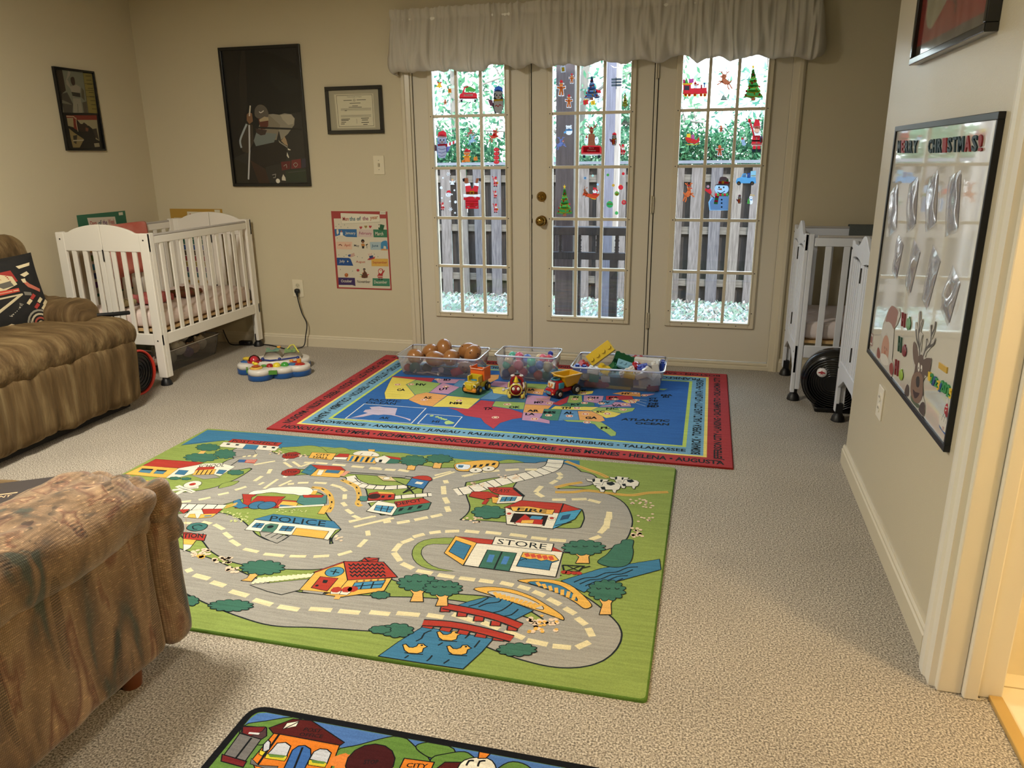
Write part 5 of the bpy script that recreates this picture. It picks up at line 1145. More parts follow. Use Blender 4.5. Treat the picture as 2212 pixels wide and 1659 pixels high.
# racing cushion
def cushion():
    A = Art(lambda x, y: Vector(((x-0)*.0042, 0, -(y)*.0042)), (0, -1, 0), lambda c: mat(c, .85), step=1e-5, base=.0)
    f = MB(); Wd, Hd, Td = .46, .40, .13
    def puff(u, v): return (max(0, (1-abs(u)**2.4))*max(0, (1-abs(v)**2.4)))**.42
    N = 30; vs = []
    for sgn in (1, -1):
        for j in range(N+1):
            for i in range(N+1):
                u, v = -1+2*i/N, -1+2*j/N; k = puff(u, v); sh = 1-.06*(1-abs(v))**.5*0
                vs.append((sgn*Td/2*k+.001*sgn, u*Wd/2*(1-.05*(1-v*v)), v*Hd/2*(1-.05*(1-u*u))))
    M = (N+1)**2; fs = []
    for s_ in (0, 1):
        for j in range(N):
            for i in range(N): a = s_*M+j*(N+1)+i; q = (a, a+1, a+N+2, a+N+1); fs.append(q if s_ == 0 else q[::-1])
    f.add(vs, fs, 0, True)
    mats = [mat('15120f', .85, c2='0c0a09', nscale=30)]
    def P(x, y):   # print coords -1..1 -> surface point
        k = puff(x, y); return Vector((Td/2*k+.0012, x*Wd/2*(1-.05*(1-y*y)), y*Hd/2*(1-.05*(1-x*x))))
    A = Art(lambda x, y: P(x, y), (1, 0, 0), lambda c: mat(c, .85), step=4e-5, base=1e-3)
    # subdivided fills follow the bulge
    def F(c, pts):
        pts = nums(pts); L = []
        for i, p in enumerate(pts):
            q = pts[(i+1) % len(pts)]
            for k in range(3): L.append((p[0]+(q[0]-p[0])*k/3, p[1]+(q[1]-p[1])*k/3))
        cx = sum(p[0] for p in L)/len(L); cy = sum(p[1] for p in L)/len(L); l = A.lay(); P3 = []
        rings = 4
        for r_ in range(1, rings+1): P3 += [A.q((cx+(p[0]-cx)*r_/rings, cy+(p[1]-cy)*r_/rings))+l for p in L]
        n = len(L); c0 = A.q((cx, cy))+l; fs = [(0, 1+i, 1+(i+1) % n) for i in range(n)]
        for r_ in range(rings-1): fs += [(1+r_*n+i, 1+(r_+1)*n+i, 1+(r_+1)*n+(i+1) % n, 1+r_*n+(i+1) % n) for i in range(n)]
        A.mb.add([c0]+P3, fs, A.mi(c))
    F('8f2a22', '-.9,.55 .35,.62 .42,.30 -.9,.15'); F('c4b48e', '-.8,.45 .1,.55 .33,.45 .38,.22 .1,.12 -.5,.12 -.8,.2'); F('5a564c', '-.1,.30 .25,.34 .3,.2 .05,.16'); F('8f2a22', '-.3,.56 .0,.57 -.05,.46 -.3,.42')
    F('b0402f', '-.9,.10 .38,.12 .38,.02 -.9,-.02'); F('d0c19c', '-.9,.06 .36,.075 .36,.055 -.9,.035')
    F('b8ab8a', '-.9,-.08 .42,-.04 .42,-.085 -.9,-.125'); F('b8ab8a', '.30,-.08 .42,-.08 -.55,-.66 -.70,-.66'); F('55524a', '-.9,-.2 -.35,-.16 -.3,-.24 -.6,-.45 -.9,-.45')
    F('c9ba96', '.50,.70 .85,.74 .82,.66 .55,.62'); F('c9ba96', '.52,.46 .70,.52 .74,.44 .60,.38'); F('b0604c', '.50,.30 .60,.10 .85,-.08 .88,.0 .66,.18 .56,.34'); F('c9ba96', '.50,.34 .60,.34 .60,.22 .52,.24'); F('6f6a5e', '.46,.0 .62,-.05 .62,-.14 .46,-.1')
    for k, (a, b2) in enumerate((((.50, -.28), 'c4b48e'), ((.62, -.16), '9c322a'), ((.64, -.42), '9c322a'), ((.76, -.28), 'c4b48e'), ((.80, -.48), 'c4b48e'), ((.88, -.36), 'c4b48e'))):
        x, y = a; F(b2, f'{x-.07},{y-.04} {x+.04},{y+.07} {x+.09},{y+.0} {x-.02},{y-.10}')
    A.text3('9a9484', 'GOODYEAR', P(.02, -.62), (P(.36, -.34)-P(.02, -.62)), Vector((0, -.03, .03)), .01)
    for k, c in enumerate(('8a8474', '15120f', 'b3a98e', '15120f', 'a2493c', '15120f', 'c4b48e')):
        r1 = .34-.045*k
        F(c, ' '.join(f'{.62+r1*cos(a)*.9},{-.92+r1*sin(a)*1.15}' for a in [pi*i/10 for i in range(11)]))
    F('c9ba96', '-.15,-.82 -.02,-.78 .08,-.84 .05,-.93 -.1,-.94'); F('9c322a', '-.10,-.83 -.02,-.81 .04,-.86 .0,-.91 -.08,-.90')
    mats = merge_art(A, f, mats)
    o = f.build('throw_cushion', mats); o.location = (-3.56, 3.12, .675); o.rotation_euler = (R(3), R(-14), R(-20))
    tag(o, 'black cushion with a red and white racing car print, on the brown recliner', 'cushion')
cushion()

# foreground sofa
def plaid():
    m = bpy.data.materials.new('sofa_weave'); m.use_nodes = True; n = m.node_tree; b = n.nodes['Principled BSDF']; N = n.nodes.new
    t = N('ShaderNodeTexCoord'); mp = N('ShaderNodeMapping'); mp.inputs['Scale'].default_value = (13, 13, 3.2); n.links.new(t.outputs['Object'], mp.inputs[0])
    no = N('ShaderNodeTexNoise'); no.inputs['Scale'].default_value = 1; no.inputs['Detail'].default_value = 2.5; no.inputs['Distortion'].default_value = .6; n.links.new(mp.outputs[0], no.inputs[0])
    cr = N('ShaderNodeValToRGB'); e = cr.color_ramp.elements; e[0].position = .33; e[0].color = lin('45463a'); e[1].position = .72; e[1].color = lin('a98a68')
    for p, c in ((.40, '66503a'), (.47, '7d6246'), (.56, '8c7154'), (.63, '6e4a34')): x = e.new(p); x.color = lin(c)
    n.links.new(no.outputs[0], cr.inputs[0])
    def wave(vec, s, ax):
        w_ = N('ShaderNodeTexWave'); w_.wave_type = 'BANDS'; w_.bands_direction = ax; w_.inputs['Scale'].default_value = s; w_.inputs['Distortion'].default_value = 1.5; w_.inputs['Detail'].default_value = 1; w_.inputs['Detail Scale'].default_value = 4; n.links.new(t.outputs['Object'], w_.inputs[0]); return w_
    a = wave(None, 75, 'Y'); c = wave(None, 55, 'Z'); mu = N('ShaderNodeMath'); mu.operation = 'MULTIPLY'; n.links.new(a.outputs[1], mu.inputs[0]); n.links.new(c.outputs[1], mu.inputs[1])
    mr = N('ShaderNodeMapRange'); mr.inputs[1].default_value = 0; mr.inputs[2].default_value = 1; mr.inputs[3].default_value = .78; mr.inputs[4].default_value = 1.45; n.links.new(mu.outputs[0], mr.inputs[0])
    s2 = N('ShaderNodeTexNoise'); s2.inputs['Scale'].default_value = 1; s2.inputs['Detail'].default_value = 1; m2 = N('ShaderNodeMapping'); m2.inputs['Scale'].default_value = (60, 60, 420); n.links.new(t.outputs['Object'], m2.inputs[0]); n.links.new(m2.outputs[0], s2.inputs[0])
    r2 = N('ShaderNodeMapRange'); r2.inputs[1].default_value = .60; r2.inputs[2].default_value = .74; r2.inputs[3].default_value = .97; r2.inputs[4].default_value = 2.0; n.links.new(s2.outputs[0], r2.inputs[0])
    mm = N('ShaderNodeMath'); mm.operation = 'MULTIPLY'; n.links.new(mr.outputs[0], mm.inputs[0]); n.links.new(r2.outputs[0], mm.inputs[1])
    mx = N('ShaderNodeMix'); mx.data_type = 'RGBA'; mx.blend_type = 'MULTIPLY'; mx.inputs[0].default_value = 1; n.links.new(cr.outputs[0], mx.inputs[6]); n.links.new(mm.outputs[0], mx.inputs[7]); n.links.new(mx.outputs[2], b.inputs['Base Color'])
    m3 = N('ShaderNodeMapping'); m3.inputs['Scale'].default_value = (24, 24, 3.2); m3.inputs['Location'].default_value = (3, 5, 1); n.links.new(t.outputs['Object'], m3.inputs[0]); n3 = N('ShaderNodeTexNoise'); n3.inputs['Scale'].default_value = 1; n3.inputs['Detail'].default_value = 0; n.links.new(m3.outputs[0], n3.inputs[0])
    r3 = N('ShaderNodeMapRange'); r3.inputs[1].default_value = .64; r3.inputs[2].default_value = .66; n.links.new(n3.outputs[0], r3.inputs[0]); w3 = wave(None, 45, 'Z'); w3.inputs['Distortion'].default_value = .3
    d3 = N('ShaderNodeMapRange'); d3.inputs[3].default_value = .35; d3.inputs[4].default_value = 1; n.links.new(w3.outputs[1], d3.inputs[0]); x3 = N('ShaderNodeMix'); x3.data_type = 'FLOAT'; x3.inputs[2].default_value = 1; n.links.new(r3.outputs[0], x3.inputs[0]); n.links.new(d3.outputs[0], x3.inputs[3])
    q3 = N('ShaderNodeMath'); q3.operation = 'MULTIPLY'; n.links.new(mm.outputs[0], q3.inputs[0]); n.links.new(x3.outputs[0], q3.inputs[1]); n.links.new(q3.outputs[0], mx.inputs[7])
    b.inputs['Roughness'].default_value = .85; b.inputs['Sheen Weight'].default_value = .35; b.inputs['Specular IOR Level'].default_value = .1
    bu = N('ShaderNodeBump'); bu.inputs['Strength'].default_value = .35; bu.inputs['Distance'].default_value = .003; n.links.new(mm.outputs[0], bu.inputs['Height']); n.links.new(bu.outputs[0], b.inputs['Normal'])
    return m
PL = plaid()
sof = empty('sofa', (-1.9, 1.1, 0), 'brown woven fabric sofa in the foreground at the left edge, seen from its arm', 'sofa')
def sp_(f, name, m, bevel=0): return ch(part(f, name, m, None, bevel), sof)
f = MB()
def gs(p, n):
    q = p+n*(.010*noise.noise(Vector((p.y*5, p.z*2.5, 1)))+.005*noise.noise(Vector((p.y*14, p.z*4, 7)))); return q
f.soft((-1.505, .98, .255), (.27, 1.05, .40), .03, n=(10, 50, 24), f=gs); sp_(f, 'arm_panel', PL)
f = MB()
def ga(p, n):
    k = .012*noise.noise(Vector((p.x*9, p.y*7, p.z*9)))+.008*noise.noise(Vector((p.x*22, p.y*16, 3)))
    if p.y > .42: k += .010*sin(math.atan2(p.z, p.x)*9)*min(1, (p.y-.42)*10)
    q = p+n*k; q.z += .03*(p.y+.55)*0; return q
f.soft((-1.51, .985, .478), (.32, 1.14, .175), .086, n=(22, 60, 16), f=ga); sp_(f, 'arm_roll', PL)
f = MB(); f.soft((-1.485, 1.545, .25), (.27, .10, .39), .04, n=(12, 6, 16), f=lambda p, n: p+n*.006*noise.noise(Vector((p.x*20, 0, p.z*5)))); sp_(f, 'arm_front', PL)
f = MB(); f.soft((-1.49, 1.565, .435), (.29, .11, .18), .05, n=(26, 10, 14), f=lambda p, n: p+n*(.008*sin(math.atan2(p.z, p.x)*11)+.004*noise.noise(p*30))); sp_(f, 'arm_gather', PL)
f = MB(); f.soft((-2.19, 1.20, .385), (1.04, .85, .19), .07, n=(24, 20, 8), f=g4); sp_(f, 'seat_cushion', VEL)
f = MB(); f.soft((-2.15, 1.10, .18), (1.10, .80, .22), .02, n=4); sp_(f, 'seat_base', PL)
f = MB(); f.soft((-2.0, .55, .50), (1.25, .30, .70), .09, n=(16, 8, 12), f=g4); sp_(f, 'backrest', PL)
for x, y in ((-1.43, 1.41), (-1.43, .55), (-2.6, 1.41)):
    f = MB(); f.cyl((x, y, 0), (x, y, .07), .026, .034, 20); sp_(f, 'leg', mat('6b3a1c', .35))
# magazine on the seat beside the arm
def magazine():
    root = empty('magazine', (-1.80, 1.45, .48), 'dark covered magazine lying on the seat of the foreground sofa', 'magazine')
    f = MB(); T = TR((-1.80, 1.43, .492), (2, -2, 28)); f.box(-.13, .13, -.10, .10, -.003, .003, 0, T); ch(f.build('pages', mat('c9c0ac', .6)), root)
    f = MB(); f.box(-.132, .132, -.102, .102, .003, .0042, 0, T); f.box(-.132, .132, -.102, .102, -.0042, -.003, 0, T)
    A = Art(lambda x, y: T @ Vector((x, y, .0042)), (T.to_3x3() @ Vector((0, 0, 1))), lambda c: mat(c, .4), step=3e-5, base=1e-4)
    A.fill('cda981', '-.12,.02 .06,.02 .06,.026 -.12,.026'); A.text('cda981', 'ENTERTAINMENT', (-.12, -.0), (.05, -.0), (-.12, .014)); A.text('cda981', 'YOUR HOME', (-.12, -.03), (.0, -.03), (-.12, -.016)); A.fill('e8e0c8', '-.12,-.085 -.06,-.085 -.06,-.06 -.12,-.06')
    ch(f.build('cover', merge_art(A, f, [mat('2e2626', .4)])), root)
magazine()
# black drum shaped fan with a red rim, between recliner and crib
root = empty('floor_fan', (-3.33, 3.66, 0), 'black drum shaped fan with a bright red rim, on the carpet between recliner and crib', 'fan')
f = MB(); f.lathe([(0, -.11), (.10, -.105), (.125, -.08), (.132, 0), (.132, .045), (.118, .05), (.05, .045), (0, .048)], (-3.30, 3.665, .134), ax='X', n=36); ch(f.build('housing', BLKG), root)
f = MB(); f.lathe([(.128, .035), (.137, .040), (.139, .052), (.133, .062), (.126, .058), (.126, .042)], (-3.30, 3.665, .134), ax='X', n=40); ch(f.build('rim', mat('d13a28', .4)), root)
f = MB()
for r_ in (.03, .05, .07, .09, .11): f.lathe([(r_-.002, .05), (r_, .054), (r_+.002, .05)], (-3.30, 3.665, .134), ax='X', n=30)
ch(f.build('grille', BLKG), root)
# black round heater fan under the right cribs
root = empty('floor_fan', (.70, 4.27, 0), 'large black round fan with a white badge, on the carpet between the two right cribs', 'fan')
T = TR((.70, 4.225, .178), (8, 0, -12))
f = MB(); f.T = T; f.lathe([(0, -.055), (.04, -.06), (.12, -.055), (.165, -.03), (.172, 0), (.168, .04), (.13, .075), (0, .085)], (0, 0, 0), ax='Y', n=44); ch(f.build('housing', BLKG), root)
f = MB(); f.T = T
for k in range(10): r_ = .045+.0125*k; f.lathe([(r_-.003, -.0545-.004*(1-(r_/.17)**2)), (r_, -.0665+.02*max(0, r_-.13)*10), (r_+.003, -.0545)], (0, 0, 0), ax='Y', n=44)
ch(f.build('grille', BLKG), root)
f = MB(); f.T = T; f.lathe([(0, -.0705), (.024, -.070), (.026, -.066), (.026, -.05)], (-.06, 0, .06), ax='Y', n=28)
A = Art(lambda x, y: T @ Vector((x*.75-.06, -.0712, y*.75+.06)), T.to_3x3() @ Vector((0, -1, 0)), lambda c: mat(c, .4), step=2e-5)
A.fill('a8303a', '-.022,.004 -.002,.012 0,.022 .002,.012 .022,.004 .022,-.004 .004,-.004 .012,-.016 0,-.008 -.012,-.016 -.004,-.004 -.022,-.004')
A.fill('a8303a', '-.026,.0 .026,.0 .026,-.003 -.026,-.003')
ch(f.build('badge', merge_art(A, f, [mat('e3dede', .4)])), root)
f = MB(); f.box(.61, .80, 4.18, 4.34, 0, .03); ch(f.build('foot', BLKG, bevel=.01), root)
# ---------- storage bins and toys ----------
BINM = glassmat('bin_plastic', (.95, .96, 1), .12, .9, white=.20, wcol=(.88, .90, 1))
BINR = glassmat('bin_rim', (.93, .95, 1), .15, 1, white=.85, wcol=(.88, .90, 1))
def bin_(name, x0, x1, y0, y1, z0, h, label, taper=.022, group=None, rim=.012):
    cx, cy = (x0+x1)/2, (y0+y1)/2; root = empty(name, (cx, cy, z0), label, 'bin', group)
    def loop(inset, z, r=.035):
        pts = []; a, b_ = (x1-x0)/2-inset, (y1-y0)/2-inset; r = max(.006, r-inset*.3)
        for k, (sx, sy) in enumerate(((1, 1), (-1, 1), (-1, -1), (1, -1))):
            for i in range(6): t = pi/2*k+pi/2*i/5; pts.append((cx+sx*(a-r)+r*cos(t), cy+sy*(b_-r)+r*sin(t), z))
        return pts
    f = MB(); L = [loop(rim, z0+h), loop(rim+.002, z0+h*.62), loop(rim+.006, z0+h*.6), loop(taper+rim-.002, z0+.012), loop(taper+rim+.008, z0+.002)]
    n = 24; f.add([v for l in L for v in l], [(i*n+j, (i+1)*n+j, (i+1)*n+(j+1) % n, i*n+(j+1) % n) for i in range(4) for j in range(n)]+[tuple(range(4*n, 5*n))], 0, True)
    ch(f.build('tub', BINM), root)
    f = MB(); L = [loop(rim, z0+h-.010), loop(.001, z0+h-.010), loop(0, z0+h-.002), loop(.003, z0+h), loop(rim, z0+h-.001)]
    f.add([v for l in L for v in l], [(i*n+j, ((i+1) % 5)*n+j, ((i+1) % 5)*n+(j+1) % n, i*n+(j+1) % n) for i in range(5) for j in range(n)], 0, True)
    ch(f.build('rim', BINR), root)
    for x in (x0+(x1-x0)*.12, x0+(x1-x0)*.32, x0+(x1-x0)*.68, x0+(x1-x0)*.88):
        for y in (y0+.004, y1-.006): f = MB(); f.box(x-.002, x+.002, y, y+.003, z0+h-.022, z0+h-.0105); ch(f.build('rib', BINR), root)
    return root
ZR = .0095   # on top of the map rug
bin_('storage_bin', -1.895, -1.338, 4.335, 4.665, ZR, .135, 'clear plastic bin holding brown potato shaped toys, leftmost on the map rug')
bin_('storage_bin', -1.245, -.850, 4.352, 4.612, ZR, .168, 'clear plastic bin of coloured play balls, middle one on the map rug')
bin_('storage_bin', -.757, -.198, 4.288, 4.665, ZR, .138, 'clear plastic bin heaped with large building bricks on the map rug')
bin_('storage_bin', -3.80, -3.365, 4.09, 4.66, 0, .155, 'clear plastic bin of soft toys under the left corner crib')
PLs = lambda c: mat(c, .28, spec=.5, coat=.2)
# potato shaped bodies
def potato(i, c, r, rot, label):
    root = empty('potato_body', c, label, 'toy', 'brown potato bodies in the left bin')
    T = TR(rot=rot)
    def shape(p): k = 1+.12*p.z; return Vector((p.x*k*1.02, p.y*k*.92, p.z*1.38+.03*p.x))
    f = MB(); r *= 1.13; f.ball(c, r, 0, 32, T=T, f=shape)
    ch(f.build('body', PLs('a5703f')), root)
    f = MB()
    for u, v in ((-.24, .5), (.24, .5), (0, .25), (0, 0), (-.95, .2), (.95, .2)):
        d = Vector((u, -math.sqrt(max(.02, 1-min(.98, u*u+v*v*.6))), v)); q = shape(d.normalized())*r*1.0; nrm = (T @ d.normalized()); w_ = Vector(c)+(T @ q)
        f.cyl(w_-nrm*.003, w_+nrm*.0012, .0042, n=10)
    ch(f.build('hole', mat('2b1508', .7)), root)
pot = [((-1.79, 4.44, .115), (.048), (70, 20, 10), 'brown potato body lying at the left end of the left bin'),
 ((-1.73, 4.54, .125), .045, (60, -20, 60), 'brown potato body behind the leftmost one in the left bin'),
 ((-1.635, 4.56, .138), .047, (10, 15, 150), 'brown potato body standing upright with a dark slot in the left bin'),
 ((-1.645, 4.425, .112), .046, (78, 30, -50), 'brown potato body at the front middle of the left bin'),
 ((-1.545, 4.44, .122), .048, (70, -45, 20), 'brown potato body with dark holes, front right of the left bin'),
 ((-1.475, 4.56, .135), .050, (50, 50, 30), 'brown potato body leaning at the back right of the left bin'),
 ((-1.425, 4.50, .135), .044, (30, 20, 70), 'brown potato body against the right end of the left bin'),
 ((-1.44, 4.40, .075), .036, (90, 30, 70), 'small pinkish potato body low in the right front of the left bin')]
for i, (c, r, rot, lb) in enumerate(pot): potato(i, c, r, rot, lb)
def toyball(name, c, r, col, label, cat='toy', group=None, squash=(1, 1, 1)):
    f = MB(); f.ball(c, (r*squash[0], r*squash[1], r*squash[2]), 0, 20); o = f.build(name, PLs(col), loc=c); tag(o, label, cat, group); return o
toyball('toy_cup', (-1.83, 4.395, .052), .026, 'c76a50', 'coral round toy piece in the front left corner of the left bin')
f = MB(); f.lathe([(0, -.014), (.034, -.014), (.038, 0), (.036, .014), (.02, .018), (0, .016)], (-1.775, 4.385, .055), ax='Y', n=26); o = f.build('toy_hat', PLs('4f7f7c')); tag(o, 'teal round toy hat in the front of the left bin', 'toy')
f = MB(); f.tube([(-1.76, 4.375, .028), (-1.72, 4.374, .026), (-1.69, 4.376, .034), (-1.66, 4.374, .03), (-1.62, 4.375, .024)], .006, 8)
for dx in (0, .010, .02): f.tube([(-1.76-.012+dx*.3, 4.374, .028+dx*.5), (-1.785+dx, 4.372, .030+dx)], .004, 6)
f.ball((-1.615, 4.375, .027), .011, n=10); o = f.build('toy_limb', PLs('ddd3c4')); tag(o, 'white toy arm with a gloved hand at the bottom of the left bin', 'toy')
f = MB(); f.ball((-1.60, 4.39, .05), (.02, .012, .018), n=12); f.tube([(-1.62, 4.385, .06), (-1.60, 4.38, .068), (-1.58, 4.385, .06)], .003, 6); o = f.build('toy_glasses', PLs('cfcfd6')); tag(o, 'pale toy glasses piece in the left bin near the front middle', 'toy')
f = MB(); f.soft((-1.49, 4.385, .048), (.09, .03, .05), .014, n=6, T=TR(rot=(0, -20, 0))); o = f.build('toy_shoe', PLs('c9493f')); tag(o, 'red toy shoe at the front right of the left bin', 'toy')
f = MB(); f.soft((-1.56, 4.395, .04), (.05, .03, .035), .008, n=4, T=TR(rot=(0, 20, 10))); o = f.build('toy_shoe', PLs('4a6c86')); tag(o, 'blue grey toy shoe beside the red one in the left bin', 'toy')
f = MB(); f.soft((-1.70, 4.40, .052), (.06, .03, .05), .012, n=4, T=TR(rot=(0, 30, 10))); o = f.build('toy_shoe', PLs('3c4a3e')); tag(o, 'dark green toy shoe under the potato bodies in the left bin', 'toy')
# play balls and eggs
balls = [(-1.205, 4.385, .045, .030, '3a4f7a', 'dark blue'), (-1.205, 4.39, .098, .027, '3fb58a', 'sea green'), (-1.165, 4.40, .125, .028, 'c9b48a', 'tan'), (-1.145, 4.395, .062, .030, 'b0623c', 'brown orange'), (-1.10, 4.39, .10, .031, 'd9524e', 'coral red'), (-1.075, 4.40, .055, .031, 'd94f60', 'pink red'),
 (-1.16, 4.50, .135, .028, '5fb9a4', 'teal'), (-1.11, 4.47, .142, .028, 'e06a86', 'pink'), (-1.055, 4.46, .135, .028, '5a7bd0', 'light blue'), (-1.02, 4.395, .128, .028, '4fc49a', 'mint green'), (-1.01, 4.40, .075, .030, '3d5ea8', 'royal blue'), (-.965, 4.39, .108, .028, '4a6fc0', 'mid blue'),
 (-.975, 4.39, .045, .031, 'd2563a', 'orange red'), (-.915, 4.392, .10, .030, 'c2ad78', 'yellow tan'), (-.925, 4.40, .042, .031, '3f7a5a', 'dark green'), (-.975, 4.46, .14, .028, 'e2cfa8', 'cream'), (-.955, 4.45, .145, .026, 'e8768a', 'rose'), (-.905, 4.46, .14, .027, 'd85f72', 'deep pink'), (-.90, 4.50, .163, .017, '2a3fae', 'small navy'),
 (-1.18, 4.46, .07, .030, 'e8a040', 'amber'), (-.93, 4.50, .08, .031, 'd9b84a', 'mustard'), (-1.04, 4.50, .07, .031, '58b07a', 'grass green'), (-1.10, 4.54, .09, .031, '8a5ab0', 'violet')]
for x, y, z, r, c, nm in balls:
    y += .034 if y < 4.42 else .012; x = min(max(x, -1.178), -.916)
    f = MB(); sq = (1, .95, 1.12) if nm in ('mint green', 'yellow tan', 'coral red', 'tan') else (1, 1, 1)
    f.ball((x, y, z), (r*sq[0], r*sq[1], r*sq[2]), 0, 20); o = f.build('play_egg' if sq != (1, 1, 1) else 'play_ball', PLs(c), loc=(x, y, z)); tag(o, f'{nm} plastic {"egg" if sq != (1, 1, 1) else "ball"} in the middle bin', 'ball')
# bricks
def brick(c, size, nx, ny, rot, col, label, studs=True):
    c = (c[0], c[1]+(.037 if c[1] < 4.345 and c[2] < .1 else .012 if c[1] < 4.36 else 0), c[2]); root = empty('building_brick', c, label, 'brick')
    T = TR(c, rot); f = MB(); w_, d, h = [q*1.12 for q in size]; f.T = T
    f.box(-w_/2, w_/2, -d/2, d/2, -h/2, h/2); o = f.build('block', PLs(col), bevel=.0015); ch(o, root)
    for i in range(nx):
        for j in range(ny):
            f = MB(); f.T = T; x = -w_/2+w_*(i+.5)/nx; y = -d/2+d*(j+.5)/ny; r = min(w_/nx, d/ny)*.33
            f.cyl((x, y, h/2-.001), (x, y, h/2+r*.9), r, r*.96, 14); ch(f.build('stud', PLs(col)), root)
yb, gb, wb, rb_, bb, lb_ = 'e2c11f', '14532e', 'ded9cf', 'b51f26', '1f3fa0', '8fc3dc'
T_ = [((-.600, 4.50, .185), (.150, .066, .062), 4, 1, (70, -38, 12), yb, 'large yellow building brick tilted on top of the right bin heap'),
 ((-.455, 4.475, .150), (.115, .06, .05), 4, 2, (-50, 20, 5), gb, 'large dark green building brick with open tubes on the heap'),
 ((-.435, 4.415, .140), (.10, .045, .018), 4, 1, (40, 18, 5), lb_, 'pale blue flat building brick on top of the green one'),
 ((-.315, 4.475, .150), (.135, .042, .04), 4, 1, (95, 2, -4), wb, 'long white building brick with studs facing out, right part of the heap'),
 ((-.69, 4.40, .125), (.05, .05, .04), 2, 2, (10, 35, 30), rb_, 'small red building brick at the left end of the heap'),
 ((-.70, 4.345, .118), (.075, .035, .03), 2, 1, (5, 4, 0), bb, 'blue building brick at the left front rim of the bin'),
 ((-.62, 4.335, .117), (.06, .035, .028), 2, 1, (8, 6, -8), wb, 'white building brick beside the blue one at the front rim'),
 ((-.56, 4.355, .122), (.07, .04, .03), 2, 1, (15, 22, -12), yb, 'short yellow building brick under the large yellow one'),
 ((-.42, 4.335, .120), (.085, .03, .022), 3, 1, (25, -28, 8), wb, 'slanting white building brick at the front middle rim'),
 ((-.405, 4.325, .108), (.06, .04, .03), 2, 1, (20, 10, 8), yb, 'yellow building brick peeping out under the slanting white one'),
 ((-.375, 4.42, .125), (.05, .05, .04), 2, 2, (30, 30, 30), rb_, 'dark red building brick between the green and white ones'),
 ((-.335, 4.40, .128), (.06, .045, .035), 2, 1, (20, -12, 15), '4a57b8', 'violet blue building brick in the middle right of the heap'),
 ((-.255, 4.385, .130), (.035, .04, .085), 1, 2, (10, -14, 5), wb, 'upright white building brick at the right end of the heap'),
 ((-.29, 4.36, .115), (.07, .045, .04), 2, 1, (75, 40, 10), wb, 'white building brick with round studs near the right front rim'),
 ((-.225, 4.50, .125), (.03, .06, .045), 1, 2, (0, 4, 0), bb, 'dark blue building brick in the right back corner of the bin'),
 ((-.33, 4.33, .112), (.075, .035, .03), 2, 1, (18, -24, -10), 'd8d2c0', 'cream building brick at the right front rim'),
 ((-.375, 4.55, .135), (.06, .05, .04), 2, 2, (10, 5, 20), 'b03038', 'red building brick behind the green one'),
 ((-.50, 4.42, .112), (.06, .05, .04), 2, 2, (25, 40, 30), '1d6a45', 'green building brick beside the large yellow one'),
 # seen through the bin's front
 ((-.46, 4.335, .050), (.135, .04, .048), 4, 1, (2, 0, 0), '33523f', 'dark green building brick low behind the bin front'),
 ((-.46, 4.335, .088), (.125, .035, .02), 4, 1, (0, 0, 0), '6fa3b8', 'pale blue building brick resting on the low dark green one'),
 ((-.62, 4.335, .068), (.05, .04, .045), 2, 1, (4, 5, 10), '4a9a86', 'teal building brick behind the bin front, left of middle'),
 ((-.60, 4.335, .030), (.15, .04, .03), 4, 1, (88, 0, 0), 'b5484a', 'long red building brick on the bin floor'),
 ((-.47, 4.33, .018), (.13, .035, .016), 4, 1, (0, 2, 0), 'd9bb3a', 'long yellow building brick on the bin floor'),
 ((-.29, 4.34, .060), (.11, .04, .045), 4, 2, (92, -8, 0), 'e0dacb', 'white building brick with two rows of studs against the bin front'),
 ((-.27, 4.335, .025), (.06, .04, .035), 2, 1, (20, -10, 10), 'b8484c', 'red building brick in the right bottom corner of the bin'),
 ((-.545, 4.333, .066), (.05, .035, .035), 2, 1, (5, -4, -10), 'e6e2da', 'white building brick behind the bin front beside the teal one'),
 ((-.685, 4.335, .070), (.05, .04, .045), 1, 1, (75, 10, 30), 'cfc6b6', 'beige building brick behind the left end of the bin front'),
 ((-.69, 4.335, .030), (.045, .04, .04), 1, 1, (10, 10, 20), '5c6a8a', 'slate blue building brick in the left bottom corner of the bin'),
 ((-.65, 4.335, .052), (.09, .02, .02), 3, 1, (85, 0, 0), 'e0d37a', 'pale yellow building brick with studs facing the bin front')]
for a in T_: brick(*a)
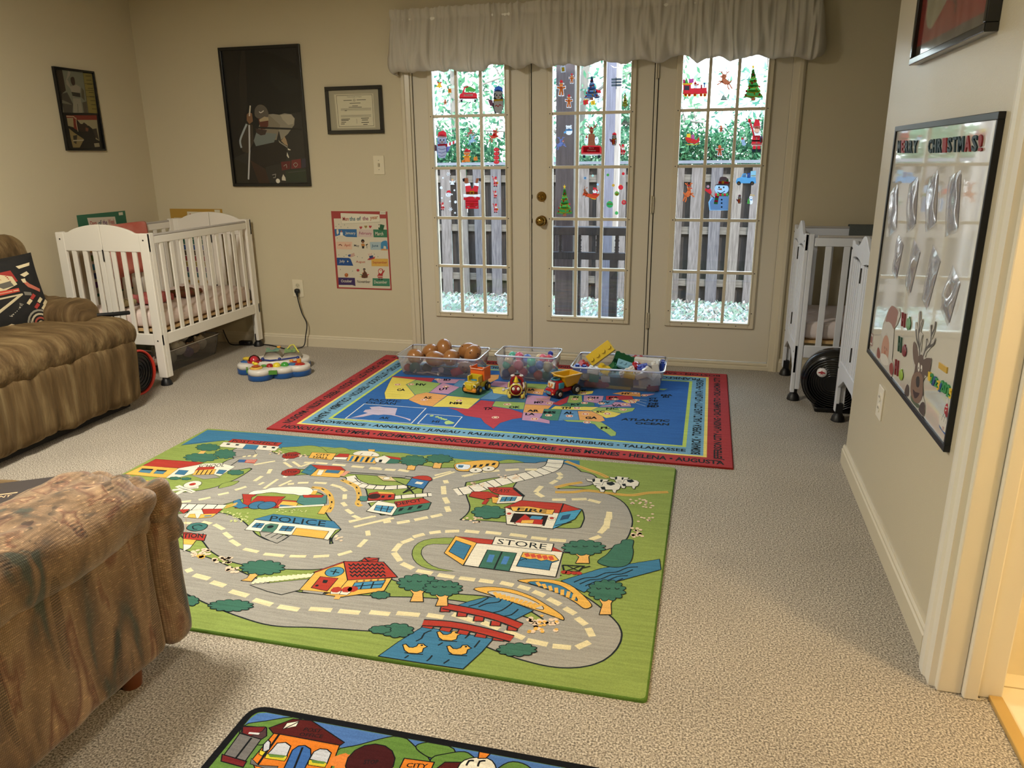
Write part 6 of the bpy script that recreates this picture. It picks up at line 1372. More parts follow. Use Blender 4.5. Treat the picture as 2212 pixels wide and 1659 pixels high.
# soft toys in the bin under the crib
for c, r, col, nm in (((-3.43, 4.20, .06), (.05, .07, .05), 'b9b39c', 'grey green'), ((-3.44, 4.33, .10), (.05, .06, .05), 'd9d3c4', 'cream'), ((-3.50, 4.45, .165), (.055, .06, .05), 'e0dad0', 'white'), ((-3.46, 4.54, .16), (.035, .04, .035), '1c1c20', 'small black'), ((-3.43, 4.47, .07), (.045, .05, .04), 'c9a78a', 'tan'), ((-3.42, 4.40, .055), (.035, .04, .035), '8a6a9a', 'mauve'), ((-3.45, 4.15, .12), (.05, .05, .04), 'a8a89a', 'pale grey'), ((-3.52, 4.28, .15), (.05, .06, .04), '9a9c6a', 'olive'), ((-3.44, 4.57, .08), (.04, .045, .05), 'd8cbb0', 'sand'), ((-3.47, 4.12, .06), (.04, .04, .03), 'd0b8ac', 'pinkish'), ((-3.60, 4.42, .12), (.08, .10, .07), '4a4a52', 'charcoal'), ((-3.60, 4.22, .10), (.08, .09, .06), '8c9278', 'sage')):
    c = (c[0]-.045, c[1], c[2]+.012); root = empty('soft_toy', c, f'{nm} soft toy in the clear bin under the left crib', 'soft toy'); PM = mat(col, .95, bump=.8, bscale=120)
    f = MB(); f.ball(c, r, 0, 18, f=lambda p: p*(1+.05*noise.noise(p*4))); ch(f.build('body', PM), root)
    f = MB(); hc = (c[0]+.01, c[1]-r[1]*.8, c[2]+r[2]*.55); f.ball(hc, r[2]*.62, 0, 14); o = ch(f.build('head', PM), root)
    for s_ in (-1, 1):
        f = MB(); f.ball((hc[0]+s_*.008, hc[1]+s_*r[2]*.42, hc[2]+r[2]*.5), r[2]*.22, 0, 10); ch(f.build('ear', PM), root)
# ---------- baby activity table top ----------
def activity():
    cx, cy = -2.70, 4.27; root = empty('activity_toy', (cx, cy, 0), 'white and blue baby activity table top with coloured domes lying on the carpet', 'toy')
    # plan outline from lobes
    lobes = [(-2.885, 4.225, .068), (-2.725, 4.115, .078), (-2.535, 4.265, .075), (-2.845, 4.36, .075), (-2.65, 4.42, .10), (-2.70, 4.27, .115), (-2.61, 4.20, .075), (-2.80, 4.20, .055)]
    def outline(grow):
        pts = []
        for k in range(140):
            a = 2*pi*k/140; d = Vector((cos(a), sin(a))); best = 0
            for x, y, r in lobes:
                o = Vector((x-cx, y-cy)); r2 = r+grow; pr_ = o.dot(d); h2 = o.length_squared-pr_*pr_
                if h2 < r2*r2: best = max(best, pr_+math.sqrt(r2*r2-h2))
            pts.append((cx+d.x*best, cy+d.y*best))
        return pts
    def layer(name, gs_, m):
        L = [[(x, y, z) for x, y in outline(g_)] for g_, z in gs_]; n = 140; f = MB()
        f.add([v for l in L for v in l], [(i*n+j, i*n+(j+1) % n, (i+1)*n+(j+1) % n, (i+1)*n+j) for i in range(len(L)-1) for j in range(n)]+[tuple(range(n))[::-1]], 0, True)
        f.add(L[-1], [tuple(range(n))], 0); ch(f.build(name, PLs(m)), root)
    layer('blue_base', [(-.006, 0), (0, .006), (0, .034)], '1f569c'); layer('white_body', [(-.003, .034), (-.002, .060), (-.008, .068), (-.018, .071)], 'dcd7cf')
    def P(name, m, fn): f = MB(); fn(f); ch(f.build(name, m if not isinstance(m, str) else PLs(m)), root)
    P('green_panel', '4f8a35', lambda f: f.box(-.062, .06, -.006, .006, .036, .062, T=TR((-2.655, 4.078, 0), (0, 0, 24)) @ Matrix.Translation((0, 0.02, 0))))
    P('green_panel', '4f8a35', lambda f: f.box(-.03, .03, -.006, .006, .036, .062, T=TR((-2.825, 4.125, 0), (0, 0, -55))))
    P('red_dome', '9c1f22', lambda f: f.ball((-2.685, 4.165, .072), (.024, .024, .018)))
    P('yellow_dome', 'e2cf3a', lambda f: f.ball((-2.642, 4.178, .074), (.025, .025, .022)))
    P('green_dome', '3f9a3a', lambda f: f.ball((-2.600, 4.205, .074), (.026, .024, .021)))
    P('blue_dome', '3a6a9c', lambda f: f.soft((-2.565, 4.235, .074), (.05, .04, .018), .008, n=4))
    P('roller', 'c8303a', lambda f: f.ball((-2.845, 4.245, .078), .033))
    P('clear_cap', glassmat('cap', (.95, .97, 1), .02, 1), lambda f: f.ball((-2.845, 4.245, .080), .038))
    P('red_frame', 'b0222a', lambda f: f.lathe([(.036, -.006), (.046, -.004), (.046, .006), (.036, .006)], (-2.845, 4.245, .075), n=24))
    P('spinner_plate', 'd8aa48', lambda f: f.lathe([(0, .0), (.040, .0), (.042, .004), (.034, .010), (0, .011)], (-2.745, 4.105, .071), n=12))
    P('spinner_ring', 'c24a2a', lambda f: f.lathe([(.016, .010), (.026, .014), (.018, .016), (.012, .012)], (-2.745, 4.105, .072), n=20))
    P('duck', 'e6d23a', lambda f: (f.ball((-2.775, 4.150, .086), (.018, .012, .011)), f.ball((-2.788, 4.145, .094), .009)))
    P('leaf', '4f8a35', lambda f: f.ball((-2.715, 4.15, .078), (.022, .014, .008)))
    P('red_pad', 'a8221f', lambda f: (f.ball((-2.525, 4.255, .072), (.040, .03, .010)), f.ball((-2.565, 4.295, .072), (.03, .025, .010))))
    P('orange_knob', 'e2902a', lambda f: f.cyl((-2.53, 4.265, .078), (-2.53, 4.265, .104), .014, .015, 14))
    P('orange_button', 'e2902a', lambda f: f.ball((-2.60, 4.29, .080), (.014, .012, .010)))
    P('yellow_block', 'dcbc3a', lambda f: f.soft((-2.905, 4.255, .088), (.045, .035, .020), .005, n=3))
    P('blue_block', '2a5a9a', lambda f: f.soft((-2.90, 4.235, .074), (.055, .05, .014), .004, n=3))
    P('blue_rail', '1c2f78', lambda f: f.tube([(-2.83, 4.325, .078), (-2.80, 4.275, .079), (-2.74, 4.265, .080), (-2.66, 4.31, .084), (-2.585, 4.36, .088)], .006, 8))
    for x, y in ((-2.80, 4.272), (-2.69, 4.295), (-2.59, 4.355)): P('rail_knob', '1c2f78', lambda f: f.ball((x, y, .086), .011))
    def book(f):
        N = 16; vs = []
        for z0 in (0, 1):
            for i in range(N+1):
                t = i/N; x = -2.82+.235*t; y = 4.305+.085*t; hh = .045*abs(sin(pi*t*2))**.6*(1 if t < .5 else .85)+.012
                vs.append((x-.02*z0, y+.05*z0, .072+hh*(.8 if z0 == 0 else 1.25)))
                vs.append((x-.02*z0, y+.05*z0, .070))
        f.add(vs, [(2*i, 2*i+2, 2*i+3, 2*i+1) for i in range(N)]+[(2*(N+1)+2*i, 2*(N+1)+2*i+2, 2*(N+1)+2*i+3, 2*(N+1)+2*i+1) for i in range(N)]+[(2*i, 2*i+2, 2*(N+1)+2*i+2, 2*(N+1)+2*i) for i in range(N)], 0, True)
    P('picture_book', 'cfc8bb', book)
    P('book_picture', mat('7a8f6a', .4, c2='4a7f7a', nscale=45), lambda f: f.add([(-2.80, 4.315, .122), (-2.72, 4.345, .124), (-2.745, 4.395, .140), (-2.825, 4.365, .138)], [(0, 1, 2, 3)]))
    P('book_picture', mat('4f7a52', .4, c2='8aa06a', nscale=45), lambda f: f.add([(-2.69, 4.355, .112), (-2.62, 4.38, .116), (-2.64, 4.43, .136), (-2.71, 4.405, .132)], [(0, 1, 2, 3)]))
    P('yellow_frame', 'd9cf5a', lambda f: f.tube([(-2.70, 4.40, .118), (-2.675, 4.42, .150), (-2.65, 4.42, .155), (-2.60, 4.39, .112)], .005, 8))
    P('orange_clip', 'e2a03a', lambda f: f.soft((-2.745, 4.39, .142), (.022, .022, .014), .004, n=3))
    P('white_ridge', 'dcd7cf', lambda f: f.tube([(-2.79, 4.22, .073), (-2.73, 4.225, .075), (-2.66, 4.26, .076), (-2.60, 4.30, .076), (-2.565, 4.33, .074)], .008, 8))
activity()
# ---------- three toy vehicles ----------
def wheel(f, c, r, w_, ax='X'): f.lathe([(0, -w_/2), (r*.75, -w_/2), (r*.95, -w_*.4), (r, -w_*.2), (r, w_*.2), (r*.95, w_*.4), (r*.75, w_/2), (0, w_/2)], c, ax=ax, n=24)
def vehicle(name, loc, rz, label): return empty(name, loc, label, 'toy vehicle', rz=rz)
def vp(root, name, m, fn, bevel=0):
    f = MB(); fn(f); o = f.build(name, PLs(m) if isinstance(m, str) else m, root, bevel); return o
ZT = .0095
# vehicle 1: yellow and orange tip truck facing the camera (front = -y local)
v = vehicle('toy_truck', (-1.285, 4.13, ZT), R(-14), 'yellow toy dump truck with an orange bed and smiling face')
vp(v, 'chassis', 'd8822a', lambda f: f.soft((0, -.045, .030), (.095, .06, .036), .014, n=6)); vp(v, 'bumper', 'd98a2c', lambda f: f.soft((0, -.078, .027), (.088, .022, .026), .010, n=6))
vp(v, 'hood', 'c9b225', lambda f: (f.soft((0, -.055, .055), (.084, .065, .040), .016, n=8), f.soft((0, -.088, .048), (.040, .014, .034), .006, n=5)))
vp(v, 'cab', 'c9b225', lambda f: (f.box(-.038, -.028, -.045, .0, .06, .102), f.box(.028, .038, -.045, .0, .06, .102), f.box(-.038, .038, -.004, .006, .06, .106)), .004)
vp(v, 'rear_body', 'c9b225', lambda f: f.soft((0, .03, .045), (.082, .09, .04), .01, n=4))
vp(v, 'windscreen', '2a86a8', lambda f: f.ball((0, -.028, .074), (.024, .014, .007)))
vp(v, 'dump_bed', 'e2681c', lambda f: (f.box(-.044, .044, .008, .014, .07, .135), f.box(-.048, -.042, .008, .085, .065, .145), f.box(.042, .048, .008, .085, .065, .145), f.box(-.044, .044, .08, .086, .065, .125), f.box(-.044, .044, .008, .086, .062, .068)), .003)
vp(v, 'bed_lip', 'e8a080', lambda f: (f.tube([(-.046, .010, .143), (-.040, .002, .136), (.040, .002, .136), (.046, .010, .143)], .004, 8), f.ball((-.046, .008, .146), .006), f.ball((.046, .008, .146), .006)))
for sx in (-1, 1):
    vp(v, 'headlight', 'd8d4a8', lambda f: f.ball((sx*.035, -.083, .055), (.010, .007, .010))); vp(v, 'eye', '1d2a2e', lambda f: f.ball((sx*.035, -.0885, .055), (.006, .004, .006)))
    for y in (-.052, .048): vp(v, 'wheel', BLK, lambda f: wheel(f, (sx*.047, y, .026), .026, .020)); vp(v, 'hubcap', 'c9a82c', lambda f: wheel(f, (sx*.0575, y, .026), .011, .004))
# vehicle 2: red and yellow train
v = vehicle('toy_train', (-1.035, 4.115, ZT), R(10), 'red toy train engine with yellow wheels, between the two toy trucks')
vp(v, 'boiler', '8f1520', lambda f: (f.lathe([(0, -.085), (.030, -.084), (.033, -.075), (.033, -.01)], (0, 0, .055), ax='Y', n=28), f.soft((0, -.04, .028), (.066, .085, .028), .008, n=4)))
vp(v, 'boiler_ring', 'd8c455', lambda f: f.lathe([(.030, -.089), (.036, -.088), (.038, -.080), (.033, -.076)], (0, 0, .055), ax='Y', n=30))
for sx in (-1, 1): vp(v, 'eye', 'efe6d8', lambda f: f.ball((sx*.014, -.0845, .060), (.009, .004, .010)))
vp(v, 'smile', '5a0c14', lambda f: f.tube([(-.012, -.0855, .042), (0, -.0865, .039), (.012, -.0855, .042)], .0015, 6))
vp(v, 'cab', '8f1520', lambda f: (f.prism([(-.040, .02), (.040, .02), (.040, .085), (.032, .105), (.014, .116), (-.014, .116), (-.032, .105), (-.040, .085)], ((0, .06, 0), (1, 0, 0), (0, 0, 1)), .070)), .004)
vp(v, 'front_window', '1f3a42', lambda f: f.prism([(-.026, .070), (.026, .070), (.026, .085), (.018, .098), (0, .104), (-.018, .098), (-.026, .085)], ((0, -.0105, 0), (1, 0, 0), (0, 0, 1)), .003))
vp(v, 'side_window', '3a6aa8', lambda f: (f.box(.0402, .042, .005, .045, .06, .090), f.box(-.042, -.0402, .005, .045, .06, .090)))
vp(v, 'bell', 'e0c51f', lambda f: (f.cyl((0, -.062, .086), (0, -.062, .096), .006, .004, 12), f.lathe([(0, .030), (.006, .028), (.010, .016), (.012, .008), (.016, .002), (.015, 0), (0, 0)], (0, -.062, .095), n=16), f.ball((0, -.062, .126), .004)))
vp(v, 'roof_rail', 'd9cfc4', lambda f: (f.ball((-.022, .01, .112), (.016, .014, .006)), f.ball((.022, .01, .112), (.016, .014, .006))))
vp(v, 'smokestack', '17171c', lambda f: (f.cyl((0, .02, .114), (0, .02, .124), .018, .016, 16)))
for sx in (-1, 1):
    vp(v, 'big_wheel', 'd8c455', lambda f: wheel(f, (sx*.048, .030, .034), .034, .010)); vp(v, 'wheel_hub', '5a2a52', lambda f: wheel(f, (sx*.054, .030, .034), .024, .003)); vp(v, 'wheel_spokes', 'd8c455', lambda f: (f.box(sx*.0565, sx*.058, .006, .054, .032, .036), f.box(sx*.0565, sx*.058, .028, .032, .012, .056)))
    vp(v, 'small_wheel', 'd8c455', lambda f: wheel(f, (sx*.044, -.062, .019), .019, .012)); vp(v, 'cowcatcher', 'd8c455', lambda f: f.soft((sx*.036, -.078, .014), (.016, .022, .024), .006, n=4)); vp(v, 'coupling_rod', 'd8c455', lambda f: f.box(sx*.054, sx*.058, -.06, .03, .018, .024), .001)
vp(v, 'side_lever', 'd8d4ce', lambda f: (f.tube([(-.036, -.05, .055), (-.056, -.055, .050), (-.070, -.058, .045)], .004, 8), f.ball((-.074, -.058, .045), .009)))
vp(v, 'handrail', 'e4dccf', lambda f: (f.tube([(.036, -.045, .048), (.046, -.05, .066), (.040, -.045, .088)], .006, 8)))
# vehicle 3: red and yellow dump truck
v = vehicle('toy_truck', (-.775, 4.165, ZT), R(-38), 'red toy dump truck with a yellow bed in front of the brick bin')
vp(v, 'cab', 'b01c22', lambda f: (f.soft((0, -.050, .060), (.080, .075, .085), .026, n=10), f.soft((0, -.085, .038), (.078, .045, .042), .018, n=8)))
vp(v, 'chassis', 'b01c22', lambda f: f.soft((0, .035, .036), (.060, .12, .026), .008, n=4))
vp(v, 'roof_ring', '2a6f86', lambda f: f.lathe([(.018, 0), (.027, .0), (.029, .006), (.024, .012), (.018, .010)], (0, -.050, .100), n=24)); vp(v, 'roof_hole', '17353d', lambda f: f.cyl((0, -.05, .098), (0, -.05, .103), .019, n=20))
vp(v, 'windscreen', mat('d8d6c8', .15), lambda f: f.soft((0, -.0855, .078), (.056, .008, .036), .006, n=5, T=TR(rot=(-14, 0, 0))))
vp(v, 'windscreen_frame', '59646a', lambda f: f.soft((0, -.0835, .0775), (.064, .008, .044), .008, n=5, T=TR(rot=(-14, 0, 0))))
vp(v, 'driver_picture', 'd98a3a', lambda f: (f.ball((-.012, -.0905, .080), (.008, .003, .009)), f.ball((.012, -.0905, .078), (.007, .003, .010)), f.ball((0, -.0905, .067), (.016, .003, .006))))
vp(v, 'grille', '4d8aa0', lambda f: f.soft((0, -.1075, .036), (.046, .007, .018), .006, n=4))
for sx in (-1, 1):
    vp(v, 'side_window', '2f8fae', lambda f: f.soft((sx*.0395, -.042, .072), (.006, .042, .036), .006, n=4)); vp(v, 'headlight', 'd8b25a', lambda f: f.ball((sx*.034, -.102, .030), (.006, .005, .005)))
    for y, r in ((-.062, .027), (.070, .032)): vp(v, 'wheel', BLK, lambda f: wheel(f, (sx*.042, y, r), r, .022)); vp(v, 'hubcap', 'd6d3cf', lambda f: wheel(f, (sx*.054, y, r), r*.42, .004)); vp(v, 'hub_bolts', BLK, lambda f: [f.cyl((sx*.0558, y+cos(a)*r*.24, r+sin(a)*r*.24), (sx*.0568, y+cos(a)*r*.24, r+sin(a)*r*.24), r*.08, n=8) for a in [k*2*pi/5 for k in range(5)]] and None)
def bed(f):
    a = [(-.040, .0, .055), (.040, .0, .055), (.036, .085, .055), (-.036, .085, .055)]; b2 = [(-.055, -.035, .125), (.055, -.035, .125), (.052, .105, .120), (-.052, .105, .120)]; c2 = [(x*.90, y*.93+.003, z) for x, y, z in b2]; d2 = [(x*.88, y*.9+.004, z+.006) for x, y, z in a]
    vs = a+b2+c2+d2; f.add(vs, [(0, 3, 2, 1)]+[(i, (i+1) % 4, 4+(i+1) % 4, 4+i) for i in range(4)]+[(4+i, 4+(i+1) % 4, 8+(i+1) % 4, 8+i) for i in range(4)]+[(8+i, 8+(i+1) % 4, 12+(i+1) % 4, 12+i) for i in range(4)]+[(12, 13, 14, 15)])
vp(v, 'dump_bed', 'd6a414', bed, .005)
vp(v, 'bed_lip', 'e0b22a', lambda f: f.tube([(-.056, -.035, .126), (0, -.052, .128), (.056, -.035, .126), (.053, .106, .121), (-.053, .106, .121)], .005, 8, closed=True))
vp(v, 'pull_string', 'c9a04a', lambda f: f.tube([(.02, -.105, .015), (.012, -.125, .004), (-.02, -.15, .003), (-.035, -.17, .003), (-.01, -.178, .003), (.03, -.16, .003), (.05, -.17, .003)], .0013, 6))
# bottle and power cord
f = MB(); f.tube([tuple(v) for v in cat_rom([(-2.903, 4.955, .405), (-2.895, 4.945, .36), (-2.87, 4.94, .26), (-2.835, 4.935, .18), (-2.85, 4.93, .09), (-2.86, 4.91, .02), (-2.90, 4.88, .006), (-2.98, 4.85, .005), (-3.09, 4.90, .005), (-3.20, 4.93, .006), (-3.33, 4.90, .006), (-3.45, 4.88, .006), (-3.52, 4.93, .03), (-3.56, 4.95, .10)], False, 6)], .0042, 8)
root = empty('power_cord', (-2.9, 4.95, 0), 'black power cord running from the wall outlet to the floor behind the crib', 'cord')
ch(f.build('cable', BLK), root); f = MB(); f.soft((-2.903, 4.958, .418), (.036, .034, .034), .012, n=5); f.tube([(-2.903, 4.95, .41), (-2.896, 4.946, .375)], [.012, .006], 10); ch(f.build('plug', BLK), root)
f = MB(); f.soft((-3.34, 4.90, .022), (.10, .045, .03), .01, n=5); ch(f.build('adapter', BLK), root)
# ---------- things on the walls ----------
def wallart(y, step=8e-6, base=1e-4, rough=.5): return Art(lambda a, b: bw(a, b, y), (0, -1, 0), lambda c: mat(c, rough), step=step, base=base)
def frame_box(x0, x1, z0, z1, yf, w_, d, m, name, root, axis='y', bev=.0015):
    f = MB()
    for a0, a1, b0, b1 in ((x0, x1, z1-w_, z1), (x0, x1, z0, z0+w_), (x0, x0+w_, z0+w_, z1-w_), (x1-w_, x1, z0+w_, z1-w_)):
        if axis == 'y': f.box(a0, a1, yf, yf+d, b0, b1)
        else: f.box(yf, yf+d, a0, a1, b0, b1)
    return ch(f.build(name, m, None, bev), root)
BF = mat('0a0a0b', .22, spec=.6)
# big golfer poster
root = empty('framed_poster', (-3.046, D, 1.62), 'tall black framed dark poster of a crouching golfer lining up a putt', 'poster')
frame_box(-3.340, -2.724, 1.161, 2.080, D-.022, .020, .020, BF, 'frame', root)
f = MB(); f.box(-3.33, -2.735, D-.008, D-.003, 1.175, 2.07)
A = wallart(D-.008, rough=.25); A.C(440, 80, 5.267)
A.fill('24201c', '430,140 470,140 500,780 440,1000 380,700'); A.fill('1c1a19', '470,130 1050,110 1080,330 800,190 600,150'); A.fill('1b1c1a', '760,330 900,400 1080,480 1100,640 900,640 760,520')
A.fill('1d1a17', '190,160 380,140 430,1000 520,1600 340,1600'); A.fill('2b2926', '800,900 1110,850 1180,1650 600,1700 330,1650 300,1400 600,1250')
A.fill('27251d', '330,1380 600,1500 720,1700 345,1700'); A.fill('8c8676', '735,880 790,875 860,885 920,868 1000,880 1035,930 1030,1000 960,1100 880,1170 860,1080 800,960')
A.fill('a49c88', '870,885 990,880 1035,925 1020,990 960,1000 900,940'); A.fill('7f7664', '735,880 870,1000 830,1170 700,1180 600,1100 640,980')
A.fill('6e7672', '600,1080 830,1100 800,1200 740,1290 670,1300 600,1260 570,1180'); A.fill('5b2d22', '620,930 735,920 735,1010 700,1050 650,1050'); A.fill('5b544b', '580,830 600,790 640,768 690,785 725,830 735,905 640,930 585,900', 2); A.fill('a89878', '632,940 690,905 735,915 738,950 640,965'); A.line('c8c2b4', '630,848 650,862 682,838', .006, 2)
A.fill('3b2d28', '590,1040 720,1060 700,1110 650,1120 600,1090'); A.fill('7b5a40', '490,880 520,855 550,870 560,960 520,990 490,950'); A.fill('3a3228', '490,990 560,1000 570,1200 500,1320 440,1300 410,1200'); A.line('9ba3a6', '490,990 450,1080 415,1180 430,1260', .014, 3)
A.fill('221d1a', '560,1250 880,1180 950,1300 930,1420 700,1480 740,1700 520,1700 500,1400'); A.fill('35241c', '530,1400 700,1500 760,1680 640,1690'); A.line('cfc8b8', '530,780 520,900', .010); A.line('b8b8b8', '518,1000 522,1300 510,1620', .012)
A.fill('a08868', '880,1180 920,1130 940,1170 960,1240 920,1220'); A.fill('8d8778', '850,1170 880,1200 960,1250 950,1260 860,1200'); A.fill('d8d0bc', '955,1265 990,1280 985,1290 960,1285'); A.fill('cfc8b4', '950,1310 972,1370 965,1378 945,1350'); A.fill('c4bda8', '905,1560 930,1600 935,1635 890,1630 890,1600'); A.disc('d8d3c2', (845, 1637), .016)
A.fill('5a2322', '880,1420 990,1410 985,1500 890,1520'); A.fill('6b2a2a', '1000,1400 1105,1385 1110,1490 995,1500'); A.fill('34303c', '1115,1385 1160,1380 1165,1480 1115,1490'); A.fill('2c3528', '930,1520 1165,1500 1170,1650 940,1650'); A.line('8f8878', '1020,1450 1045,1430 1070,1450 1045,1480 1020,1450', .004, 2); A.line('8f8878', '910,1470 940,1450 945,1490', .004, 2); A.line('181818', '600,1030 1115,1050', .012)
A.line('4a4a44', '960,1540 1160,1520', .003); A.line('a8a498', '780,1570 820,1560 815,1600 790,1600', .003)
ch(f.build('picture', merge_art(A, f, [mat('131313', .2)])), root)
# certificate
root = empty('framed_certificate', (-2.357, D, 1.655), 'small black framed certificate between the golfer poster and the doors', 'certificate')
frame_box(-2.562, -2.151, 1.504, 1.806, D-.020, .024, .018, BF, 'frame', root)
f = MB(); f.box(-2.545, -2.17, D-.009, D-.003, 1.52, 1.79); A = wallart(D-.009); A.C(440, 80, 5.267)
A.fill('bdb599', '1480,652 1930,640 1955,1030 1520,1042'); A.fill('cfc8ab', '1490,660 1922,648 1945,1022 1528,1032')
A.line('5f5a46', '1508,668 1915,656 1935,1010 1540,1020', .0028, 0, True)
A.text('3a3628', 'Commonwealth of Virginia', (1630, 690), (1795, 687), (1630, 676)); A.disc('5f5a46', (1713, 718), .008); A.disc('cfc8ab', (1713, 718), .006); A.line('4a4636', '1700,718 1725,718', .001)
for s_ in ('1590,722 1685,719', '1740,716 1845,713', '1660,755 1785,751', '1690,784 1755,782', '1650,800 1800,797'): A.line('4a4636', s_, .0035)
for y in (812, 822, 832, 888, 898, 908): A.line('7a745c', [(1560, y+4), (1905, y-4)], .002)
for s_ in ('1565,935 1665,932', '1565,950 1650,948', '1565,970 1620,969', '1562,990 1605,989', '1790,925 1880,921', '1800,945 1870,943', '1795,973 1880,970', '1815,995 1865,993', '1605,838 1630,837'): A.line('4a4636', s_, .0045)
A.line('9a937a', '1740,930 1745,985', .003)
ch(f.build('certificate_sheet', merge_art(A, f, [mat('a39c84', .35)])), root)
# light switch and outlet
PLT = mat('ddd3b8', .35)
root = empty('light_switch', (-2.208, D, 1.3), 'cream light switch plate beside the door casing', 'switch')
f = MB(); f.box(-2.245, -2.166, D-.006, D, 1.238, 1.362); ch(f.build('plate', PLT, None, .002), root); f = MB(); f.box(-2.211, -2.201, D-.015, D-.0061, 1.290, 1.309, T=None); f.box(-2.213, -2.199, D-.008, D-.0061, 1.287, 1.313); ch(f.build('toggle', mat('b8ae92', .4), None, .001), root)
f = MB(); [f.cyl((-2.206, D-.0075, z), (-2.206, D-.006, z), .003, n=8) for z in (1.33, 1.27)]; ch(f.build('screw', mat('8a8370', .4, metal=.6)), root)
root = empty('wall_outlet', (-2.904, D, .435), 'cream wall outlet with a black plug in its lower socket, left of the months poster', 'outlet')
f = MB(); f.box(-2.948, -2.862, D-.006, D, .370, .498); ch(f.build('plate', PLT, None, .002), root)
for z in (.456, .412):
    f = MB(); f.cyl((-2.905, D-.0085, z), (-2.905, D-.006, z), .0165, n=20); ch(f.build('socket', mat('c9c0a4', .4)), root)
    f = MB(); f.box(-2.912, -2.910, D-.009, D-.0084, z-.002, z+.007); f.box(-2.900, -2.898, D-.009, D-.0084, z-.002, z+.006); f.cyl((-2.905, D-.009, z-.008), (-2.905, D-.0084, z-.008), .002, n=8); ch(f.build('slot', HOLE), root)
def x_outlet(y0, y1, z0, z1, label):
    root = empty('wall_outlet', (XP, (y0+y1)/2, (z0+z1)/2), label, 'outlet'); yc = (y0+y1)/2; zc = (z0+z1)/2
    f = MB(); f.box(XP-.006, XP, y0, y1, z0, z1); ch(f.build('plate', WHITE, None, .002), root)
    for z in (zc+.021, zc-.021):
        f = MB(); f.cyl((XP-.0085, yc, z), (XP-.006, yc, z), .0165, n=20); ch(f.build('socket', WHITE, None, .0), root)
        f = MB(); f.box(XP-.0092, XP-.0084, yc-.007, yc-.005, z-.002, z+.007); f.box(XP-.0092, XP-.0084, yc+.005, yc+.007, z-.002, z+.006); ch(f.build('slot', HOLE), root)
x_outlet(2.885, 2.965, .400, .520, 'white wall outlet on the partition below the whiteboard')
# months poster
root = None; f = MB(); f.box(-2.592, -2.165, D-.0012, D-.0002, .443, .991)
A = wallart(D-.0012, base=2e-5); A.C(680, 420, 7.215); W_ = 'cfc9b4'
A.fill('cfc6b0', '295,375 1110,375 1180,1470 375,1445'); 
A.fill('b9b29b', '400,296 1008,318 1020,436 415,462'); A.fill('d8d1bb', '403,290 1005,312 1015,425 420,455')
for t, a, b_, c in (('Mon', (435, 412), (528, 410), '9c2c28'), ('ths', (540, 410), (632, 408), '2f5f6c'), ('of', (655, 408), (718, 406), '2c4f5a'), ('the', (745, 405), (835, 404), '8a3a5c'), ('year', (862, 412), (988, 400), 'a8603a')): A.text(c, t, a, b_, (a[0]-2, a[1]-62), .02)
A.fill('cfc9b4', '1015,262 1105,262 1103,312 1013,312'); A.text('4a4a44', 'trend', (1028, 292), (1095, 292), (1028, 280))
A.fill('2f6496', '305,540 652,542 658,668 490,662 440,635 400,630 318,655'); A.text(W_, 'January', (475, 632), (635, 636), (475, 578), .012); A.fill('cfc9b4', '340,545 365,545 375,600 350,630 340,600'); A.disc('b56a50', (415, 575), .006); A.fill('e0dcd0', '395,590 435,590 440,640 395,640')
A.fill('c9b5ac', '690,545 910,548 915,668 665,660'); A.text('8f3358', 'February', (692, 635), (888, 640), (692, 582), .012)
for c, p in (('a83236', (718, 518)), ('8f7a3a', (795, 505)), ('a83236', (865, 505))): A.fill(c, [(p[0]+x, p[1]+y) for x, y in nums('0,25 -22,0 -20,-18 -8,-22 0,-12 8,-22 20,-18 22,0')])
A.fill('2f7050', '910,545 1125,548 1130,670 918,668'); A.text(W_, 'March', (942, 638), (1068, 640), (942, 582), .012); A.fill('1f5a38', '1020,462 1088,480 1070,545 1095,555 1050,572 990,540 990,510 1010,520'); A.dots('1a1a1a', '1002,472', .004)
A.fill('d8b49a', '335,735 582,738 580,858 345,852'); A.text('a8452f', 'April', (460, 822), (552, 824), (460, 768), .012); A.line('6a3a2a', '370,790 400,780 425,800', .006); A.text('2a2a34', 'May', (612, 822), (692, 826), (612, 778), .012)
A.disc('241812', (748, 728), .013); A.disc('8a5a3a', (750, 745), .008); A.fill('b87a3a', '722,768 775,768 782,805 728,805'); A.fill('1f1a1a', '735,805 772,805 770,842 738,842'); A.line('2a2a1a', '815,840 810,780', .003); A.line('2a2a1a', '795,790 825,775', .007)
A.fill('9fb3b8', '858,742 1040,740 1045,865 870,862'); A.text('2f4f6a', 'June', (888, 830), (988, 830), (888, 778), .012); A.fill('3a7fa8', '1030,800 1035,750 1070,725 1125,725 1135,800 1135,865 1040,865', 2); A.fill('c98a4a', '1030,870 1040,845 1135,855 1138,872'); A.fill('cfc9b4', '1075,800 1110,810 1115,850 1070,845')
A.fill('1f4a86', '342,985 552,990 600,1112 350,1105'); A.text(W_, 'July', (385, 1070), (468, 1072), (385, 1018), .012); A.fill('d8cfa8', '505,1040 512,1028 520,1040 530,1042 520,1050 512,1058 505,1050')
A.fill('cfc9b4', '510,945 608,908 632,965 545,1000'); A.fill('2f4a80', '512,945 555,930 562,965 530,975'); [A.line('a83236', [(560-(k*4), 935+k*14), (615+k*4, 915+k*13)], .0025) for k in range(4)]; A.text('a8452f', 'August', (642, 1075), (788, 1078), (642, 1030), .012)
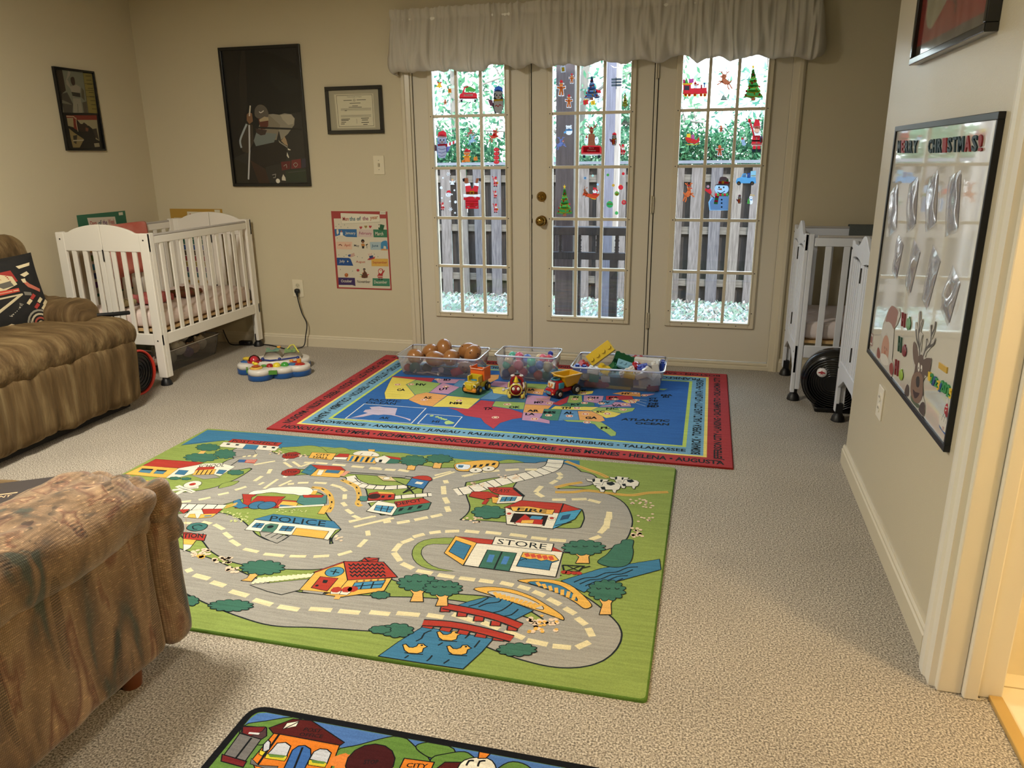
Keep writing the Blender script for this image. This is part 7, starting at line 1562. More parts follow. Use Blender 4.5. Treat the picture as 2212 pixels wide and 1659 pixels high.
A.fill('d0a348', '880,1000 1140,1003 1148,1122 885,1118'); A.text('a8452f', 'September', (902, 1088), (1128, 1090), (902, 1038), .012); A.fill('a83236', '815,1020 850,990 920,975 945,970 930,1000 860,1022'); A.fill('26386a', '845,960 905,945 912,985 858,1000'); A.fill('d8d1bb', '812,925 885,902 905,948 845,962'); [A.line('a83236', [(830+k*24, 922-k*6), (850+k*18, 958-k*4)], .003) for k in range(3)]
A.fill('3a2858', '365,1293 625,1300 635,1430 585,1412 372,1410'); A.text(W_, 'October', (410, 1370), (580, 1372), (410, 1325), .012); A.disc('c0703a', (493, 1258), .014, sx=1.1); A.line('2a1a10', '470,1262 490,1272 515,1262', .003); A.line('2a1a10', '465,1245 480,1252', .003); A.line('2a1a10', '505,1252 520,1242', .003)
A.text('2a2624', 'November', (660, 1378), (866, 1382), (660, 1335), .012)
for i, c in enumerate(('c0a83a', '4a7a3a', 'b86a2a', 'a84a3a', 'b8323a', 'c8903a')): A.fill(c, [(775+cos(pi+i*pi/5-.3)*20-12, 1270), (775+cos(pi+(i)*pi/5)*78-14, 1285+sin(pi+i*pi/5)*70), (775+cos(pi+(i)*pi/5)*78+16, 1285+sin(pi+i*pi/5)*70), (785, 1290)])
A.fill('5a3420', '730,1298 745,1240 770,1200 790,1200 815,1240 822,1298', 2); A.disc('6a3f26', (772, 1190), .007); A.fill('1f1f1f', '748,1172 795,1172 785,1152 758,1152'); A.fill('a83236', '650,1170 680,1160 700,1185 675,1205 655,1195')
A.fill('3a7a5c', '902,1305 1165,1312 1170,1432 902,1425'); A.text(W_, 'December', (925, 1388), (1128, 1390), (925, 1342), .012)
A.fill('a82a2c', '985,1190 1000,1160 1030,1150 1060,1165 1068,1200 1085,1175 1090,1190 1060,1240 1058,1300 985,1300 975,1265 995,1235', 0); A.fill('cfc9b4', '998,1180 1030,1160 1050,1180 1050,1210 1028,1235 1000,1215', 2); A.fill('c99a86', '1010,1175 1040,1172 1042,1190 1012,1194'); A.line('cfc9b4', '985,1275 1060,1278', .005); A.fill('3a1a1a', '990,1310 1020,1310 1020,1330 990,1330'); A.fill('3a1a1a', '1030,1310 1060,1310 1060,1330 1030,1330')
for p in ('330,500', '375,465', '408,505', '515,515', '465,475', '350,680', '375,942', '455,965', '490,940', '665,970', '740,988', '930,932', '985,970', '590,1195', '400,1170'): A.dots('7a8a7a', p, .0035)
o = f.build('months_poster', merge_art(A, f, [mat('9c3a36', .5)])); tag(o, 'red bordered Months of the year poster on the wall left of the doors', 'poster')
# hundred chart behind the crib
f = MB(); f.box(-3.912, -3.466, D-.0012, D-.0002, .45, 1.0); A = Art(lambda x, y: Vector((x, D-.0012, y)), (0, -1, 0), lambda c: mat(c, .5), step=8e-6, base=2e-5)
A.fill('cfc6b0', '-3.885,.47 -3.49,.47 -3.49,.935 -3.885,.935'); A.fill('d8d1bb', '-3.765,.98 -3.61,.978 -3.605,.90 -3.77,.90'); A.text('9c2c28', '1', (-3.745, .925), (-3.735, .925), (-3.745, .965), .02); A.text('2f4f5a', '-100', (-3.72, .925), (-3.63, .925), (-3.72, .963), .02)
for r_, c in enumerate(('a8453a', '4a5a2c', '2f6a4a', '3a6a5c', '2f4f86', '5a4a3a', '8f2f2c', 'a08a4a', '6a4a6a', '3f6a6a')):
    for k in range(10): x = -3.875+.0385*k; y = .865-.0415*r_; A.fill(c, [(x, y), (x+.034, y), (x+.034, y+.036), (x, y+.036)])
A.fill('cfc9b4', '-3.53,.995 -3.485,.995 -3.485,.972 -3.53,.972')
o = f.build('number_poster', merge_art(A, f, [mat('b08a3a', .5)])); tag(o, 'ochre bordered 1-100 number chart behind the left corner crib', 'poster')
# days poster on the left wall
f = MB(); f.box(XL+.0002, XL+.0012, 4.205, 4.645, .46, 1.008); A = Art(lambda x, y: Vector((XL+.0012, x, y)), (1, 0, 0), lambda c: mat(c, .5), step=8e-6, base=2e-5)
A.fill('c9c0ac', '4.235,.48 4.615,.48 4.615,.915 4.235,.915'); A.fill('cfc6b4', '4.29,.985 4.54,.975 4.545,.905 4.30,.90')
for t, a, b_, c in (('Days', 4.31, 4.365, 'a8403a'), ('of', 4.38, 4.41, '2c4f5a'), ('the', 4.42, 4.46, '6a3a6c'), ('Week', 4.47, 4.53, 'a8504a')): A.text(c, t, (a, .925), (b_, .925), (a, .962), .02)
for k, c in enumerate(('a8453a', 'c0903a', '5f8a3a', '3a7a8a', '3a4f8a', '6a3a7a')): A.fill(c, [(4.26, .82-.06*k), (4.59, .82-.06*k), (4.59, .86-.06*k), (4.26, .86-.06*k)])
A.fill('cfc9b4', '4.58,1.0 4.62,1.0 4.62,.98 4.58,.98')
o = f.build('days_poster', merge_art(A, f, [mat('2f6a50', .5)])); tag(o, 'green bordered Days of the Week poster on the left wall above the crib', 'poster')
# framed collage on the left wall
root = empty('framed_photograph', (XL, 4.37, 1.66), 'dark framed picture with a ball player photo over a group photo, on the left wall', 'picture')
y0, y1, z0, z1 = 4.208, 4.540, 1.413, 1.913
f = MB()
for a0, a1, b0, b1 in ((y0, y1, z1-.012, z1), (y0, y1, z0, z0+.012), (y0, y0+.012, z0+.012, z1-.012), (y1-.012, y1, z0+.012, z1-.012)): f.box(XL, XL+.020, a0, a1, b0, b1)
ch(f.build('frame', BF, None, .001), root)
f = MB(); f.box(XL+.001, XL+.008, y0+.006, y1-.006, z0+.006, z1-.006); A = Art(lambda a, b: lw_(a, b), (1, 0, 0), lambda c: mat(c, .4), step=8e-6, base=3e-5)
def lw_(a, b): return on(0, XL+.008, a, b)
A.C(80, 80, 5.53)
A.fill('6f7060', '300,395 545,420 610,905 310,900'); A.fill('2a2018', '230,400 300,400 345,640 290,680'); A.fill('3a2c22', '400,490 425,475 445,490 455,560 430,580 405,540', 2); A.fill('8a8372', '350,500 370,520 400,590 470,570 520,600 510,700 430,720 400,620 350,560'); A.fill('8a8372', '340,540 390,460 400,420 370,400 360,470'); A.fill('2a2824', '410,655 515,670 520,720 425,705'); A.fill('85806f', '430,730 520,735 545,905 435,905'); A.line('3a352c', '485,800 490,900', .003)
A.fill('403c34', '290,680 360,660 430,800 425,900 320,900'); A.fill('6a6656', '300,750 370,780 420,810 300,790'); A.fill('4a4438', '540,780 590,770 605,905 560,905'); A.fill('514b3a', '530,600 560,640 570,760 530,720')
A.fill('7c7038', '548,430 655,440 722,912 615,905')
for k in range(9): A.line('3a3418', [(578+11*k*.9, 465+50*k*.98), (640+9*k, 468+50*k*.98)], .0035)
for k, y in enumerate((555, 635, 712)): A.line('3a3418', [(568+10*k, y), (672+9*k, y+6)], .0025)
A.fill('70291c', '345,935 710,935 718,990 470,990 490,1120 440,1090 350,960'); A.fill('8a7d5c', '355,965 430,965 440,1080 370,1060'); A.line('b3a888', '350,945 440,950 445,965 465,970 470,1040 490,1130', .004)
A.fill('8f8668', '480,990 715,990 745,1240 700,1220 700,1130 620,1060 520,1040'); A.fill('2a1d14', '490,1030 540,1040 560,1020 600,1050 600,1130 520,1130 490,1100'); A.fill('6a3f2c', '580,1080 615,1090 610,1130 580,1120'); A.fill('1c1a15', '540,1150 620,1120 690,1180 700,1320 560,1320'); A.fill('7a6a44', '380,1090 440,1140 560,1220 510,1320 430,1320 400,1200'); A.fill('2a241c', '430,1180 480,1170 470,1280 440,1260'); A.fill('322a22', '660,1100 710,1090 740,1230 700,1200'); A.fill('9a9278', '430,1230 560,1225 555,1240 430,1245'); A.fill('8a8268', '680,1270 740,1265 750,1310 690,1315')
ch(f.build('picture', merge_art(A, f, [mat('14120f', .3)])), root)

# ---------- right wall: whiteboard and red poster ----------
BRD = mat('d5d1c8', .05, spec=.6, coat=.6)
XQ = XP-.016; qa, qb, qc, qd = [rw(x, y, XQ) for x, y in ((1933, 274.4), (2176.5, 239), (2048.6, 987.3), (1872.7, 754.4))]
YB0, YB1, ZB0, ZB1 = 2.106, (qa.y+qd.y)/2, (.570+qd.z)/2, (qa.z+1.440)/2
root = empty('whiteboard', (XP, 2.70, 1.0), 'large glossy whiteboard in a black frame on the right partition', 'whiteboard')
f = MB()
for a0, a1, b0, b1 in ((YB0, YB1, ZB1-.018, ZB1), (YB0, YB1, ZB0, ZB0+.018), (YB0, YB0+.011, ZB0+.018, ZB1-.018), (YB1-.018, YB1, ZB0+.018, ZB1-.018)): f.box(XP-.016, XP, a0, a1, b0, b1)
ch(f.build('frame', mat('0c0d12', .35, spec=.5), None, .0015), root)
f = MB(); f.box(XP-.010, XP-.002, YB0+.006, YB1-.01, ZB0+.01, ZB1-.01); ch(f.build('board', BRD), root)
XF = XP-.010
def bd(cx, cy, c3=True): return (1860+cx/3.949, (600 if c3 else 220)+cy/3.949)
def letter(t, quad, col, label, cat='letter magnet', group=None, th=.004):
    """raised glyph: quad = lower-left, lower-right, upper-left px"""
    vs, fs, _ = glyphs(t, .03); a, b_, c = [rw(*q, XF) for q in quad]; n = len(vs)
    P0 = [a+(b_-a)*x+(c-a)*y+Vector((-.0004, 0, 0)) for x, y in vs]; P1 = [p+Vector((-th, 0, 0)) for p in P0]
    cnt = {}
    for fc_ in fs:
        for i in range(len(fc_)): e = (fc_[i], fc_[(i+1) % len(fc_)]); cnt[e] = 1
    side = [(i, j, j+n, i+n) for i, j in cnt if (j, i) not in cnt]
    f = MB(); f.add(P0+P1, [tuple(q[::-1]) for q in fs]+[tuple(i+n for i in q) for q in fs]+side, 0); o = f.build('magnetic_'+('digit' if t.isdigit() or t == '/' else 'letter'), mat(col, .5), clean=True); tag(o, label, cat, group)
GRN_, RD_ = '17343c', '8f2226'
xs = [(318, 345), (350, 378), (382, 412), (417, 447), (450, 488)]
for i, (t, (a, b_)) in enumerate(zip('MERRY', xs)):
    letter(t, (bd(a, 436, 0), bd(b_-3, 437, 0), bd(a+4, 330, 0)), RD_ if i == 1 else GRN_, f'{"red" if i == 1 else "dark green"} magnetic letter {["M", "E", "R before another R", "R before Y", "Y"][i]} of MERRY on the whiteboard')
xs = [(580, 614), (618, 654), (659, 697), (704, 738), (745, 782), (790, 826), (834, 886), (893, 945), (953, 1002), (1010, 1046)]
nm = ['C', 'H', 'R', 'I', 'first S', 'T', 'M', 'A', 'last S', 'exclamation mark']
for i, (t, (a, b_)) in enumerate(zip('CHRISTMAS!', xs)):
    letter(t, (bd(a, 437-i*1.5, 0), bd(b_-3, 437-i*1.6, 0), bd(a+6, 322-i*4.6, 0)), RD_ if i in (3, 7, 9) else GRN_, f'{"red" if i in (3, 7, 9) else "dark green"} magnetic {"" if i == 9 else "letter "}{nm[i]} of CHRISTMAS on the whiteboard', 'letter magnet')
dg = [('1', 582, 800, 875, 'd8b82a', 18), ('2', 600, 812, 898, '2f8a4a', 22), ('/', 612, 830, 915, '24508a', 34), ('2', 636, 845, 925, '2f8a4a', 26), ('3', 656, 872, 955, 'd8b82a', 26), ('/', 668, 880, 968, '24508a', 34), ('2', 690, 870, 968, '2f8a4a', 26), ('0', 712, 885, 985, '2f8a4a', 26), ('2', 738, 905, 1010, '2f8a4a', 30), ('5', 760, 940, 1028, 'd8b82a', 26)]
nmd = ['yellow digit 1 starting', 'green digit 2 second in', 'blue slash first in', 'green digit 2 between the slash and 3 in', 'yellow digit 3 in', 'blue slash second in', 'green digit 2 right after the second slash in', 'green digit 0 in', 'green digit 2 just before the last 5 in', 'yellow digit 5 ending']
for (t, x, ya, yb_, c, w_), nn in zip(dg, nmd): letter(t, (bd(x, yb_), bd(x+w_, yb_+w_*.55), bd(x+4, ya)), c, f'{nn} the date on the whiteboard')
# clear sleeves pinned in two rows
SLV = glassmat('sleeve', (.92, .92, .96), .14, .4, white=.22, wcol=(.8, .8, .86))
sl = [('260,765 322,700 308,1090 245,1152', 'first from left, upper row'), ('425,700 498,640 470,1060 398,1120', 'second from left, upper row'), ('588,665 668,580 645,1050 560,1115', 'third from left, upper row'), ('765,640 865,580 832,1100 727,1155', 'fourth from left, upper row'),
 ('330,1130 370,1210 305,1525 272,1440', 'first from left, lower row'), ('460,1160 515,1270 420,1661 386,1560', 'second from left, lower row'), ('625,1215 688,1345 572,1780 528,1680', 'third from left, lower row'), ('795,1390 858,1541 752,1921 690,1770', 'fourth from left, lower row')]
random.seed(21)
for i, (s_, where) in enumerate(sl):
    q = [rw(*bd(x, y, 0), XF) for x, y in nums(s_)]; root = empty('plastic_sleeve', sum(q, Vector())/4, f'crinkled clear plastic sleeve with a drawing on the whiteboard, {where}', 'sleeve', 'clear sleeves on the whiteboard')
    def srf(off, amp, N=14):
        vs = []
        for j in range(N+1):
            for k in range(N+1):
                u, v = k/N, j/N; p = (q[0]*(1-u)+q[1]*u)*(1-v)+(q[3]*(1-u)+q[2]*u)*v; e = (4*u*(1-u)*4*v*(1-v))**.4
                vs.append(p+Vector((-off-amp*e*(.5+.8*noise.noise(Vector((u*2.2+i*3, v*2.6, i)))), 0, 0)))
        return vs, [(j*(N+1)+k, j*(N+1)+k+1, (j+1)*(N+1)+k+1, (j+1)*(N+1)+k) for j in range(N) for k in range(N)]
    vs, fs = srf(.004, .013); f = MB(); f.add(vs, fs, 0, True); ch(f.build('sleeve_film', SLV), root)
    f = MB(); vs, fs = srf(.0012, .006); f.add([p.lerp(sum(q, Vector())/4, .12) for p in vs], fs, 0, True); A = Art(lambda u, v: vs[min(224, max(0, int(round(v*14))*15+int(round(u*14))))].lerp(sum(q, Vector())/4, .12), (-1, 0, 0), lambda c: mat(c, .6), step=2e-5, base=4e-4)
    A.line('6a6a74', '.35,.2 .55,.15 .65,.3 .55,.45 .4,.42 .32,.3', .003, 2, True); A.line('6a6a74', '.4,.5 .3,.7 .35,.85 .6,.88 .68,.7 .58,.5', .003, 2); A.line('8a7a86', '.3,.55 .15,.5', .003); A.line('8a7a86', '.65,.55 .8,.45', .003)
    ch(f.build('drawing', merge_art(A, f, [mat('a9a6a6', .6, c2='83808a', nscale=14)])), root)
# cardboard santa and reindeer peeking over the lower frame edge
def cutout(name, label, cat, outl, artf, off=.0012, th=.0008):
    P = lambda a, b: rw(a, b, XF-off-th)
    f = MB(); a = [rw(*bd(*p), XF-off) for p in outl]; b2 = [p+Vector((-th, 0, 0)) for p in a]; n = len(a)
    f.add(a+b2, [tuple(range(n))[::-1], tuple(range(n, 2*n))]+[(i, (i+1) % n, n+(i+1) % n, n+i) for i in range(n)], 0)
    A = Art(P, (-1, 0, 0), lambda c: mat(c, .5), step=1e-5, base=2e-5); A.C(1860, 600, 3.949); artf(A)
    o = f.build(name, merge_art(A, f, [mat('b9b4ac', .5)])); tag(o, label, cat)
def santa_art(A):
    A.fill('9a7068', '208,370 235,280 262,240 300,262 318,300 300,380 280,440 262,400 235,375', 2); A.disc('c9c4bc', (322, 325), .022, sx=.5, sy=1); A.fill('c4bfb8', '180,480 190,400 240,378 270,430 278,500 262,700 240,690 235,520 215,470 190,520', 2)
    A.fill('b88a76', '180,560 200,500 225,495 240,560 235,650 220,720 195,730 170,660', 2); A.fill('8a4a3c', '135,640 140,600 155,600 165,660 155,690 135,670', 2); A.fill('8a3a34', '240,760 250,730 270,730 275,790 265,830 245,810', 2)
    A.line('2a2420', '200,585 205,610', .004); A.line('2a2420', '218,600 222,625', .004); A.disc('a8604c', (203, 640), .010); A.fill('cfcac2', '165,650 200,650 225,680 235,740 200,745 172,715', 2)
cutout('santa_cutout', 'paper Santa face peeking over the lower left edge of the whiteboard', 'decoration', nums('120,680 135,600 160,570 175,470 190,390 235,270 265,236 300,258 330,262 335,330 310,400 285,430 275,560 262,690 278,740 276,800 262,845 250,848'), santa_art)
def deer_art(A):
    A.fill('5c4a42', '470,700 500,660 525,660 535,700 545,780 540,860 525,900 530,1000 495,1070 450,1060 425,1000 430,880 455,800', 2); A.fill('6a564c', '442,580 455,545 480,600 490,680 470,755 445,690', 2); A.fill('5c4a42', '530,700 590,685 600,710 585,800 560,840 535,810', 2)
    A.fill('7a5f50', '425,900 445,825 490,805 525,850 525,970 500,1060 460,1062 425,1000', 3); A.fill('2a2220', '468,870 480,840 498,850 500,900 490,935 472,925', 2); A.fill('d8d2c8', '483,760 490,722 500,740 498,790 488,800', 2); A.fill('d8d2c8', '508,790 512,745 522,755 518,800', 2); A.dots('1a1614', '491,770 512,785', .004)
    A.fill('3a2220', '440,950 465,975 500,985 480,1020 455,1025', 2); A.line('55504c', '500,660 498,600 475,520 470,440', .011, 3); A.line('55504c', '498,580 490,480 500,400 505,290', .010, 3); A.line('55504c', '495,470 525,360', .008); A.line('55504c', '500,600 525,490', .008)
    A.line('55504c', '530,670 555,590 560,520', .009, 3); A.line('55504c', '545,620 590,560 600,480 598,405', .010, 3); A.line('55504c', '595,500 625,440 636,375', .009, 3); A.line('55504c', '570,590 615,570 634,520', .008, 3)
    A.fill('4a3c38', '370,985 385,920 400,910 412,940 410,1000 395,1015', 2); A.fill('4a3c38', '490,1120 515,1065 540,1065 545,1120 535,1180 515,1165', 2); A.fill('4f5a44', '425,1000 455,1060 490,1075 500,1100 480,1110 430,1050', 2)
cutout('reindeer_cutout', 'paper brown reindeer with tall antlers peeking over the lower edge of the whiteboard', 'decoration', nums('368,990 385,915 405,908 425,880 455,800 440,700 438,580 455,540 490,620 465,520 462,385 475,375 485,440 492,300 505,280 512,300 512,370 528,350 530,380 510,460 532,485 525,520 512,640 550,590 550,515 562,515 572,560 588,500 590,400 602,400 606,450 630,370 642,380 630,460 605,530 635,512 640,530 610,580 560,640 548,680 600,682 602,720 585,810 560,842 530,870 528,1000 545,1065 548,1120 538,1182 515,1180 480,1130'), deer_art)
for (x, y0_, y1_, c, lb) in ((357, 418, 300, '7a1f26', 'red magnetic letter H, highest of the three beside the Santa cutout'), (327, 633, 503, '1f4a34', 'dark green magnetic letter H beside the Santa cutout'), (299, 832, 700, '7a1f26', 'red magnetic letter H, lowest of the three beside the Santa cutout')):
    letter('H', (bd(x-6, y0_-8), bd(x+20, y0_+8), bd(x+2, y1_-6)), c, lb)
for c, rx, ry, col, lb in (((412, 395), 20, 68, '6a9a6a', 'light green bauble magnet nearest the top beside the antlers'), ((375, 625), 20, 62, '7a2430', 'dark red bauble magnet between the clips and the reindeer'), ((348, 830), 19, 58, '8fb03a', 'lime green bauble magnet beside the lowest red clip')):
    p = rw(*bd(*c), XF); e1 = rw(*bd(c[0]+rx, c[1]), XF); e2 = rw(*bd(c[0], c[1]+ry), XF); f = MB(); f.ball((XF-.003, p.y, p.z), (.0028, abs(e1.y-p.y), abs(e2.z-p.z)*.85), n=22); f.box(XF-.004, XF-.001, p.y-.005, p.y+.005, p.z+abs(e2.z-p.z)*.75, p.z+abs(e2.z-p.z)*1.05); o = f.build('bauble_magnet', mat(col, .3)); tag(o, lb, 'magnet')
f = MB(); a, b_, c = rw(*bd(670, 770), XF), rw(*bd(738, 818), XF), rw(*bd(676, 718), XF)
vs = [a, b_, b_+(c-a), c]; f.add(vs+[v+Vector((-.004, 0, 0)) for v in vs], [(3, 2, 1, 0), (4, 5, 6, 7)]+[(i, (i+1) % 4, 4+(i+1) % 4, 4+i) for i in range(4)], 0); o = f.build('plate_magnet', mat('c9a23c', .3), None, .001); tag(o, 'golden rectangular magnet above the date digits on the whiteboard', 'magnet')
f = MB(); A = Art(lambda a, b: rw(a, b, XF-.0004), (-1, 0, 0), lambda c: mat(c, .4), step=1e-5, base=1e-5); A.C(1860, 600, 3.949)
A.fill('cfcbc4', '665,1160 755,1225 738,1365 663,1250'); A.fill('2f5aa0', '664,1248 690,1300 738,1340 736,1368 700,1320 668,1275'); A.text('8a2a3a', 'EXPO', (693, 1298), (708, 1308), (694, 1265), .02)
for k in range(4): A.line('4a4a52', [(685+18*k, 1215+16*k), (705+16*k, 1160+10*k)], .002)
mk = merge_art(A, f, []); o = f.build('board_sticker', mk); tag(o, 'white and blue maker sticker in the lower right corner of the whiteboard', 'sticker')
f = MB(); A = Art(lambda a, b: rw(a, b, XF-.0004), (-1, 0, 0), lambda c: mat(c, .4), step=1e-5, base=1e-5); A.C(1860, 600, 3.949)
A.fill('a8202c', '712,1110 735,1065 742,1110 735,1170 712,1160', 2); A.disc('cfcac4', (735, 1050), .008); A.line('cfcac4', '718,1130 738,1140', .004); A.disc('8a1c26', (730, 1160), .010); A.line('cfcac4', '720,1100 738,1105', .003)
o = f.build('board_sticker', merge_art(A, f, [])); tag(o, 'tiny red Santa sticker below the date digits on the whiteboard', 'sticker')
f = MB(); A = Art(lambda a, b: rw(a, b, XF-.0004), (-1, 0, 0), lambda c: mat(c, .4), step=1e-5, base=1e-5); A.C(1860, 600, 3.949)
A.fill('8a4a44', '80,465 104,482 98,585 72,568'); A.fill('c9c4bc', '84,474 101,486 96,576 76,562'); A.fill('8a4a44', '86,495 97,503 92,560 80,552')
o = f.build('board_sticker', merge_art(A, f, [])); tag(o, 'small white and brown label sticker at the lower left corner of the whiteboard', 'sticker')
# red poster above
root = empty('framed_poster', (XP, 2.73, 2.0), 'black framed red poster with a pale shape, high on the right partition', 'poster')
qa, qb = rw(1962, 144.7, XP-.032), rw(2157.6, 65.8, XP-.032); y0, y1, z0, z1 = 2.259, qa.y, (qa.z+1.634)/2, 2.30
f = MB()
for a0, a1, b0, b1 in ((y0, y1, z1-.022, z1), (y0, y1, z0, z0+.022), (y0, y0+.022, z0+.022, z1-.022), (y1-.022, y1, z0+.022, z1-.022)): f.box(XP-.032, XP, a0, a1, b0, b1)
ch(f.build('frame', mat('08080a', .12, spec=.7), None, .003), root)
f = MB(); f.box(XP-.018, XP-.004, y0+.01, y1-.01, z0+.01, z1-.01); A = Art(lambda a, b: rw(a, b, XP-.018), (-1, 0, 0), lambda c: mat(c, .12, coat=.6), step=1e-5, base=3e-5); A.C(1900, 0, 6.913)
A.fill('8d8770', '735,-300 720,50 700,200 700,330 715,400 745,428 790,400 840,310 930,150 1030,-60 1100,-300', 2); A.fill('4f2522', '1150,0 1160,60 1120,230 1105,220 1130,80 1090,0')
A.raw('55504a', [Vector((XP-.018, y0+.02, z0+.02)), Vector((XP-.018, y0+.02, z0+.055)), Vector((XP-.018, y1-.02, z0+.055)), Vector((XP-.018, y1-.02, z0+.02))])
ch(f.build('picture', merge_art(A, f, [mat('84342f', .12, coat=.6)])), root)
# ---------- window clings ----------
def clm(c):
    k = 'cling'+c
    if k in MC: return MC[k]
    m = bpy.data.materials.new(k); m.use_nodes = True; n = m.node_tree; n.nodes.clear(); N = n.nodes.new
    out = N('ShaderNodeOutputMaterial'); df = N('ShaderNodeBsdfDiffuse'); tl = N('ShaderNodeBsdfTranslucent'); mx = N('ShaderNodeMixShader'); mx.inputs[0].default_value = .5
    df.inputs[0].default_value = lin(c); tl.inputs[0].default_value = lin(c); n.links.new(df.outputs[0], mx.inputs[1]); n.links.new(tl.outputs[0], mx.inputs[2]); n.links.new(mx.outputs[0], out.inputs[0]); MC[k] = m; return m
YC = D+.0096
cW = dict(W1=(840, 0, 4.8087), W2=(1280, 0, 4.424), W3=(860, 330, 5.53), W4=(1130, 330, 7.373), W5=(1400, 330, 6.506))
RE, WT, GN, BN, BL_, OR, YE, BKc, SK, NV = 'c8323a', 'e6eaf2', '4f9a4a', '8a5238', '5f9fd0', 'd07a3c', 'e0b838', '2a2c34', 'e0b09a', '34508c'
def cling(kind, crop, cx, cy, s, label, cat='window cling', flip=1, sx=1.0, **k):
    A = Art(lambda a, b: bw(a, b, YC), (0, -1, 0), clm, step=1.2e-5, base=2e-5); A.C(*cW[crop]); A.ax = (Vector((1, 0, 0)), 0)
    def M(pts): return [(cx+flip*sx*x*s, cy+y*s) for x, y in (nums(pts) if isinstance(pts, str) else pts)]
    def F(c, pts, sm=0): A.fill(c, M(pts), sm)
    def L(c, pts, w_, sm=0): A.line(c, M(pts), w_*s/cW[crop][2]*.00295, sm)
    def O(c, x, y, r, ry=None):
        ry = ry or r; A.fill(c, M([(x+r*cos(2*pi*i/16), y+ry*sin(2*pi*i/16)) for i in range(16)]))
    KINDS[kind](F, L, O, k)
    if kind == 'pickup': [A.text(RE, t, (cx-.4*s, cy+y*s), (cx+.4*s, cy+y*s), (cx-.4*s, cy+(y-.09)*s)) for t, y in (('MERRY', .11), ('CHRISTMAS', .22))]
    if kind == 'cardeer': [A.text(WT, t, (cx-x*s, cy+y*s), (cx+x*s, cy+y*s), (cx-x*s, cy+(y-.1)*s)) for t, x, y in (('Merry', .15, .5), ('Christmas', .26, .64))]
    o = A.done(kind+'_cling' if not kind.endswith('cling') else kind); tag(o, label, cat, 'Christmas window clings'); return o
KINDS = {}
def kd(f): KINDS[f.__name__.strip('_')] = f; return f
@kd
def bell(F, L, O, k): F(YE, '-.3,-.6 .3,-.6 .5,.1 .8,.5 -.8,.5 -.5,.1', 2); O(YE, 0, .6, .2); F(RE, '-.6,-1 0,-.6 .6,-1 .5,-.4 0,-.55 -.5,-.4')
@kd
def lantern(F, L, O, k): c = k.get('c', OR); F(c, '-.5,-.5 .5,-.6 .6,.7 -.4,.8'); F(YE, '-.3,-.3 .3,-.35 .38,.5 -.22,.55'); L(c, '-.3,-.5 0,-1 .35,-.6', .15, 2)
@kd
def gingerbread(F, L, O, k):
    c = k.get('c', OR); F(WT, '-.36,-.2 -.95,-.3 -.95,.1 -.4,.12 -.6,.95 -.05,1.0 0,.5 .1,1.0 .6,.95 .42,.12 .95,.1 .95,-.3 .36,-.2', 0); F(c, '-.3,-.15 -.85,-.22 -.85,.04 -.32,.1 -.5,.85 -.12,.9 0,.4 .14,.9 .5,.85 .34,.1 .85,.04 .85,-.22 .3,-.15'); O(c, 0, -.42, .36, .34)
    if k.get('hat', 1): F(RE, '-.36,-.58 -.2,-.95 .2,-.98 .42,-.6'); F(WT, '-.42,-.66 .42,-.66 .42,-.50 -.42,-.50'); O(WT, .52, -.52, .11)
    F(RE, '-.2,-.1 0,-.02 .2,-.1 .2,.08 0,0 -.2,.08'); O(BKc, -.12, -.42, .04); O(BKc, .12, -.42, .04); L(WT, '-.14,-.26 0,-.2 .14,-.26', .05, 2)
@kd
def pickup(F, L, O, k):
    F(GN, '-.3,-.75 .2,-.9 .85,-.55 .8,-.3 -.35,-.25'); F(RE, '-.7,-.1 -.5,-.8 .0,-.95 .05,-.8 -.35,-.65 -.45,-.2 .8,-.15 1,.0 .98,.5 -1,.5 -.98,0'); F('b02a34', '-1,.38 1,.38 1,.52 -1,.52'); F(WT, '-.5,-.0 .5,-.0 .5,.24 -.5,.24');  F(WT, '-.95,.5 .95,.5 .9,.6 -.9,.6'); F(BKc, '-.85,.6 -.65,.6 -.65,.9 -.85,.9'); F(BKc, '.65,.6 .85,.6 .85,.9 .65,.9')
@kd
def penguin(F, L, O, k):
    c = k.get('hat', NV); F(k.get('wing', '5a3a44'), '-.5,.05 -.95,-.05 -.75,.45 -.4,.5'); O(k.get('body', BKc), 0, -.35, .42, .38); F(k.get('body', BKc), '-.4,-.2 .45,-.2 .5,.5 .3,1 -.3,1 -.5,.5', 0); O(WT, .02, -.28, .32, .25); F(WT, '-.3,.05 .4,.05 .42,.55 .25,.95 -.2,.95 -.38,.5', 2)
    O(BKc, -.13, -.32, .06); O(BKc, .18, -.32, .06); F(OR, '-.05,-.22 .1,-.22 .03,-.1'); F(c, '-.4,-.55 -.3,-.9 .1,-1.02 .4,-.85 .45,-.5'); F(WT, '-.45,-.62 .46,-.58 .46,-.44 -.45,-.48'); F(k.get('scarf', YE), '-.4,-.02 .45,-.05 .46,.08 -.38,.12')
    if k.get('long'):
        for i in range(6): F(RE if i % 2 == 0 else WT, [(.35+.16*i, -.02-.05*i), (.51+.16*i, -.07-.05*i), (.51+.16*i, .16-.05*i), (.35+.16*i, .2-.05*i)])
        L(NV, '-.35,.3 0,.38 .35,.3', .03, 2); L(NV, '-.38,.55 0,.63 .38,.52', .03, 2); L(NV, '-.3,.8 0,.88 .3,.8', .03, 2); F('6a6aa8', '.4,.2 .8,.1 .6,.5 .42,.6')
    else: L(RE, '-.3,.5 -.15,.4 0,.52 .15,.36 .3,.44', .05)
    if k.get('gift'): F(RE, '-.5,.1 .1,.0 .15,.75 -.4,.9'); L(YE, '-.2,.05 -.12,.82', .08)
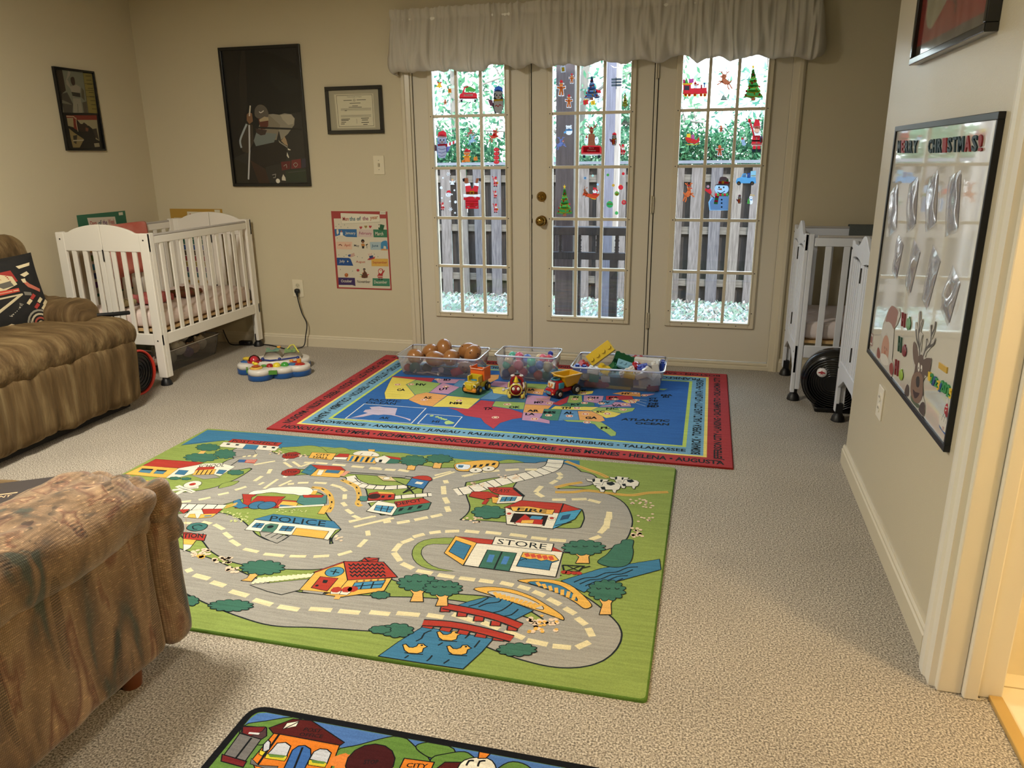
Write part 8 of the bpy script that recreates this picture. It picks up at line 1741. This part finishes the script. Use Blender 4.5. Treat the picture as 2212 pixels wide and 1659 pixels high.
@kd
def deer(F, L, O, k):
    c = k.get('c', BN); L(c, '-.2,-.6 -.3,-.8 -.55,-.95', .10, 2); L(c, '-.3,-.8 -.2,-1', .08); L(c, '.1,-.6 .25,-.85 .2,-1.0', .10, 2); L(c, '.25,-.85 .5,-.95', .08); O(c, 0, -.45, .28, .24); O(SK, .22, -.36, .16, .12); O(RE, .36, -.42, .07); O(BKc, .02, -.5, .05)
    F(c, '-.1,-.3 .25,-.25 .3,.2 -.1,.45 -.55,.4 -.7,.15 -.4,-.0'); L(c, '.2,.1 .5,.3 .75,.45', .12, 2); L(c, '.1,.2 .45,.05 .6,.15', .10, 2); L(c, '-.5,.3 -.7,.65 -.85,.85', .12, 2); L(c, '-.4,.35 -.4,.7 -.55,.95', .12, 2); L(c, '-.6,.15 -.8,-.02', .1)
    if k.get('hat'): F(RE, '-.25,-.55 -.05,-.85 .2,-.6'); L(WT, '-.28,-.55 .22,-.58', .1)
@kd
def deerrider(F, L, O, k): KINDS['deer'](F, L, O, k); F(RE, '-.35,-.3 .0,-.35 .1,.15 -.35,.15'); O(WT, -.15, -.4, .16); O(SK, -.1, -.45, .1); F(RE, '-.3,-.5 -.15,-.8 .05,-.52')
@kd
def stack(F, L, O, k):
    for i in range(4): O(RE, 0, -.75+.5*i, .34, .27); L(WT, [(-.3, -.6+.5*i), (0, -.52+.5*i), (.3, -.6+.5*i)], .08, 2); O(WT, -.12, -.82+.5*i, .05); O(WT, .12, -.82+.5*i, .05)
@kd
def fox(F, L, O, k): O(OR, 0, -.25, .42, .36); F(WT, '-.35,-.1 0,.1 .35,-.1 .2,.12 -.2,.12'); O(BKc, -.14, -.25, .05); O(BKc, .14, -.25, .05); O(BKc, 0, -.06, .06); F(RE, '-.42,-.4 -.1,-.95 .5,-.6 .42,-.35'); F(WT, '-.45,-.45 .45,-.45 .45,-.3 -.45,-.3'); F(OR, '-.3,.1 .3,.1 .45,.9 -.45,.9'); F(YE, '-.5,.1 .5,.1 .5,.3 -.5,.3'); F(OR, '-.7,.7 -.3,.6 -.3,.95 -.65,.98')
@kd
def gift(F, L, O, k): c = k.get('c', RE); F(c, '-.7,-.3 .6,-.45 .75,.7 -.55,.85'); L(YE, '-.05,-.35 .1,.78', .2); F(YE, '-.5,-.85 0,-.4 .5,-.9 .3,-.35 -.3,-.3')
@kd
def snowflake(F, L, O, k):
    c = k.get('c', WT)
    for i in range(3): a = pi*i/3; L(c, [(cos(a), sin(a)), (-cos(a), -sin(a))], .28)
    O(c, 0, 0, .5); 
@kd
def dot(F, L, O, k): O(k.get('c', WT), 0, 0, 1)
@kd
def angel(F, L, O, k): O(SK, 0, -.5, .3); F(YE, '-.35,-.55 0,-.95 .35,-.55 .25,-.65 -.25,-.65'); F(WT, '-.25,-.2 .25,-.2 .6,.8 -.6,.8'); F(WT, '-.2,-.1 -.9,-.4 -.7,.3'); F(WT, '.2,-.1 .9,-.4 .7,.3')
@kd
def snowhead(F, L, O, k): O(WT, 0, .2, .7, .62); F(RE, '-.6,-.1 -.3,-.8 .4,-.95 .75,-.1 .0,-.35', 0); L(WT, '-.65,-.05 .0,-.3 .75,0', .2, 2); O(WT, .95, .15, .2); O(BKc, -.2, .15, .08); O(BKc, .2, .05, .08); F(OR, '-.1,.25 -.5,.3 -.1,.4'); L(BKc, '-.2,.55 .1,.6 .35,.4', .07, 2)
@kd
def santa(F, L, O, k):
    F(RE, '-.35,-.45 -.1,-1 .3,-.95 .42,-.4'); F(WT, '-.4,-.55 .45,-.6 .45,-.42 -.4,-.38'); O(SK, .05, -.32, .28, .2); F(WT, '-.3,-.3 -.1,-.2 .2,-.2 .4,-.3 .35,.05 .05,.25 -.25,.05', 2); F(RE, '-.35,0 .4,0 .55,.6 -.5,.6'); F(WT, '-.05,.1 .1,.1 .1,.6 -.05,.6'); F(WT, '-.52,.5 .58,.5 .58,.62 -.52,.62'); L(BKc, '-.42,.32 .48,.32', .08); F(RE, '-.35,.62 -.02,.62 -.05,.85 -.35,.85'); F(BKc, '-.42,.82 -.05,.82 -.05,1 -.45,1'); F(BKc, '.1,.82 .45,.82 .45,1 .1,1'); F(RE, '.08,.62 .4,.62 .4,.85 .1,.85')
    F(RE, '-.3,.02 -.55,-.5 -.75,-.85 -.55,-.98 -.4,-.6 -.15,0'); O(RE, -.68, -.9, .13); F(WT, '-.78,-.78 -.5,-.86 -.48,-.72 -.7,-.66'); F(RE, '.35,.05 .7,.3 .5,.5 .3,.3')
    if k.get('gift'): F(k.get('gc', BL_), '.35,.05 .7,.05 .7,.42 .35,.42'); L(RE, '.52,.05 .52,.42', .06)
@kd
def chimney(F, L, O, k):
    F(BN, '-.75,-.98 -.4,-.98 -.35,-.65 -.6,-.6 -.9,-.78'); F(BKc, '-.98,-.92 -.75,-.98 -.75,-.78 -.92,-.74'); F(BN, '.45,-.96 .75,-.96 .55,-.62 .35,-.66'); F(BKc, '.72,-.96 .95,-.96 .95,-.75 .72,-.78')
    F(WT, '-.75,-.62 -.2,-.68 -.15,-.5 -.7,-.44'); F(WT, '.2,-.66 .72,-.66 .7,-.44 .25,-.5'); F(RE, '-.68,-.46 -.18,-.5 0,-.25 .25,-.5 .68,-.45 .55,.05 -.6,.05'); F(BN, '-.6,-.1 .6,-.1 .62,.08 -.58,.08'); F(YE, '-.22,-.16 .22,-.16 .22,.1 -.22,.1'); F(BN, '-.12,-.08 .12,-.08 .12,.03 -.12,.03')
    F('b5262e', '-.85,.22 .85,.22 .8,.42 .65,.42 .68,.98 -.65,.98 -.68,.42 -.85,.42'); F(WT, '-.88,.05 .88,.05 .85,.28 .5,.2 .35,.35 .1,.2 -.3,.2 -.7,.3 -.85,.25')
    for y in (.5, .66, .82): L('8a1c24', [(-.65, y), (.66, y)], .03)
    F('d8454a', '-.2,.6 .2,.6 .2,.78 -.2,.78'); F(WT, '-.55,.85 -.25,.82 -.3,.9'); F(WT, '.3,.85 .6,.82 .5,.9')
@kd
def tree(F, L, O, k):
    c = k.get('c', GN); d = k.get('d', '3a7a3c'); F(BN, '-.14,.8 .14,.8 .18,1 -.18,1')
    for i, (y0, y1, w_) in enumerate(((.38, .86, 1.0), (.1, .55, .78), (-.18, .25, .58), (-.48, -.05, .4), (-.78, -.35, .24))): F(c if i % 2 else d, [(-w_*.35, y0), (w_*.35, y0), (w_*.72, (y0+y1)/2+.05), (w_*.8, y1-.05), (w_*.4, y1), (w_*.15, y1-.06), (-w_*.2, y1+.02), (-w_*.5, y1-.03), (-w_*.8, y1-.02), (-w_*.6, (y0+y1)/2)])
    F(c, '-.2,-.45 0,-.92 .2,-.45')
    g = k.get('g', YE)
    for y, w_ in ((-.35, .2), (-.1, .33), (.2, .45), (.48, .6), (.72, .7)): L(g, [(-w_, y-.03), (-w_*.3, y+.06), (w_*.4, y+.04), (w_, y-.06)], .05, 2)
    for x, y, c2 in ((-.3, .3, RE), (.25, .35, YE), (-.1, .0, RE), (.15, -.15, RE), (.5, .65, RE), (-.6, .7, RE), (.1, .62, YE), (-.55, .45, RE), (.5, .2, RE), (0, -.5, RE)): O(c2, x, y, .07)
    if k.get('star', 1): F(YE, [((.17 if i % 2 == 0 else .07)*sin(pi*i/5), -.95-(.17 if i % 2 == 0 else .07)*cos(pi*i/5)) for i in range(10)])
@kd
def snowman(F, L, O, k):
    b = k.get('b', 'a9cbe8'); F('7fb0d8', '-.62,.98 -.68,.5 -.5,.2 .0,.1 .55,.1 .55,.98', 0); F(b, '-.55,.95 -.6,.5 -.4,.22 .0,.15 .5,.15 .5,.95', 0); O(b, .1, -.28, .42, .32); F('4a3a3a', '-.35,-.5 -.1,-.58 .0,-.95 .1,-1 .35,-.98 .5,-.85 .52,-.55 .62,-.46 .3,-.48', 0); F(RE, '-.08,-.72 .5,-.7 .52,-.58 -.1,-.6'); F(YE, '.1,-.75 .24,-.75 .24,-.58 .1,-.58'); F(GN, '.35,-.8 .5,-.85 .45,-.7 .4,-.7')
    O(BKc, -.05, -.37, .05); O(BKc, .22, -.37, .05); F(OR, '-.2,-.26 .1,-.32 .12,-.2'); L(BKc, '-.15,-.1 .05,-.02 .3,-.16', .04, 2)
    for i in range(6): F(RE if i % 2 == 0 else GN, [(-.3+.13*i, -.02), (-.17+.13*i, -.02), (-.17+.13*i, .16), (-.3+.13*i, .14)])
    for i in range(4): F(RE if i % 2 == 0 else GN, [(-.28-.02*i, .12+.12*i), (-.06-.02*i, .14+.12*i), (-.08-.02*i, .26+.12*i), (-.3-.02*i, .24+.12*i)])
    for y in (.35, .55, .78): O(BKc, .1, y, .05)
    L(BN, '-.35,.25 -.6,.0', .05); F(RE, '-.55,.05 -.9,-.2 -.85,-.32 -.7,-.25 -.55,-.3 -.48,-.05'); O('b08a9a', -.7, -.42, .08)
@kd
def smallsnowman(F, L, O, k): O(WT, 0, .4, .5, .5); O(WT, 0, -.2, .36, .34); F(k.get('h', RE), '-.35,-.4 -.25,-.8 .3,-.8 .4,-.4'); O(BKc, -.1, -.25, .05); O(BKc, .12, -.25, .05); F(OR, '0,-.15 -.25,-.1 0,-.05'); L(BN, '-.4,.2 -.9,-.3', .08); L(BN, '.4,.2 .9,-.3', .08); [O(NV, 0, .2+.25*i, .06) for i in range(3)]
@kd
def bear(F, L, O, k): O(WT, 0, .25, .6, .6); O(WT, 0, -.35, .5, .45); O(WT, -.4, -.7, .15); O(WT, .35, -.75, .15); F(BL_, '-.6,-.15 .55,-.2 .6,.1 -.55,.15'); O(BKc, -.15, -.4, .06); O(BKc, .2, -.4, .06); O(BKc, .03, -.25, .08); F(BL_, '-.5,.1 -.9,.3 -.8,.6 -.4,.4')
@kd
def cardeer(F, L, O, k):
    L(BN, '-.15,-.75 -.4,-.85 -.5,-1', .06, 2); L(BN, '.15,-.75 .4,-.85 .5,-1', .06, 2); L(BN, '-.3,-.82 -.25,-.98', .05); L(BN, '.3,-.82 .25,-.98', .05); O(BN, 0, -.6, .2, .22); O(RE, 0, -.52, .07); F(RE, '-.2,-.72 0,-.85 .2,-.72'); F(BN, '-.3,-.4 .3,-.4 .35,.3 -.35,.3'); F(SK, '-.12,-.3 .12,-.3 .15,.1 -.15,.1'); O(WT, -.5, 0, .2, .25); O(WT, .5, 0, .2, .25); F(RE, '-.6,-.15 -.5,-.35 -.38,-.15'); O(BKc, .45, -.05, .04); O(BKc, -.55, -.05, .04)
    F(RE, '-.85,.3 .85,.3 1,.45 1,.85 -1,.85 -1,.45'); F('a02430', '-.8,.38 .8,.38 .8,.72 -.8,.72'); F(WT, '-.98,.78 .98,.78 .95,.9 -.95,.9'); F(BKc, '-.85,.88 -.6,.88 -.6,1.05 -.85,1.05'); F(BKc, '.6,.88 .85,.88 .85,1.05 .6,1.05')
@kd
def signpost(F, L, O, k): [F('55606a', [(-.8, -.8+.5*i), (.8, -.85+.5*i), (1, -.68+.5*i), (.8, -.5+.5*i), (-.8, -.45+.5*i)]) for i in range(3)]; L('55606a', '0,-1 0,1', .12)
@kd
def sleigh(F, L, O, k):
    F(RE, '-.9,-.3 -.4,-.2 .6,.1 .95,-.35 1,.3 .5,.6 -.5,.5 -.8,.2'); L(YE, '-.9,-.3 -.5,.3 .4,.35 .95,-.3', .07, 2); L(YE, '-.8,.72 .6,.72 1,.5', .06, 2); F(YE, [((.18 if i % 2 == 0 else .08)*sin(pi*i/5)-.25, .15-(.18 if i % 2 == 0 else .08)*cos(pi*i/5)) for i in range(10)])
    F(k.get('g', 'b05a8a'), '-.1,-.6 .3,-.6 .35,.0 -.1,.0'); F(YE, '-.7,-.7 -.2,-.75 -.15,-.2 -.7,-.25'); F(GN, '.3,-.5 .45,-.95 .7,-.4')
@kd
def santasleigh(F, L, O, k):
    F('c04a2c', '-.95,.1 -.8,-.2 -.4,-.05 .0,.0 .5,.1 1,-.05 .95,.15 .55,.55 .1,.5 -.4,.35'); L(YE, '-.3,.3 .2,.55 .6,.6', .07, 2); F(BN, '-.75,-.1 -.85,-.5 -.65,-.6 -.5,-.3 -.3,-.1 -.4,.1'); L(BN, '-.75,-.55 -.7,-.9', .06); L(BN, '-.62,-.6 -.35,-.75', .06); L(BN, '-.7,.0 -.95,.25', .07); L(BN, '-.5,.1 -.6,.4', .07); O(WT, .45, -.3, .24); F(RE, '.3,-.4 .25,-.75 .6,-.7 .85,-.3 .7,-.25 .5,-.5'); O(WT, .85, -.25, .08); O(SK, .42, -.35, .1); F(RE, '.2,-.1 .7,-.1 .75,.15 .2,.1')
@kd
def train(F, L, O, k):
    F(RE, '-.95,-.1 -.3,-.1 -.3,.7 -.95,.7'); F(YE, '-1,-.2 -.2,-.25 -.2,-.1 -1,-.05'); F(BL_, '-.85,.0 -.45,.0 -.45,.35 -.85,.35'); F(RE, '-.3,.2 .95,.15 1,.65 -.3,.7'); F('8a1c28', '.45,-.1 .6,-.1 .6,.2 .45,.2'); F(NV, '.7,-.25 .85,-.25 .8,.15 .72,.15'); F('b04a8a', '-.5,-.55 -.1,-.6 -.1,-.25 -.5,-.2'); F(GN, '-.85,-.2 -.7,-.75 -.5,-.2'); F('c83a6a', '-.95,-.5 -.8,-.55 -.75,-.2 -.95,-.2'); O(WT, .05, .0, .18, .22); O(SK, .05, -.08, .1); F(RE, '-.1,-.12 .0,-.4 .2,-.15'); O(RE, .25, -.1, .08)
    for x in (-.75, -.45, 0, .5, .8): O(YE, x, .75, .14); O(RE, x, .75, .09)
@kd
def bluetruck(F, L, O, k):
    F(BL_, '-1,.2 -.9,-.05 -.5,-.15 -.35,-.5 -.0,-.55 .05,-.15 .95,-.15 .98,.45 -1,.45'); F('a9cbe0', '-.4,-.15 -.3,-.42 -.02,-.46 -.02,-.15'); F(NV, '.1,-.55 .42,-.6 .42,-.1 .1,-.08'); F('8fc0d8', '.45,-.75 .98,-.8 .95,-.2 .45,-.15'); L(YE, '.48,-.3 .95,-.32', .06); O(WT, .2, -.4, .04); O(WT, .32, -.25, .04); O(BKc, -.72, .45, .2); O('b8a88a', -.72, .45, .12); O(BKc, .6, .45, .2); O('b8a88a', .6, .45, .12)
@kd
def treesnowman(F, L, O, k): O(WT, .15, .3, .45, .5); O(WT, .2, -.35, .36, .33); F('c9b08a', '-.1,-.5 .1,-.95 .55,-.9 .6,-.45 .2,-.6'); O(YE, .8, -.7, .1); O(BKc, .1, -.35, .05); O(BKc, .3, -.35, .05); F(GN, '-.3,-.3 -.05,.2 .0,.7 -.6,.7 -.5,.2'); O(BKc, -.75, .3, .1); O(BKc, -.1, .85, .12); F(BL_, '0,-.05 .45,-.05 .5,.12 .05,.12')
@kd
def bauble(F, L, O, k): c = k.get('c', RE); O(c, 0, .05, .9); F(YE, '-.15,-.85 .15,-.85 .15,-1.05 -.15,-1.05'); (O(k['c2'], 0, .35, .55, .4) if 'c2' in k else None); (L(k['z'], '-.7,.05 -.4,-.15 -.1,.05 .2,-.15 .5,.05 .75,-.1', .16) if 'z' in k else None); ([L(WT, [(cos(a)*.6, sin(a)*.6), (-cos(a)*.6, -sin(a)*.6)], .12) for a in (0, pi/4, pi/2, 3*pi/4)] if k.get('snow') else None)
@kd
def bird(F, L, O, k): F('7a8a80', '-1,.6 -.6,.2 -.5,-.2 0,-.7 .3,-.2 .9,.1 .6,.4 1,.7'); F('4a5a50', '-.8,.55 .9,.55 .9,.75 -.8,.75')
@kd
def dog(F, L, O, k): O('9ab0cc', 0, -.1, .42, .38); O('9ab0cc', .2, .5, .45, .4); F(RE, '-.4,-.3 -.2,-.85 .3,-.5'); O(WT, .35, -.5, .12); O(BKc, -.1, -.1, .06)
CL = [
('bell', 'W1', 525, 885, 42, 'gold bell cling with a red bow, top left pane of the left door'),
('lantern', 'W1', 630, 940, 34, 'orange lantern cling beside the gold bell, left door'),
('gingerbread', 'W1', 585, 1062, 30, 'tiny gingerbread cling under the gold bell, left door'),
('pickup', 'W1', 825, 978, 92, 'red pickup cling carrying a green tree, top middle pane of the left door', dict(sx=1)),
('penguin', 'W1', 1135, 1035, 142, 'tall penguin cling in a navy hat, top right pane of the left door'),
('penguin', 'W1', 550, 1500, 142, 'penguin cling in a red hat with a striped flying scarf, left door second row', dict(hat=RE, body='8a9ac0', long=1, scarf=RE)),
('deer', 'W1', 850, 1375, 48, 'small reindeer face cling in the middle pane, second row of the left door', dict(c='b0605a')),
('deer', 'W1', 872, 1455, 60, 'pale blue moose cling in the middle pane, second row of the left door', dict(c='9ab4d0')),
('deerrider', 'W1', 1105, 1405, 78, 'red reindeer cling with a Santa rider, right pane second row of the left door', dict(c='c04a38', fl=1)),
('fox', 'W1', 810, 1612, 78, 'fox cling in a Santa hat, second row of the left door'),
('gift', 'W1', 900, 1645, 30, 'small yellow and red gift cling beside the fox, left door', dict(c=OR)),
('stack', 'W1', 1118, 1620, 86, 'stack of red snow figures cling, right pane second row of the left door'),
('angel', 'W3', 648, 348, 42, 'small angel cling with a candle, third row of the left door'),
('snowhead', 'W3', 600, 490, 46, 'snowman head cling in a red hat, third row of the left door'),
('santa', 'W3', 530, 640, 48, 'small Santa cling at the lower left, third row of the left door'),
('chimney', 'W3', 882, 485, 188, 'Santa legs upside down in a red chimney cling, left door', dict(sx=.62)),
('santa', 'W3', 1162, 345, 62, 'small Santa cling with a gift box, upper right of the third row, left door', dict(gift=1, gc=YE)),
('santa', 'W3', 1160, 498, 46, 'small Santa cling in the middle of the right pane, third row of the left door'),
('santa', 'W3', 1165, 662, 56, 'small Santa cling with gold gifts, lower right of the third row, left door', dict(gift=1, gc=YE)),
('lantern', 'W1', 1808, 715, 50, 'pale grey lantern cling just under the valance, middle door', dict(c='a8b0b8')),
('gingerbread', 'W1', 1790, 915, 86, 'large gingerbread cling in a Santa hat, top left pane of the middle door', dict(sx=.6)),
('gingerbread', 'W1', 1900, 815, 54, 'small gingerbread cling in a Santa hat, upper right of the big one, middle door', dict(sx=.6)),
('gingerbread', 'W1', 1870, 1050, 72, 'gingerbread cling in a Santa hat, lowest in the top left pane, middle door', dict(sx=.6)),
('tree', 'W1', 2108, 905, 135, 'blue Christmas tree cling in the top middle pane of the middle door', dict(c='4a6a94', d='3a5680', g=WT, star=0, sx=.75)),
('smallsnowman', 'W1', 2175, 1000, 82, 'snowman cling in a red cap beside the blue tree, middle door'),
('gift', 'W1', 2045, 1055, 40, 'red gift cling under the blue tree, middle door'),
('gift', 'W1', 2120, 1060, 36, 'yellow gift cling between the blue tree and the snowman, middle door', dict(c=YE)),
('bear', 'W1', 1870, 1352, 60, 'white bear cling in a blue scarf, second row of the middle door'),
('deer', 'W1', 1790, 1492, 70, 'small deer cling in a blue coat, second row of the middle door', dict(c='6a7ab0')),
('cardeer', 'W1', 2105, 1460, 172, 'reindeer and friends in a red car cling, second row of the middle door', dict(sx=.62)),
('signpost', 'W2', 225, 795, 56, 'dark signpost cling in the top right pane of the middle door'),
('tree', 'W2', 310, 948, 80, 'small olive green tree cling in the top right pane of the middle door', dict(c='7a8a3c', d='5f6f34', sx=.45, star=0)),
('penguin', 'W2', 207, 1328, 62, 'small penguin cling in a Santa hat, right pane second row of the middle door', dict(hat=RE, gift=1)),
('santa', 'W2', 288, 1430, 54, 'tiny Santa cling at the right of the second row, middle door'),
('tree', 'W4', 660, 770, 240, 'green decorated tree cling with a gold star, third row of the middle door', dict(sx=.66)),
('snowflake', 'W4', 987, 403, 28, 'blue snowflake cling in the middle pane, third row of the middle door', dict(c=BL_)),
('dot', 'W4', 1108, 366, 20, 'pale green dot cling near the top middle of the third row, middle door', dict(c='a8d0c8')),
('dot', 'W4', 1190, 506, 19, 'light blue dot cling above the Santa sleigh, middle door', dict(c='9ac4e4')),
('santasleigh', 'W4', 1078, 655, 140, 'Santa in a red sleigh with a reindeer cling, third row of the middle door'),
('bauble', 'W4', 1350, 352, 24, 'small green bauble cling at the top left of the right pane, middle door', dict(c=GN)),
('bauble', 'W4', 1595, 332, 26, 'small red bauble cling with a gold bow, middle door', dict(c=RE)),
('bauble', 'W4', 1437, 518, 25, 'small gold bauble cling in the right pane of the middle door', dict(c='c0983c')),
('bauble', 'W4', 1555, 548, 44, 'plain red bauble cling in the right pane of the middle door', dict(c=RE)),
('bauble', 'W4', 1493, 648, 41, 'green and gold bauble cling in the right pane of the middle door', dict(c='6a9a4a', c2='c8a03c')),
('bauble', 'W4', 1380, 820, 60, 'large green bauble cling with a red zigzag, middle door', dict(c='3f9a5a', z='c8703a')),
('bauble', 'W4', 1605, 788, 42, 'red bauble cling with a white star, right pane of the middle door', dict(c='c8343e', snow=1)),
('bauble', 'W4', 1488, 958, 31, 'small plain green bauble cling lowest in the right pane, middle door', dict(c='4fa860')),
('train', 'W2', 978, 820, 118, 'red train cling driven by Santa, top left pane of the right door'),
('deer', 'W2', 1258, 770, 92, 'running reindeer cling with a red nose, top middle pane of the right door', dict(c='b0684a', fl=-1)),
('bird', 'W2', 1255, 930, 38, 'small grey bird cling under the running reindeer, right door'),
('tree', 'W2', 1535, 795, 165, 'big green tree cling with coloured baubles, top right pane of the right door', dict(sx=.72)),
('sleigh', 'W2', 950, 1330, 72, 'red sleigh cling full of gifts, second row of the right door'),
('gingerbread', 'W2', 1228, 1228, 36, 'small plain gingerbread cling, second row of the right door', dict(hat=0, c='c8603c', sx=.75)),
('gingerbread', 'W2', 1215, 1432, 62, 'large plain gingerbread cling, second row of the right door', dict(hat=0, c='d06a40', sx=.68)),
('santa', 'W2', 1565, 1295, 158, 'big waving Santa cling, right pane second row of the right door', dict(gift=1, sx=.62)),
('dog', 'W2', 1437, 1352, 46, 'small pale blue dog cling beside the big Santa, right door'),
('deer', 'W5', 575, 560, 140, 'prancing reindeer cling in a Santa hat, third row of the right door', dict(c='c8683a', hat=1, sx=.72)),
('snowman', 'W5', 1010, 575, 240, 'big snowman cling in a brown hat and striped scarf, third row of the right door', dict(sx=1.0)),
('bluetruck', 'W5', 1378, 365, 142, 'light blue truck cling carrying gifts, third row of the right door', dict(sx=1.0)),
('penguin', 'W5', 1285, 652, 64, 'small penguin cling holding a red gift, third row of the right door', dict(hat='5a3a44', gift=1)),
('treesnowman', 'W5', 1432, 658, 84, 'small snowman cling holding a green tree, third row of the right door', dict(sx=.8)),
]
for r_ in CL:
    kw = dict(r_[6]) if len(r_) > 6 else {}; fl_ = kw.pop('fl', 1); sxx = kw.pop('sx', 1.0 if r_[0] not in ('penguin', 'santa') else .8)
    cling(r_[0], r_[1], r_[2], r_[3], r_[4], r_[5], flip=fl_, sx=sxx, **kw)
for i, (x, y, s_) in enumerate(((600, 255, 26), (535, 300, 11), (515, 418, 17), (522, 540, 11), (672, 448, 11), (620, 580, 11), (685, 588, 17), (628, 675, 24), (680, 718, 11))):
    cling('snowflake' if s_ > 20 else 'dot', 'W3', x, y, s_, ['white snowflake cling highest in the third row, left door', 'small white dot cling below the highest snowflake, left door', 'white dot cling left of the snowman head, left door', 'small white dot cling below left of the snowman head, left door', 'small white dot cling right of the snowman head, left door', 'small white dot cling below the snowman head, left door', 'white dot cling at the right below the snowman head, left door', 'white snowflake cling low in the third row, left door', 'lowest small white dot cling in the third row, left door'][i])
